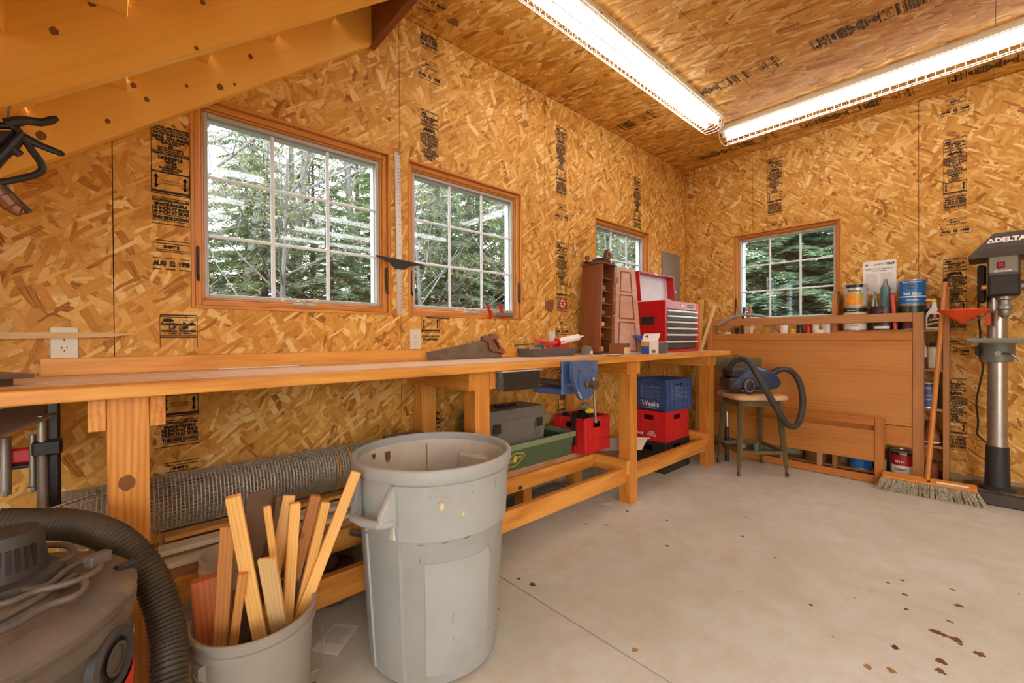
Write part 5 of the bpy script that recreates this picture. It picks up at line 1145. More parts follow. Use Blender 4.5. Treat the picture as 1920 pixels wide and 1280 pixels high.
# intake port
pt = oncyl(203, 1238, vx, vy, .282); u = V(pt.x-vx, pt.y-vy, 0).normalized(); Mp = Matrix.Translation(V(pt.x-vx, pt.y-vy, pt.z)) @ Matrix((V(-u.y, u.x, 0), V(0, 0, 1), u)).transposed().to_4x4()
MB().lathe([(.038, -.06), (.040, .012), (.052, .016), (.058, .010), (.060, -.02)], (0, 0, 0), 36).build('port_collar', 'shopvac_motor', sv, 40, Mp); MB().lathe([(0, .0035), (.0385, .0035)], (0, 0, 0), 30).build('port_opening', 'slot_dark', sv, 40, Mp); MB().lathe([(.0, .0045), (.026, .0045), (.03, .008), (.024, .006)], (.012, -.006, 0), 24).build('port_flap', 'shopvac_tank', sv, 40, Mp)
# red label and lettering round the tank
a0 = math.degrees(math.atan2(u.y, u.x))
MB().lathe([(.2765, VZ-.36), (.2795, VZ-.355), (.2855, VZ-.188), (.2835, VZ-.183)], (0, 0, 0), 30, a0+9, a0+80).build('red_label', 'label_red', sv, 40)
for tx_, z, hgt, wd in (('WET/DRY', oncyl(246, 1214, vx, vy, .284).z, .026, .16), ('High Capacity', oncyl(246, 1190, vx, vy, .284).z, .018, .14)): MB().text(tx_, (0, 0, 0), (1, 0, 0), (0, 0, 1), hgt, wd, .04, .2, wrap=(V(0, 0, z), .2858, math.radians(a0+12.5)+wd/2/.2858)).build('lettering', 'white_print', sv, 0)
lp = at(236, 1058, 'z', VZ+.01)-V(vx, vy, 0); MB().bev((-.02, -.012, -.03), (.02, .012, .014), .004).build('lid_latch', 'black_plastic', sv, 0, Matrix.Translation((lp.x, lp.y, VZ)) @ Matrix.Rotation(math.radians(30), 4, 'Z'))
# cord wound on the lid
def lidp(px, py, dz=.03): return at(px, py, 'z', VZ+dz)-V(vx, vy, 0)
for k, pts in enumerate(([(-40, 1085), (30, 1078), (80, 1066), (120, 1050), (138, 1036), (125, 1023), (90, 1022), (50, 1026)], [(-40, 1140), (20, 1128), (70, 1108), (120, 1096), (160, 1082), (185, 1066), (190, 1052)], [(-40, 1120), (30, 1108), (90, 1096), (120, 1072), (150, 1055), (168, 1052)], [(-40, 1200), (30, 1170), (90, 1136), (140, 1118), (160, 1100), (155, 1078)], [(-40, 1180), (40, 1140), (100, 1104), (140, 1078)])):
    MB().tube(smoothpath([lidp(x, y, .042-.003*k) for x, y in pts], 6), .0062, 8).build('power_cord', 'cord_grey', sv)
q = lidp(182, 1048, .05); MB().bev((-.018, -.012, -.012), (.022, .012, .012), .003).build('plug', 'cord_grey', sv, 0, Matrix.Translation(q) @ Matrix.Rotation(.6, 4, 'Z'))
# hose
hpts = [(-90, 1010, 1.00), (-20, 985, 1.05), (60, 983, 1.08), (140, 985, 1.10), (215, 1010, 1.10), (268, 1060, 1.09), (300, 1125, 1.07), (316, 1195, 1.04), (318, 1265, 1.0), (312, 1345, .97), (300, 1440, .96), (296, 1540, .96)]
hp_path = smoothpath([V(-.44, 1.30, VZ+.012), V(-.425, 1.33, VZ+.06)]+[atd(*q) for q in hpts], 26); hs_ = thing('vacuum_hose', hp_path[-1], 'thick ribbed brown-black vacuum hose arching over the shop vacuum', 'hose'); ho = Vector(hs_.location)
P_ = [p-ho for p in hp_path]
# resample evenly, one rib every 7 mm
L_ = [0]
for i in range(1, len(P_)): L_.append(L_[-1]+(P_[i]-P_[i-1]).length)
def along(s):
    for i in range(1, len(L_)):
        if L_[i] >= s: return P_[i-1].lerp(P_[i], (s-L_[i-1])/max(1e-9, L_[i]-L_[i-1]))
    return P_[-1]
step = .0033; pts = []; rr = []; k = 0; s = 0
while s < L_[-1]: pts.append(along(s)); rr.append(.0385 if k % 3 == 0 else (.0365 if k % 3 == 1 else .0345)); s += step; k += 1
MB().tube(pts, rr, 24).build('ribbed_tube', 'shopvac_hose', hs_, 60)
# ================================================================== along the far wall
po = thing('safety_poster', (RX, .5875, 1.53), 'white safety first sheet pinned to the far wall above the cans', 'poster')
Mq = Matrix.Rotation(-math.pi/2, 4, 'Z')       # local x along -y, local -y toward the room
MB().box((-.108, -.0016, 0), (.108, -.0006, .279)).build('sheet', 'paper', po, 0, Mq)
MB().text('SAFETY', (.0, -.0019, .246), (1, 0, 0), (0, 0, 1), .013, .07, .03).build('heading', 'ink', po, 0, Mq); MB().text('FIRST', (.07, -.0019, .248), (1, 0, 0), (0, 0, 1), .02, .06, .05).build('heading', 'ink', po, 0, Mq); MB().prism([(-.003, -.011), (.003, -.011), (.003, -.003), (.011, -.003), (.011, .003), (.003, .003), (.003, .011), (-.003, .011), (-.003, .003), (-.011, .003), (-.011, -.003), (-.003, -.003)], (-.083, -.0019, .247), (1, 0, 0), (0, 0, 1), (0, 1, 0), .0003).build('cross_mark', 'ink', po, 0, Mq)
m = MB(); m.text('SAFETY RULES FOR DELTA', (0, -.0019, .21), (1, 0, 0), (0, 0, 1), .008, .18, .04); m.build('subheading', 'ink', po, 0, Mq); m = MB(); m.text('DRILL PRESSES', (0, -.0019, .194), (1, 0, 0), (0, 0, 1), .007, .09, .03); m.build('subheading', 'ink', po, 0, Mq)
m = MB()
for c in (-.05, .05):
    for k in range(26): m.box((c-.042, -.00185, .17-k*.006), (c+.042-.02*((k*5) % 3 == 0), -.00165, .1712-k*.006))
m.build('print_lines', 'ink_soft', po, 0, Mq)['kind'] = 'stuff'
# shelf unit
SX0 = 4.556; su = thing('shelf_unit', (4.64, 1.0, 0), 'shallow wooden shelf unit of cans and jugs against the far wall', 'shelf'); so_ = V(4.64, 1.0, 0)
def sbeam(nm, a, b, w, h, mat='frame_wood', up=(0, 0, 1)): return beam(nm, a, b, w, h, mat, su, up=up, off=so_)
XM = (SX0+RX-.022)/2; SD = RX-.022-SX0
sbeam('upright', (XM, .185, .0), (XM, .185, 1.53), .034, SD, up=(1, 0, 0)); sbeam('upright', (XM, .865, .0), (XM, .865, 1.54), .036, SD, up=(1, 0, 0)); sbeam('upright', (XM, 1.93, .0), (XM, 1.93, 1.30), .034, SD, up=(1, 0, 0))
SHZ = [.06, .335, .618, .918, 1.221]
for z in SHZ: sbeam('shelf', (XM, .203, z-.0095), (XM, .846, z-.0095), SD-.002, .018); sbeam('shelf', (XM, .884, z-.0095-(.02 if z > 1 else 0)), (XM, 1.912, z-.0095-(.02 if z > 1 else 0)), SD-.002, .018)
CAMA = math.pi+math.atan2(.5, 4.6)           # facing the camera
def can(loc, R, H, label, body, bands=(), texts=(), lid='can_silver', name='paint_can', bail=True, cat='can', group='cans on the shelf unit', open_=False):
    r = thing(name, loc, label, cat, 0, group); 
    MB().lathe([(0, .0005), (R, .0005), (R*1.015, .004), (R, .007), (R, H-.008), (R*1.02, H-.005), (R*1.02, H), (R*.93, H), (R*.92, H-.006), (0, H-.005)], (0, 0, 0), 40).build('tin', lid, r, 40)
    MB().lathe([(R+.0004, .008), (R+.0009, .0085), (R+.0009, H-.0095), (R+.0004, H-.009)], (0, 0, 0), 40).build('wrapper', body, r, 40)
    for a, b, mt, *ang in bands:
        a0_, a1_ = (ang[0], ang[1]) if ang else (0, 360); MB().lathe([(R+.0009, a*H), (R+.0014, a*H+.0003), (R+.0014, b*H-.0003), (R+.0009, b*H)], (0, 0, 0), 40 if not ang else 16, math.degrees(CAMA)+a0_ if ang else 0, math.degrees(CAMA)+a1_ if ang else 360).build('band', mt, r, 40)
    for tx_, z, h, w, mt, *da in texts: MB().text(tx_, (0, 0, 0), (1, 0, 0), (0, 0, 1), h, w, .03, wrap=(V(0, 0, z*H), R+.0019, CAMA+(da[0] if da else 0))).build('lettering', mt, r, 0)
    if bail:
        for s in (-1, 1):
            a = CAMA+s*math.pi/2; u = V(math.cos(a), math.sin(a), 0); MB().cyl(u*R+V(0, 0, H*.8), u*(R+.006)+V(0, 0, H*.8), .006, n=8).build('ear', lid, r)
        u = V(math.cos(CAMA+math.pi/2), math.sin(CAMA+math.pi/2), 0)
        if open_: MB().tube([u*math.cos(t*math.pi/12)*(R+.007)+V(0, 0, H*.8+math.sin(t*math.pi/12)*.075) for t in range(13)], .0016, 6).build('bail', 'dull_steel', r)
        else:
            f = V(math.cos(CAMA), math.sin(CAMA), 0); MB().tube([u*math.cos(t*math.pi/12)*(R+.006)-f*math.sin(t*math.pi/12)*(R+.012)+V(0, 0, H*.8-math.sin(t*math.pi/12)*.05) for t in range(13)], .0016, 6).build('bail', 'dull_steel', r)
    return r
G1 = SHZ[4]
cX = 4.636
can((cX, .735, G1), .078, .198, 'cream paint can with a black band under the amber stain can', 'can_cream', ((.78, .95, 'can_black'), (.06, .30, 'white_print')), (('Cabot Stains', .86, .010, .06, 'white_print', -.3), ('Traditional', .66, .016, .07, 'ink'), ('INTERIOR BASE', .2, .007, .06, 'ink_soft')), 'can_silver')
can((cX, .732, G1+.199), .080, .192, 'tall stain can lettered Sikkens with an amber picture, on a cream can', 'can_sikkens', ((.84, .98, 'can_black', -45, 40), (.06, .60, 'can_amber', -55, 40), (.30, .64, 'can_green_mark', 18, 30)), (('Sikkens', .70, .020, .092, 'ink', -.05),), 'can_silver')
can((cX, .552, G1), .079, .195, 'dark brown paint can with a small red mark beside the cream can', 'can_dark', ((.06, .16, 'white_print', -45, 30),), (('<>', .78, .016, .03, 'stamp_red', -.1), ('PRODUCT FINISH', .6, .006, .06, 'white_print')), 'can_dark', bail=False)
can((cX, .378, G1), .078, .195, 'dark green paint can under the blue soft gloss can', 'can_green', ((.06, .34, 'maroon', -40, 60),), (('1 GAL', .2, .008, .03, 'white_print', .2),), 'can_silver', bail=False)
can((cX, .377, G1+.196), .080, .195, 'blue paint can lettered SoftGloss with its wire handle raised', 'can_blue', ((.30, .34, 'white_print'), (.62, .80, 'can_navy', -22, 14)), (('Benjamin Moore & Co.', .90, .014, .13, 'white_print'), ('Soft Gloss', .44, .024, .115, 'white_print'), ('ENAMEL', .71, .010, .04, 'gold_tin', -.06), ('INTERIOR FINISH', .18, .008, .07, 'white_print')), 'can_silver', open_=True)
bt = thing('oil_bottle', (4.628, .537, G1+.1955), 'teal metal bottle with a silver neck on the dark brown can', 'bottle'); MB().lathe([(0, 0), (.040, 0), (.038, .01), (.0325, .02), (.0325, .145), (.030, .155), (.018, .172), (0, .174)], n=28).build('body', 'bottle_teal', bt); MB().lathe([(.0, .172), (.015, .172), (.0155, .19), (.012, .195), (.012, .215), (.014, .218), (0, .222)], n=20).build('neck', 'dull_steel', bt)
wr = thing('bottle_jack', (4.612, .603, G1+.1955), 'small grey pliers-like tool standing on the dark brown can', 'tool'); MB().tube([(0, .012, 0), (0, .008, .05), (0, .003, .09)], [.010, .009, .006], 8).build('leg', 'dull_steel', wr); MB().tube([(0, -.014, 0), (0, -.008, .05), (0, -.003, .09)], [.009, .008, .006], 8).build('leg', 'bottle_teal', wr); MB().tube([(0, .014*math.cos(t*math.pi/8), .105+.014*math.sin(t*math.pi/8)) for t in range(16)], .0045, 6, True).build('ring', 'dull_steel', wr)
rt = thing('red_tube', (4.575, .464, G1), 'slim red tube standing between the dark can and the blue can', 'tube'); MB().cyl((-.005, .006, .0008), (-.005, .024, .28), .0135, n=16).build('body', 'light_red', rt); MB().cyl((-.005, .024, .28), (-.005, .0245, .287), .0125, .009, 16).build('cap', 'can_red', rt)
jg = thing('cleaner_jug', (4.625, .254, G1), 'white jug with a black and yellow label beside the broom handle', 'jug')
Mj = Matrix.Rotation(CAMA+math.pi/2, 4, 'Z') @ Matrix.Diagonal((.8, .9, 1, 1))
MB().prism([(-.055, 0), (.055, 0), (.058, .01), (.058, .09), (.045, .12), (.02, .16), (.016, .205), (-.012, .205), (-.018, .165), (-.052, .125), (-.058, .09), (-.058, .01)], (0, -.032, .001), (1, 0, 0), (0, 0, 1), (0, 1, 0), .064).build('body', 'white_paint', jg, 25, Mj); MB().prism([(-.046, .015), (.046, .015), (.046, .085), (.03, .115), (-.03, .115), (-.046, .085)], (0, -.0335, .001), (1, 0, 0), (0, 0, 1), (0, 1, 0), .001).build('label', 'can_black', jg, 0, Mj)
MB().prism([(-.046, .03), (.046, .05), (.046, .062), (-.046, .042)], (0, -.0342, .001), (1, 0, 0), (0, 0, 1), (0, 1, 0), .0006).build('label_stripe', 'yellow', jg, 0, Mj); MB().text('CLEANER', (0, -.0346, .078), (1, 0, .15), (0, 0, 1), .013, .07, .04).build('lettering', 'white_print', jg, 0, Mj); MB().lathe([(0, -.0002), (.014, -.0002), (.014, .0004), (0, .0004)], (0, 0, 0), 14).build('label_spot', 'box_orange', jg, 0, Mj @ Matrix.Translation((.006, -.0346, .102)) @ Matrix.Rotation(math.pi/2, 4, 'X'))
MB().bev((-.02, -.018, .206), (.02, .018, .235), .004).build('spray_head', 'yellow', jg, 0, Mj); MB().prism([(-.06, .22), (-.018, .214), (-.018, .233), (-.05, .236)], (0, -.012, .001), (1, 0, 0), (0, 0, 1), (0, 1, 0), .024).build('spray_nozzle', 'yellow', jg, 0, Mj); MB().prism([(-.05, .18), (-.02, .2), (-.018, .214), (-.055, .195)], (0, -.006, .001), (1, 0, 0), (0, 0, 1), (0, 1, 0), .012).build('spray_trigger', 'orange_plastic', jg, 0, Mj)
gb_ = thing('green_bottle', (4.68, .285, G1), 'small dark green bottle with white cap behind the cleaner jug', 'bottle'); MB().lathe([(0, .0005), (.02, .0005), (.022, .01), (.022, .14), (.012, .16), (0, .16)], n=18).build('body', 'bottle_green', gb_); MB().cyl((0, 0, .161), (0, 0, .2), .013, n=14).build('cap', 'white_paint', gb_)
# second shelf
def jar(loc, R, H, label, body, cap, name='jar', cat='jar', sq=False):
    r = thing(name, loc, label, cat)
    if sq: MB().bev((-R, -R, .0005), (R, R, H*.85), .008).build('body', body, r, 25)
    else: MB().lathe([(0, .0005), (R*.96, .0005), (R, .006), (R, H*.78), (R*.6, H*.86), (0, H*.86)], n=24).build('body', body, r)
    MB().lathe([(0, H*.86), (R*.55, H*.86), (R*.55, H), (0, H)], n=18).build('cap', cap, r); return r
jar((4.61, .312, SHZ[3]), .022, .21, 'narrow white and maroon tube on the second shelf by the headboard', 'white_paint', 'white_paint', 'tube', 'tube'); MB().cyl((4.61, .312, SHZ[3]+.001), (4.61, .312, SHZ[3]+.09), .0228, n=20).build('tube_wrap', 'maroon', None)
for o_ in [x for x in bpy.data.objects if x.name.startswith('tube_wrap')]:
    o_.parent = [x for x in bpy.data.objects if x.get('label', '').startswith('narrow white and maroon')][0]; o_.matrix_parent_inverse = Matrix.Translation((-4.61, -.312, -SHZ[3]))
jar((4.62, .262, SHZ[3]), .027, .2, 'tan square-sided jug on the second shelf behind the broom handle', 'tan_jug', 'black_plastic', 'jug', 'jug', True); jar((4.60, .223, SHZ[3]), .017, .17, 'cream glue bottle on the second shelf beside the unit side', 'cream_plastic', 'cream_plastic', 'glue_bottle', 'bottle')
can((4.625, .30, SHZ[2]), .075, .195, 'navy blue paint can on the third shelf behind the broom handle', 'can_navy', ((.86, .95, 'can_black'),), (('Soft Gloss', .8, .012, .06, 'white_print'), ('COLOUR', .35, .008, .05, 'white_print', .2), ('SATIN', .5, .007, .04, 'white_print', .25)), 'can_silver', bail=False)
jb = thing('brown_jug', (4.625, .275, SHZ[1]), 'round brown stoneware jug on the fourth shelf behind the broom', 'jug'); MB().lathe([(0, .0005), (.05, .001), (.068, .03), (.07, .06), (.055, .10), (.03, .13), (.024, .16), (.03, .175), (0, .176)], n=28).build('body', 'brown_jug', jb); MB().lathe([(.064, .018), (.069, .026), (.0695, .03), (.066, .022)], n=28).build('band', 'white_print', jb)
can((4.622, .432, SHZ[0]), .078, .195, 'red and white can lettered OLD at the bottom of the shelf unit', 'can_red', ((.05, .12, 'can_black'), (.12, .44, 'white_print', -60, 60), (.86, .97, 'can_black')), (('OLD', .60, .018, .06, 'white_print', -.25), ('PAINT', .28, .018, .07, 'ink', -.15), ('75-HOUR', .91, .010, .05, 'white_print'), ('VARNISH', .08, .008, .05, 'white_print', -.2)), 'can_silver', bail=False)
jar((4.60, .265, SHZ[0]), .04, .16, 'smoky brown glass jar at the bottom right of the shelf unit', 'brown_jug', 'black_plastic')
jar((4.625, .56, SHZ[0]), .03, .12, 'blue-capped clear jar beside the OLD can at floor level', 'can_sikkens', 'can_blue'); can((4.628, .70, SHZ[0]), .075, .10, 'low blue tin under the leaning frame by its right stile', 'can_blue', (), (), 'can_silver', bail=False); can((4.628, .88-.0, SHZ[0]), .078, .10, 'wide gold tin under the leaning frame, left of the blue tin', 'gold_tin', (), (), 'gold_tin', bail=False) if False else can((4.628, 1.02, SHZ[0]), .078, .10, 'wide gold tin under the leaning frame, left of the blue tin', 'gold_tin', (), (), 'gold_tin', bail=False)
jar((4.60, 1.50, SHZ[0]), .03, .13, 'white and silver bottle behind the stool at floor level', 'can_sikkens', 'white_paint'); jar((4.60, 1.62, SHZ[0]), .025, .10, 'yellow-topped jar behind the stool legs at floor level', 'tan_jug', 'yellow')
# small things on the left half of the top shelf, seen over the panel
G2 = SHZ[4]-.02+.0005
def small(px, w, h, label, body, cap=None, X=4.60, cat='tin', name='small_tin'):
    y = at(px, 620, 'x', X).y; r = thing(name, (X, y, G2), label, cat); R = w/2
    MB().lathe([(0, .0005), (R, .0005), (R, h*.86), (R*.98, h*.88), (0, h*.88)], n=20).build('body', body, r); MB().lathe([(0, h*.88), (R*.9, h*.88), (R*.9, h), (0, h)], n=18).build('lid', cap or body, r); return r
small(1386, .075, .065, 'short dark tin with a yellow label on the left shelf', 'can_black', 'maroon'); small(1364, .06, .022, 'flat white lid on the shelf at the left end', 'white_paint', 'white_paint')
small(1470, .062, .10, 'white and blue striped tin on the shelf below the window', 'white_print', 'box_blue'); MB().cyl((4.6, at(1470, 620, 'x', 4.6).y, G2+.01), (4.6, at(1470, 620, 'x', 4.6).y, G2+.08), .0316, n=20, cap=False)
small(1500, .055, .09, 'small dark silver-lidded jar on the shelf below the window', 'can_dark', 'can_silver'); small(1515, .06, .085, 'small red box-like tin on the shelf below the window', 'can_red', 'can_red'); small(1529, .05, .08, 'white plastic cup on the shelf below the window', 'white_paint', 'white_paint'); small(1551, .07, .10, 'white tub on the shelf beside the middle upright', 'white_paint', 'cream_plastic'); small(1536, .07, .03, 'shallow white lid on the shelf beside the tub', 'white_paint', 'white_paint', X=4.575); small(1488, .05, .04, 'low yellow tin on the shelf beside the striped tin', 'yellow', 'white_paint')
o = beam('white_ruler', (4.59, at(1408, 620, 'x', 4.59).y, G2+.005), (4.61, at(1413, 600, 'x', 4.61).y, G2+.13), .03, .003, 'white_print', up=(1, 0, 0)); tag(o, 'white ruler leaning on the left shelf', 'ruler')
o = beam('wood_chip', (4.6, at(1400, 620, 'x', 4.6).y, G2+.003), (4.61, at(1399, 600, 'x', 4.61).y, G2+.11), .035, .012, 'pale_wood', up=(1, 0, 0)); tag(o, 'pale wood piece standing beside the white ruler on the shelf', 'wood')
o = beam('grey_chisel', (4.58, at(1444, 624, 'x', 4.58).y, G2+.006), (4.60, at(1456, 600, 'x', 4.6).y, G2+.11), .02, .014, 'dull_steel', up=(1, 0, 0)); tag(o, 'grey metal chisel leaning on the shelf before the window', 'chisel')
for i, (px, mt, lb) in enumerate(((1380, 'handle_wood', 'brown wooden tool handle standing left of the corner window'), (1394, 'black_plastic', 'black tool handle standing before the corner window'), (1405, 'red_wood', 'reddish tool handle standing before the corner window, right of the black one'))):
    a = at(px-6, 600, 'x', 4.64); b = at(px+2, 576, 'x', 4.66); o = MB().cyl((a.x, a.y, G2+.007), b, .012, .014, 10).build('tool_handle', mt, None); tag(o, lb, 'tool', 'tools on the shelf')  # upright tool handles, nothing below them
tb_ = thing('pipe_insulation', at(1345, 611, 'x', 4.50), 'bent grey plastic tube resting over the top of the wooden panel', 'tube'); l0 = Vector(tb_.location)
MB().tube(smoothpath([at(x, y, 'x', X)-l0 for x, y, X in ((1345, 611, 4.485), (1358, 602, 4.49), (1378, 593, 4.515), (1400, 590, 4.535), (1420, 591, 4.56), (1440, 596, 4.585), (1470, 603, 4.62))], 6), .014, 12).build('tube', 'pvc_grey', tb_)
# ------------------------------------------------------------------ the large leaning panel
pa = thing('headboard', (4.502, 1.11, 0), 'large framed wooden headboard panel leaning on the shelf unit', 'headboard'); ao = V(4.51, 1.11, 0)
TA = math.radians(1.0)
Ma = Matrix.Rotation(TA, 4, 'Y')
def pbeam(par, M, nm, a, b, w, h, mat, up=(1, 0, 0)):
    Mf, L = frame_matrix(a, b, up); return MB().bev((0, -w/2, -h/2), (L, w/2, h/2), .003).build(nm, mat, par, 0, M @ Mf)
yl, yr, za = .82, -.81, 1.352
pbeam(pa, Ma, 'stile', (0, yr+.032, .004), (0, yr+.032, za), .064, .03, 'frame_wood'); pbeam(pa, Ma, 'stile', (0, yl-.02, .004), (0, yl-.02, za), .045, .03, 'frame_wood_front')
pbeam(pa, Ma, 'top_rail', (0, yr+.065, za-.035), (0, yl-.044, za-.035), .07, .028, 'frame_wood'); pbeam(pa, Ma, 'second_rail', (0, yr+.065, za-.182), (0, yl-.044, za-.182), .065, .026, 'frame_wood_front')
pbeam(pa, Ma, 'panel_board', (.003, yr+.0655, .81), (.003, yl-.0445, .81), .685, .012, 'panel_wood'); pbeam(pa, Ma, 'lower_rail', (0, yr+.065, .385), (0, yl-.044, .385), .155, .024, 'frame_wood_front')
# ------------------------------------------------------------------ the lower leaning frame
pb = thing('low_frame', (4.430, 1.19, 0), 'long low wooden frame with one plank leaning before the big panel', 'frame', math.radians(-1.5))
Mb = Matrix.Rotation(math.radians(3.0), 4, 'Y'); hb = .52
pbeam(pb, Mb, 'stile', (0, -.64, .003), (0, -.64, hb), .058, .028, 'frame_wood_front'); pbeam(pb, Mb, 'stile', (0, .72, .003), (0, .72, hb), .058, .028, 'frame_wood_front')
pbeam(pb, Mb, 'bottom_rail', (0, -.61, .035), (0, .69, .035), .06, .026, 'frame_wood_front'); pbeam(pb, Mb, 'top_rail', (0, -.61, hb-.032), (0, .69, hb-.032), .062, .026, 'frame_wood_front'); pbeam(pb, Mb, 'plank', (.004, -.61, .295), (.004, .69, .295), .245, .018, 'panel_wood')
for y in (-.24, .04): pbeam(pb, Mb, 'slat', (.016, y, .05), (.016, y, .2), .04, .012, 'shelf_plank')
# sticks leaning in the corner
for i, (t, b, w, mt, lb) in enumerate((((1340, 572, 4.46), (1313, 662, 4.37), .03, 'pale_wood', 'pale wooden stick leaning in the corner beside the red tool chest'), ((1316, 562, 4.62), (1313, 640, 4.56), .04, 'stick_wood', 'wide golden slat leaning in the corner behind the pale stick'))):
    T = at(*t[:2], 'x', t[2]); Bm = at(*b[:2], 'x', b[2]); dn = (Bm-T); k = (T.z-.003)/(T.z-Bm.z); Bm = T+dn*k
    Bm.y = min(Bm.y, 2.2); o = beam('leaning_stick', Bm, T, w, .014, mt, up=(1, 0, 0)); tag(o, lb, 'stick')
# ------------------------------------------------------------------ stool with the canister vacuum
sx, sy = 4.10, 1.38; sl = thing('shop_stool', (sx, sy, 0), 'olive steel stool on casters with a worn plywood seat', 'stool', math.radians(45)); hs2 = .20; sz = .635
for i, (a, b) in enumerate(((-1, -1), (1, -1), (1, 1), (-1, 1))):
    lg = MB(); lg.tube(smoothpath([(a*.155, b*.155, sz-.01), (a*.17, b*.17, .40), (a*.185, b*.185, .20), (a*.195, b*.195, .06)], 4), [.025]*4+[.023]*4+[.018]*4+[.012], 6); lo = lg.build('leg', 'olive_metal', sl)
    MB().lathe([(0, -.010), (.014, -.010), (.022, -.005), (.022, .005), (.014, .010), (0, .010)], (0, 0, 0), 16).build('caster', 'rusty_steel', lo, 40, Matrix.Translation((a*.198, b*.198, .0225)) @ Matrix.Rotation(math.pi/2, 4, 'X')); MB().cyl((a*.195, b*.195, .06), (a*.196, b*.196, .03), .011, .013, 10).build('caster_fork', 'olive_metal', lo)
for a, b in (((-1, -1), (1, -1)), ((1, -1), (1, 1)), ((1, 1), (-1, 1)), ((-1, 1), (-1, -1))):
    k = .186; MB().hull([V(a[0]*k, a[1]*k, z)+V(w*.004, w*.004, 0) for z in (.185, .212) for w in (-1, 1)]+[V(b[0]*k, b[1]*k, z)+V(w*.004, w*.004, 0) for z in (.185, .212) for w in (-1, 1)]).build('stretcher', 'olive_metal', sl, 0)
    k = .165; MB().hull([V(a[0]*k, a[1]*k, z)+V(w*.003, w*.003, 0) for z in (sz-.055, sz-.005) for w in (-1, 1)]+[V(b[0]*k, b[1]*k, z)+V(w*.003, w*.003, 0) for z in (sz-.055, sz-.005) for w in (-1, 1)]).build('apron', 'olive_metal', sl, 0)
def rrect(h, r, n=6): return [((h-r)*sx_+r*math.cos(t), (h-r)*sy_+r*math.sin(t)) for q, (sx_, sy_) in enumerate(((1, 1), (-1, 1), (-1, -1), (1, -1))) for t in [math.pi/2*(q+k/n) for k in range(n+1)]]
m = MB(); rr_ = rrect(.222, .075); rs = rrect(.212, .075); m.hull([(x, y, sz+.002+z) for x, y in rr_ for z in (.008, .030)]+[(x, y, sz+.002+z) for x, y in rs for z in (0, .038)]); m.build('seat', 'seat_wood', sl, 30)
for x in (-.12, .12): MB().tube([(.17, x, sz-.03), (.225, x, sz+.08), (.232, x, .93)], .008, 6).build('back_post', 'olive_metal', sl)
MB().prism([(-.2, .86), (.2, .86), (.21, .875), (.21, .965), (.2, .98), (-.2, .98), (-.21, .965), (-.21, .875)], (.224, 0, 0), (0, 1, 0), (0, 0, 1), (-1, 0, 0), .008).build('backrest', 'olive_metal', sl, 0)
SZ = sz+.041
cv_ = None
cv = thing('canister_vacuum', (sx+.02, sy-.0, SZ), 'small blue and black canister vacuum sitting on the stool', 'vacuum', math.radians(-45))
# local x toward the viewer's right, -y toward the viewer
cv.scale = (.97, .97, 1.38)
m = MB(); sec = [(-.20, .03, .09, .10), (-.10, .025, .155, .115), (.0, .02, .175, .12), (.10, .02, .16, .12), (.19, .03, .12, .10), (.225, .05, .09, .07)]; vs = []; n = 14
for x, z0_, z1_, w in sec:
    for k in range(n):
        t = 2*math.pi*k/n; c, s_ = math.cos(t), math.sin(t); e = .55
        vs.append((x, w*math.copysign(abs(c)**e, c), (z0_+z1_)/2+(z1_-z0_)/2*math.copysign(abs(s_)**e, s_)))
fs = [(i*n+k, i*n+(k+1) % n, (i+1)*n+(k+1) % n, (i+1)*n+k) for i in range(len(sec)-1) for k in range(n)]+[tuple(range(n))[::-1], tuple((len(sec)-1)*n+k for k in range(n))]
m.add(vs, [f[::-1] for f in fs]); m.build('body', 'vac_blue', cv, 40)
MB().bev((-.245, -.1, .02), (-.12, .1, .10), .014).build('front_block', 'vac_black', cv, 25); MB().bev((-.225, -.09, .102), (-.09, .09, .165), .014).build('handle_block', 'vac_black', cv, 25); MB().bev((-.235, -.05, .115), (-.2, .05, .15), .005).build('grip_recess', 'slot_dark', cv, 0)
for y in (-.125, .105):
    w_ = MB().lathe([(0, -.011), (.045, -.011), (.052, -.006), (.052, .006), (.045, .011), (0, .011)], (0, 0, 0), 28).build('wheel', 'vac_black', cv, 40, Matrix.Translation((-.075, y+.01, .0535)) @ Matrix.Rotation(math.pi/2, 4, 'X')); MB().tube([(.038*math.cos(t*math.pi/14), .038*math.sin(t*math.pi/14), .0115) for t in range(28)], .002, 5, True).build('wheel_ring', 'aluminium', w_)
vl = thing('canister_hose', atd(1395, 690, 3.55), 'dark grey hose looping off the stool from the canister vacuum', 'hose'); v0 = Vector(vl.location)
hq = [(1368, 690, 3.72), (1376, 678, 3.66), (1392, 673, 3.60), (1406, 680, 3.50), (1422, 706, 3.42), (1440, 738, 3.42), (1458, 768, 3.43), (1474, 793, 3.46), (1488, 800, 3.52), (1499, 788, 3.58), (1505, 760, 3.65), (1503, 730, 3.70), (1494, 707, 3.76), (1480, 694, 3.75), (1465, 692, 3.76), (1452, 697, 3.78)]
MB().tube(smoothpath([atd(*q)-v0 for q in hq], 7), .0245, 14).build('hose', 'hose_dark', vl); MB().cyl(atd(1462, 692, 3.76)-v0, atd(1449, 699, 3.78)-v0, .028, n=14).build('cuff', 'vac_black', vl)
cw = thing('power_cord', atd(1372, 672, 4.0), 'thin brown cord draped over the stool backrest', 'cord'); c0 = Vector(cw.location)
for k in range(3): MB().tube(smoothpath([atd(x, y, t)-c0 for x, y, t in ((1362+k*5, 700, 3.86), (1366+k*5, 680, 3.90), (1372+k*5, 667, 3.985), (1376+k*5, 667, 4.04), (1377+k*5, 685, 4.06))], 5), .004, 6).build('strand', 'cord_grey', cw)
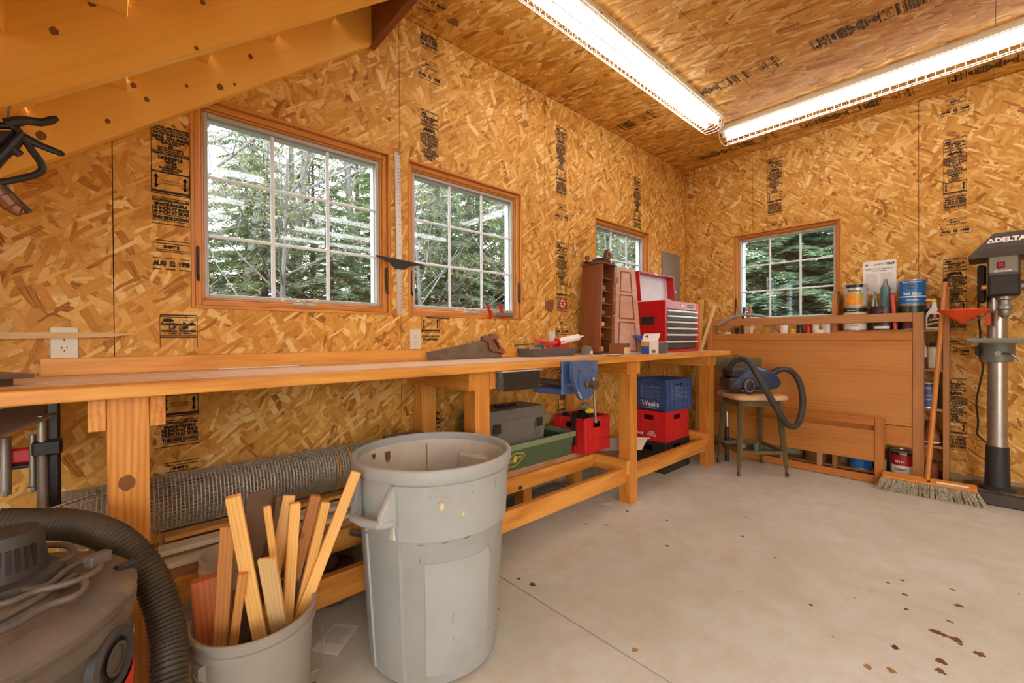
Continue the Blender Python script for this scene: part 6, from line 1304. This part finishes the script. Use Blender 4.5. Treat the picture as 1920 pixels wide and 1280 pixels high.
MB().tube(smoothpath([atd(x, y, t)-c0 for x, y, t in ((1366, 700, 3.86), (1356, 720, 3.84), (1352, 745, 3.86), (1354, 780, 3.93), (1351, 830, 3.98), (1354, 858, 4.0))], 6), .004, 6).build('strand', 'cord_grey', cw)
wd2 = thing('vacuum_wand', at(1363, 864, 'z', .002), 'dark vacuum wand with a chrome upper part standing behind the stool', 'pipe'); w0 = Vector(wd2.location); wt = at(1363, 750, 'y', w0.y)-w0
MB().cyl((0, 0, 0), V(0, 0, .33), .019, n=14).build('lower_tube', 'vac_black', wd2); MB().cyl((0, 0, .3305), (0, 0, .47), .0165, n=14).build('upper_tube', 'chrome', wd2); MB().bev((-.025, -.0215, .16), (-.015, -.0195, .20), .001).build('tag', 'white_print', wd2, 0)
# ------------------------------------------------------------------ push broom
br = thing('push_broom', (4.355, .275, 0), 'wide push broom with a wooden head leaning on the shelf unit', 'broom'); b0 = V(4.355, .275, 0)
Mh = Matrix.Translation((0, 0, 0)) @ Matrix.Rotation(math.radians(4), 4, 'Z')
hd2 = MB().bev((0, -.036, -.018), (.50, .036, .018), .006).build('head', 'broom_wood', br, 0, Mh @ Matrix.Translation((.006, -.25, .098)) @ Matrix.Rotation(math.pi/2, 4, 'Z') @ Matrix.Rotation(math.radians(-24), 4, 'X'))
MB().box((.04, -.0, .0182), (.2, .018, .019)).build('sticker', 'white_print', hd2, 0); MB().cyl((.24, .012, .0181), (.24, .012, .0188), .011, n=14).build('socket_hole', 'slot_dark', hd2)
m = MB(); R2 = random.Random(3)
for i in range(46):
    for j in range(6):
        y = -.245+.49*i/45; x = -.026+.052*j/5; fl_ = V(-.03+x*.35+R2.uniform(-.008, .008), (y*.16)+R2.uniform(-.012, .012), 0)
        for q in range(2):
            o2 = V(R2.uniform(-.004, .004), R2.uniform(-.004, .004), 0); p = V(x, y, .087)+o2; e = V(x+fl_.x, y+fl_.y, .002); s_ = V(.0, .006, 0); m.add([p-s_, p+s_, e+s_*.5+o2, e-s_*.5+o2], [(0, 1, 2, 3)]); s_ = V(.006, 0, 0); m.add([p-s_, p+s_, e+s_*.5+o2, e-s_*.5+o2], [(0, 1, 2, 3)])
m.build('bristles', 'bristle', br, 0, Mh)['kind'] = 'stuff'
hA = V(.012, -.0, .112); hB = V(4.455, .185, 1.56)-b0; MB().cyl(hA, hB, .0155, .0145, 16).build('handle', 'broom_wood', br); MB().cyl(hB, hB+(hB-hA).normalized()*.006, .013, .010, 12).build('handle_end', 'broom_wood', br)
hk = thing('wall_hook', at(1772, 527, 'x', RX-.02), 'small dark metal hook on the wall behind the broom tip', 'hook'); MB().tube([(.0, 0, 0), (-.03, -.02, .03), (-.05, -.05, .06)], .006, 6).build('hook', 'black_metal', hk); MB().bev((0, -.012, -.02), (.0195, .012, .02), .002).build('plate', 'black_metal', hk, 0)
# ------------------------------------------------------------------ drill press
dx, dy = 4.50, -.068; dp_ = thing('drill_press', (dx, dy, 0), 'tall floor drill press lettered DELTA at the right edge', 'drill press')
MB().bev((-.085, -.36, .001), (.2, .165, .085), .01).build('base', 'press_brown', dp_, 0); MB().bev((-.075, -.3, .0855), (.17, .12, .10), .006).build('base_top', 'rusty_steel', dp_, 0)
for x, y in ((-.04, .1), (-.04, -.2)): MB().bev((x-.03, y-.008, .1005), (x+.03, y+.008, .102), .001).build('slot', 'slot_dark', dp_, 0)
MB().lathe([(0, .1005), (.088, .1005), (.088, .115), (.07, .122), (.062, .13), (.056, .40), (.05, .402)], n=32).build('sleeve', 'press_sleeve', dp_, 40)
MB().cyl((0, 0, .395), (0, 0, 1.46), .0495, n=40).build('column', 'steel', dp_)
MB().prism([(-.24, -.20), (.04, -.20), (.08, -.12), (.08, .10), (.02, .14), (-.24, .14)], (-.10, 0, 1.135), (1, 0, 0), (0, 1, 0), (0, 0, 1), .018).build('table', 'press_table', dp_, 0); MB().prism([(-.22, -.18), (.02, -.18), (.06, -.11), (.06, .09), (.0, .12), (-.22, .12)], (-.10, 0, 1.122), (1, 0, 0), (0, 1, 0), (0, 0, 1), .0128).build('table_edge', 'press_table', dp_, 0)
MB().lathe([(.0505, .985), (.075, .99), (.082, 1.03), (.082, 1.10), (.09, 1.12), (.0505, 1.121)], n=28).build('table_bracket', 'press_table', dp_, 40)
MB().cyl((-.085, -.0, 1.05), (-.12, .0, 1.05), .016, n=12).build('clamp_bolt', 'dull_steel', dp_); MB().tube([(-.11, -.02, 1.05), (-.13, -.06, 1.045), (-.13, -.10, 1.0)], .008, 8).build('clamp_lever', 'dull_steel', dp_)
MB().bev((-.05, .085, 1.03), (.02, .105, 1.09), .004).build('crank_stub', 'black_metal', dp_, 0)
# head
MB().bev((-.20, -.10, 1.43), (.10, .05, 1.72), .012).build('head', 'press_grey', dp_, 25); MB().hull([(-.215, -.085, 1.445), (-.215, .035, 1.445), (-.2, -.095, 1.43), (-.2, .045, 1.43), (-.215, -.085, 1.56), (-.215, .035, 1.56), (-.2, -.095, 1.57), (-.2, .045, 1.57)]).build('front_cover', 'press_sleeve', dp_, 0)
MB().bev((-.207, -.085, 1.585), (-.2005, .04, 1.71), .002).build('switch_plate', 'panel_grey', dp_, 0); MB().bev((-.2125, -.03, 1.615), (-.2072, .005, 1.655), .002).build('switch_frame', 'slot_dark', dp_, 0); MB().bev((-.217, -.025, 1.622), (-.2127, .0, 1.648), .002).build('rocker_switch', 'tool_red', dp_, 0)
MB().text('Quintet', (-.2075, -.02, 1.597), (0, -1, 0), (0, 0, 1), .016, .08, .02, .3).build('plate_lettering', 'white_print', dp_, 0)
pg = [(.115, 1.70), (-.62, 1.70), (-.62, 1.82), (-.58, 1.85), (.03, 1.85), (.115, 1.73)]
MB().hull([(x, y, z) for y, z in ((.135, 1.692), (-.62, 1.692), (-.62, 1.735), (.135, 1.71)) for x in (-.215, .13)]+[(x, y, z) for y, z in ((.02, 1.855), (-.60, 1.855)) for x in (-.16, .09)]+[(x, y, z) for y, z in ((.045, 1.755), (-.62, 1.755)) for x in (-.215, .13)]).build('belt_cover', 'press_brown', dp_, 20)
n_ = V(-.1, 0, .055).normalized(); upv = V(.055, 0, .1).normalized()
def face(y, k): return V(-.215, 0, 1.755)+upv*k+V(-.002, y, .001)
m = MB(); m.text('DELTA', face(-.055, .055), (0, -1, 0), upv, .04, .138, .06); m.build('lettering', 'white_print', dp_, 0)
m = MB(); c = face(.032, .055); q = [c+V(0, .02, 0)-upv*.020, c+V(0, -.02, 0)-upv*.020, c+upv*.022]; q2 = [c+(x-c)*.42-upv*.006 for x in q]; m.add(q+q2, [(0, 1, 4, 3), (1, 2, 5, 4), (2, 0, 3, 5)]); m.build('triangle_logo', 'white_print', dp_, 0)
MB().lathe([(0, 1.432), (.04, 1.432), (.04, 1.41), (.028, 1.405), (.028, 1.375), (.036, 1.37), (.038, 1.345), (.03, 1.338), (.03, 1.315), (.022, 1.30), (.012, 1.285), (0, 1.283)], (-.14, -.03, 0), 24).build('chuck', 'dull_steel', dp_, 40)
MB().cyl((-.10, -.1, 1.50), (-.10, -.17, 1.50), .032, n=18).cyl((-.10, -.17, 1.50), (-.10, -.23, 1.50), .024, n=18).build('feed_hub', 'steel', dp_); MB().cyl((-.10, -.21, 1.50), (-.2, -.24, 1.58), .008, n=8).build('feed_handle', 'steel', dp_); MB().cyl((-.15, .05, 1.5), (-.15, .075, 1.5), .024, n=16).build('depth_stop', 'chrome', dp_); MB().bev((-.06, .052, 1.40), (.06, .095, 1.66), .01).build('motor_side', 'black_metal', dp_, 25)
MB().cyl((0, 0, 1.325), (0, 0, 1.345), .058, n=28).build('column_ring', 'dull_steel', dp_); MB().cyl((0, 0, 1.27), (0, 0, 1.28), .0525, n=28).build('hose_clamp', 'steel', dp_)
pc = thing('press_cord', (4.68, .06, 0.2), 'thin black cord hanging down the wall beside the drill press', 'cord'); c0 = Vector(pc.location)
MB().tube(smoothpath([at(x, y, 'x', X)-c0 for x, y, X in ((1835, 566, 4.62), (1834, 590, 4.66), (1838, 625, 4.69), (1836, 665, 4.70), (1843, 690, 4.70), (1831, 750, 4.70), (1834, 790, 4.70), (1832, 812, 4.70), (1840, 822, 4.70), (1856, 834, 4.68))], 6), .0058, 8).build('cord', 'cord_black', pc)
# orange funnel clipped to the column
fn = thing('funnel', (4.285, .094, 1.338), 'wide orange plastic funnel clipped beside the drill press column', 'funnel'); MB().lathe([(.126, .012), (.127, .008), (.12, .0), (.022, -.072), (.010, -.085), (.0, -.086)], n=40).build('cone', 'orange_plastic', fn, 40); MB().lathe([(.126, .012), (.119, .006), (.02, -.066), (0, -.07)], n=40).build('inside', 'orange_plastic', fn, 40)
MB().bev((.10, -.13, -.10), (.16, -.105, -.01), .003).build('clip', 'orange_plastic', fn, 0); MB().tube([(.10, -.11, -.02), (.0, -.03, -.085), (0, .0, -.078)], .004, 6).build('clip_rod', 'dull_steel', fn)
# ================================================================== outdoors
gr = MB(); gr.box((-60, -60, -.6), (60, 60, -.25)).build('ground', 'forest_floor', smooth=0)['kind'] = 'structure'
def conifer_mesh(seed, H, Rb, nb, z0=.25):
    R2 = random.Random(seed); tr = MB(); tr.tube([(0, 0, 0), (.05*R2.random(), .05, H*.5), (0, .05, H)], [.016*H, .011*H, .01], 7)
    fo = MB(); vs, fs = [], []
    for b in range(nb):
        t = (b+R2.random())/nb; z = z0+(H-z0)*t**1.05; L = Rb*(1-t)**.75*(.75+.5*R2.random())+.12; a = b*2.399+R2.random()*.5
        d = V(math.cos(a), math.sin(a), 0); sd = V(-d.y, d.x, 0); rise = .30-.28*t
        pts = [V(0, 0, z)+d*(L*s)+V(0, 0, L*(rise*s-.42*s*s)) for s in (0, .25, .5, .75, 1)]
        tr.tube(pts, [.02*L*.5+.004, .014*L*.5+.003, .006, .004, .002], 4, cap=False)
        nt = max(6, int(L*13))
        for q in range(nt):
            s = .12+.88*(q+R2.random()*.6)/nt; i = min(3, int(s*4)); p = pts[i].lerp(pts[i+1], s*4-i)
            tl = (.16+.34*L*(1-s)*.6)*(.7+.6*R2.random())
            for sg in (-1, 1):
                td = (d*(.55+.3*R2.random())+sd*sg*(.6+.4*R2.random())+V(0, 0, -.18-.2*R2.random())).normalized()
                up = td.cross(V(0, 0, 1)).normalized()
                m = max(2, int(tl/.055))
                for k in range(m):
                    c = p+td*(tl*(k+.5)/m)+V(0, 0, -.10*tl*(k/m)**2)
                    for w in (-1, 1):
                        nd = (td*.75+up*w*.9+V(0, 0, (R2.random()-.5)*.5)).normalized(); ln = .09+.07*R2.random(); wd = .013+.012*R2.random()
                        n2 = nd.cross(V(R2.random()-.5, R2.random()-.5, 1)).normalized()
                        e = len(vs); vs += [c-n2*wd, c+nd*ln, c+n2*wd]; fs.append((e, e+1, e+2))
    fo.add(vs, fs); return tr, fo
def bare_mesh(seed, H, buds=0):
    R2 = random.Random(seed); m = MB(); lv = MB()
    def grow(p, d, L, r, lev):
        pts = [p]; rr = [r]; q = p; dd = d
        for i in range(4):
            dd = (dd+V(R2.uniform(-.18, .18)*(1 if lev else .25), R2.uniform(-.18, .18)*(1 if lev else .25), R2.uniform(-.05, .14))).normalized(); q = q+dd*L/4; pts.append(q); rr.append(r*(1-.16*(i+1)))
        m.tube(pts, rr, 6 if lev < 2 else 4, cap=False)
        if lev < 4:
            for i in range(R2.randint(4, 6) if lev else 11):
                s = R2.uniform(.3, 1) if lev else R2.uniform(.22, 1); k = min(3, int(s*4)); b = pts[k].lerp(pts[k+1], s*4-k)
                a = R2.uniform(0, 6.28); x = dd.orthogonal().normalized(); x = Matrix.Rotation(a, 3, dd) @ x
                grow(b, (dd*R2.uniform(.35, .8)+x*R2.uniform(.5, .9)).normalized(), L*R2.uniform(.34, .56), max(.0035, rr[k]*R2.uniform(.3, .5)), lev+1)
        elif buds:
            for i in range(buds):
                b = pts[R2.randint(1, 4)]; x = V(R2.uniform(-1, 1), R2.uniform(-1, 1), R2.uniform(-1, 1))*.05
                y = x.orthogonal().normalized()*.014; e = b+x*.2; lv.add([e-y, e+x, e+y], [(0, 1, 2)])
    grow(V(0, 0, 0), V(R2.uniform(-.06, .06), R2.uniform(-.06, .06), 1).normalized(), H, .0105*H, 0)
    return m, lv
def tree(kind, protos, loc, rz, sc, label, group):
    name = 'evergreen_tree' if kind else 'bare_tree'
    r = thing(name, loc, label, 'tree', rz, group); r.scale = (sc,)*3
    for ch in protos:
        c = ch.copy(); COL.objects.link(c); c.parent = r
    return r
def protos(kind, seed, *a):
    if kind: t, f = conifer_mesh(seed, *a); x = [t.build('trunk', 'bark', None, 60), f.build('foliage', 'needles' if seed % 2 else 'needles_dark', None, 0)]; x[1]['kind'] = 'stuff'
    else:
        t, f = bare_mesh(seed, *a); x = [t.build('branches', 'bark_grey', None, 60)]
        if f.v: x.append(f.build('buds', 'buds', None, 0)); x[-1]['kind'] = 'stuff'
    for o in x: COL.objects.unlink(o)
    return x
PC = [protos(1, 1, 6.5, 2.0, 95), protos(1, 2, 5.5, 1.9, 90), protos(1, 3, 7.5, 2.2, 110)]
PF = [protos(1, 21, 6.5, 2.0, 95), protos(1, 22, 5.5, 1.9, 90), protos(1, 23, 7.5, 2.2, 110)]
for q in PF: q[1].data.materials[0] = MT['needles_brightened']  # needle colour lifted to make up for the dim light among these trees
PB = [protos(0, 5, 8.5, 2), protos(0, 6, 9.5, 0), protos(0, 8, 7.0, 3)]
GL = 'evergreen with drooping green sprays in the woods outside the window wall'; GB = 'bare grey-barked tree standing in the woods outside the window wall'
TG = -.25
# woods beyond the window wall
for i, (x, y, k, s) in enumerate([(-1.3, 6.6, 1, .72), (-.3, 6.2, 0, .56), (.55, 6.0, 1, .54), (1.35, 6.3, 0, .6), (2.1, 5.9, 1, .62), (2.9, 6.4, 0, .62), (3.8, 5.7, 1, .68), (4.7, 6.3, 2, .66), (5.7, 5.5, 0, .74), (7.0, 6.0, 2, .78), (8.4, 4.9, 1, .84), (9.2, 6.8, 1, 1.0),
    (-2.4, 8.4, 2, .74), (-.8, 8.6, 0, .8), (.4, 8.1, 2, .66), (1.6, 8.5, 1, .84), (2.8, 8.8, 2, .74), (4.0, 8.4, 0, .86), (5.2, 8.2, 2, .8), (6.6, 8.6, 1, 1.0), (8.4, 8.8, 2, 1.0), (11, 7.8, 2, 1.05), (13.5, 9.0, 2, 1.2), (-3.8, 9.8, 0, .95), (2.2, 11, 2, .95), (4.6, 11.2, 2, 1.0), (-.8, 11.5, 0, 1.0), (7.4, 11.5, 2, 1.1), (10.5, 11.4, 2, 1.15)]):
    tree(1, PC[k], (x, y, TG), i*1.7, s, GL, 'evergreens outside the window wall')
for i, (x, y, k, s) in enumerate([(-.7, 6.4, 0, .95), (.2, 8.4, 1, 1.0), (1.15, 7.6, 2, 1.0), (2.3, 8.4, 0, 1.05), (3.6, 8.6, 1, .95), (4.3, 6.4, 2, .9), (5.2, 8.6, 0, 1), (6.8, 8.4, 1, 1), (-2.4, 10.4, 1, 1.1), (.8, 11.8, 1, 1.2), (3.2, 11.6, 2, 1.3), (8.4, 10, 0, 1.1), (7.4, 5.6, 2, .7)]):
    tree(0, PB[k], (x, y, TG), i*2.1, s, GB, 'bare trees outside the window wall')
PS = protos(0, 15, 5.0, 2)
for i, (x, y, s) in enumerate([(1.0, 4.4, .62), (2.6, 4.3, .66), (4.2, 4.2, .6), (5.6, 3.9, .62), (-.4, 4.8, .6)]):
    tree(0, PS, (x, y, TG), i*2.6, s, 'thin bare sapling with pale twigs close outside the window wall', 'saplings close to the window wall')
# woods beyond the far wall
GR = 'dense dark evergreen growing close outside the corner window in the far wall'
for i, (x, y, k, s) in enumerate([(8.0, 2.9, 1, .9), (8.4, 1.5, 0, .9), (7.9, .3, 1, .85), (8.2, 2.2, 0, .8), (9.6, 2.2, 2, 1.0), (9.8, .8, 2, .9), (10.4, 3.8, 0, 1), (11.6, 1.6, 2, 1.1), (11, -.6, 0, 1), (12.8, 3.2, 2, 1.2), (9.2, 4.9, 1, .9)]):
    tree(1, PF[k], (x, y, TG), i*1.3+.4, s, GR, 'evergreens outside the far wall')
tree(0, PB[0], (8.9, 1.1, TG), 1.2, .9, 'bare grey tree among the evergreens outside the corner window', None)
# porch post just outside the corner window
pp = thing('porch_post', (5.35, 1.93, -.25), 'pale wooden post with white edge boards outside the corner window', 'post')
MB().bev((-.04, -.04, 0), (.04, .04, 3.2), .004).build('post', 'pale_wood', pp, 0)
for s in (-1, 1): MB().bev((-.052, s*.04 if s > 0 else -.066, 0), (.045, .066 if s > 0 else -.04, 3.2), .003).build('edge_board', 'exterior_white', pp, 0)
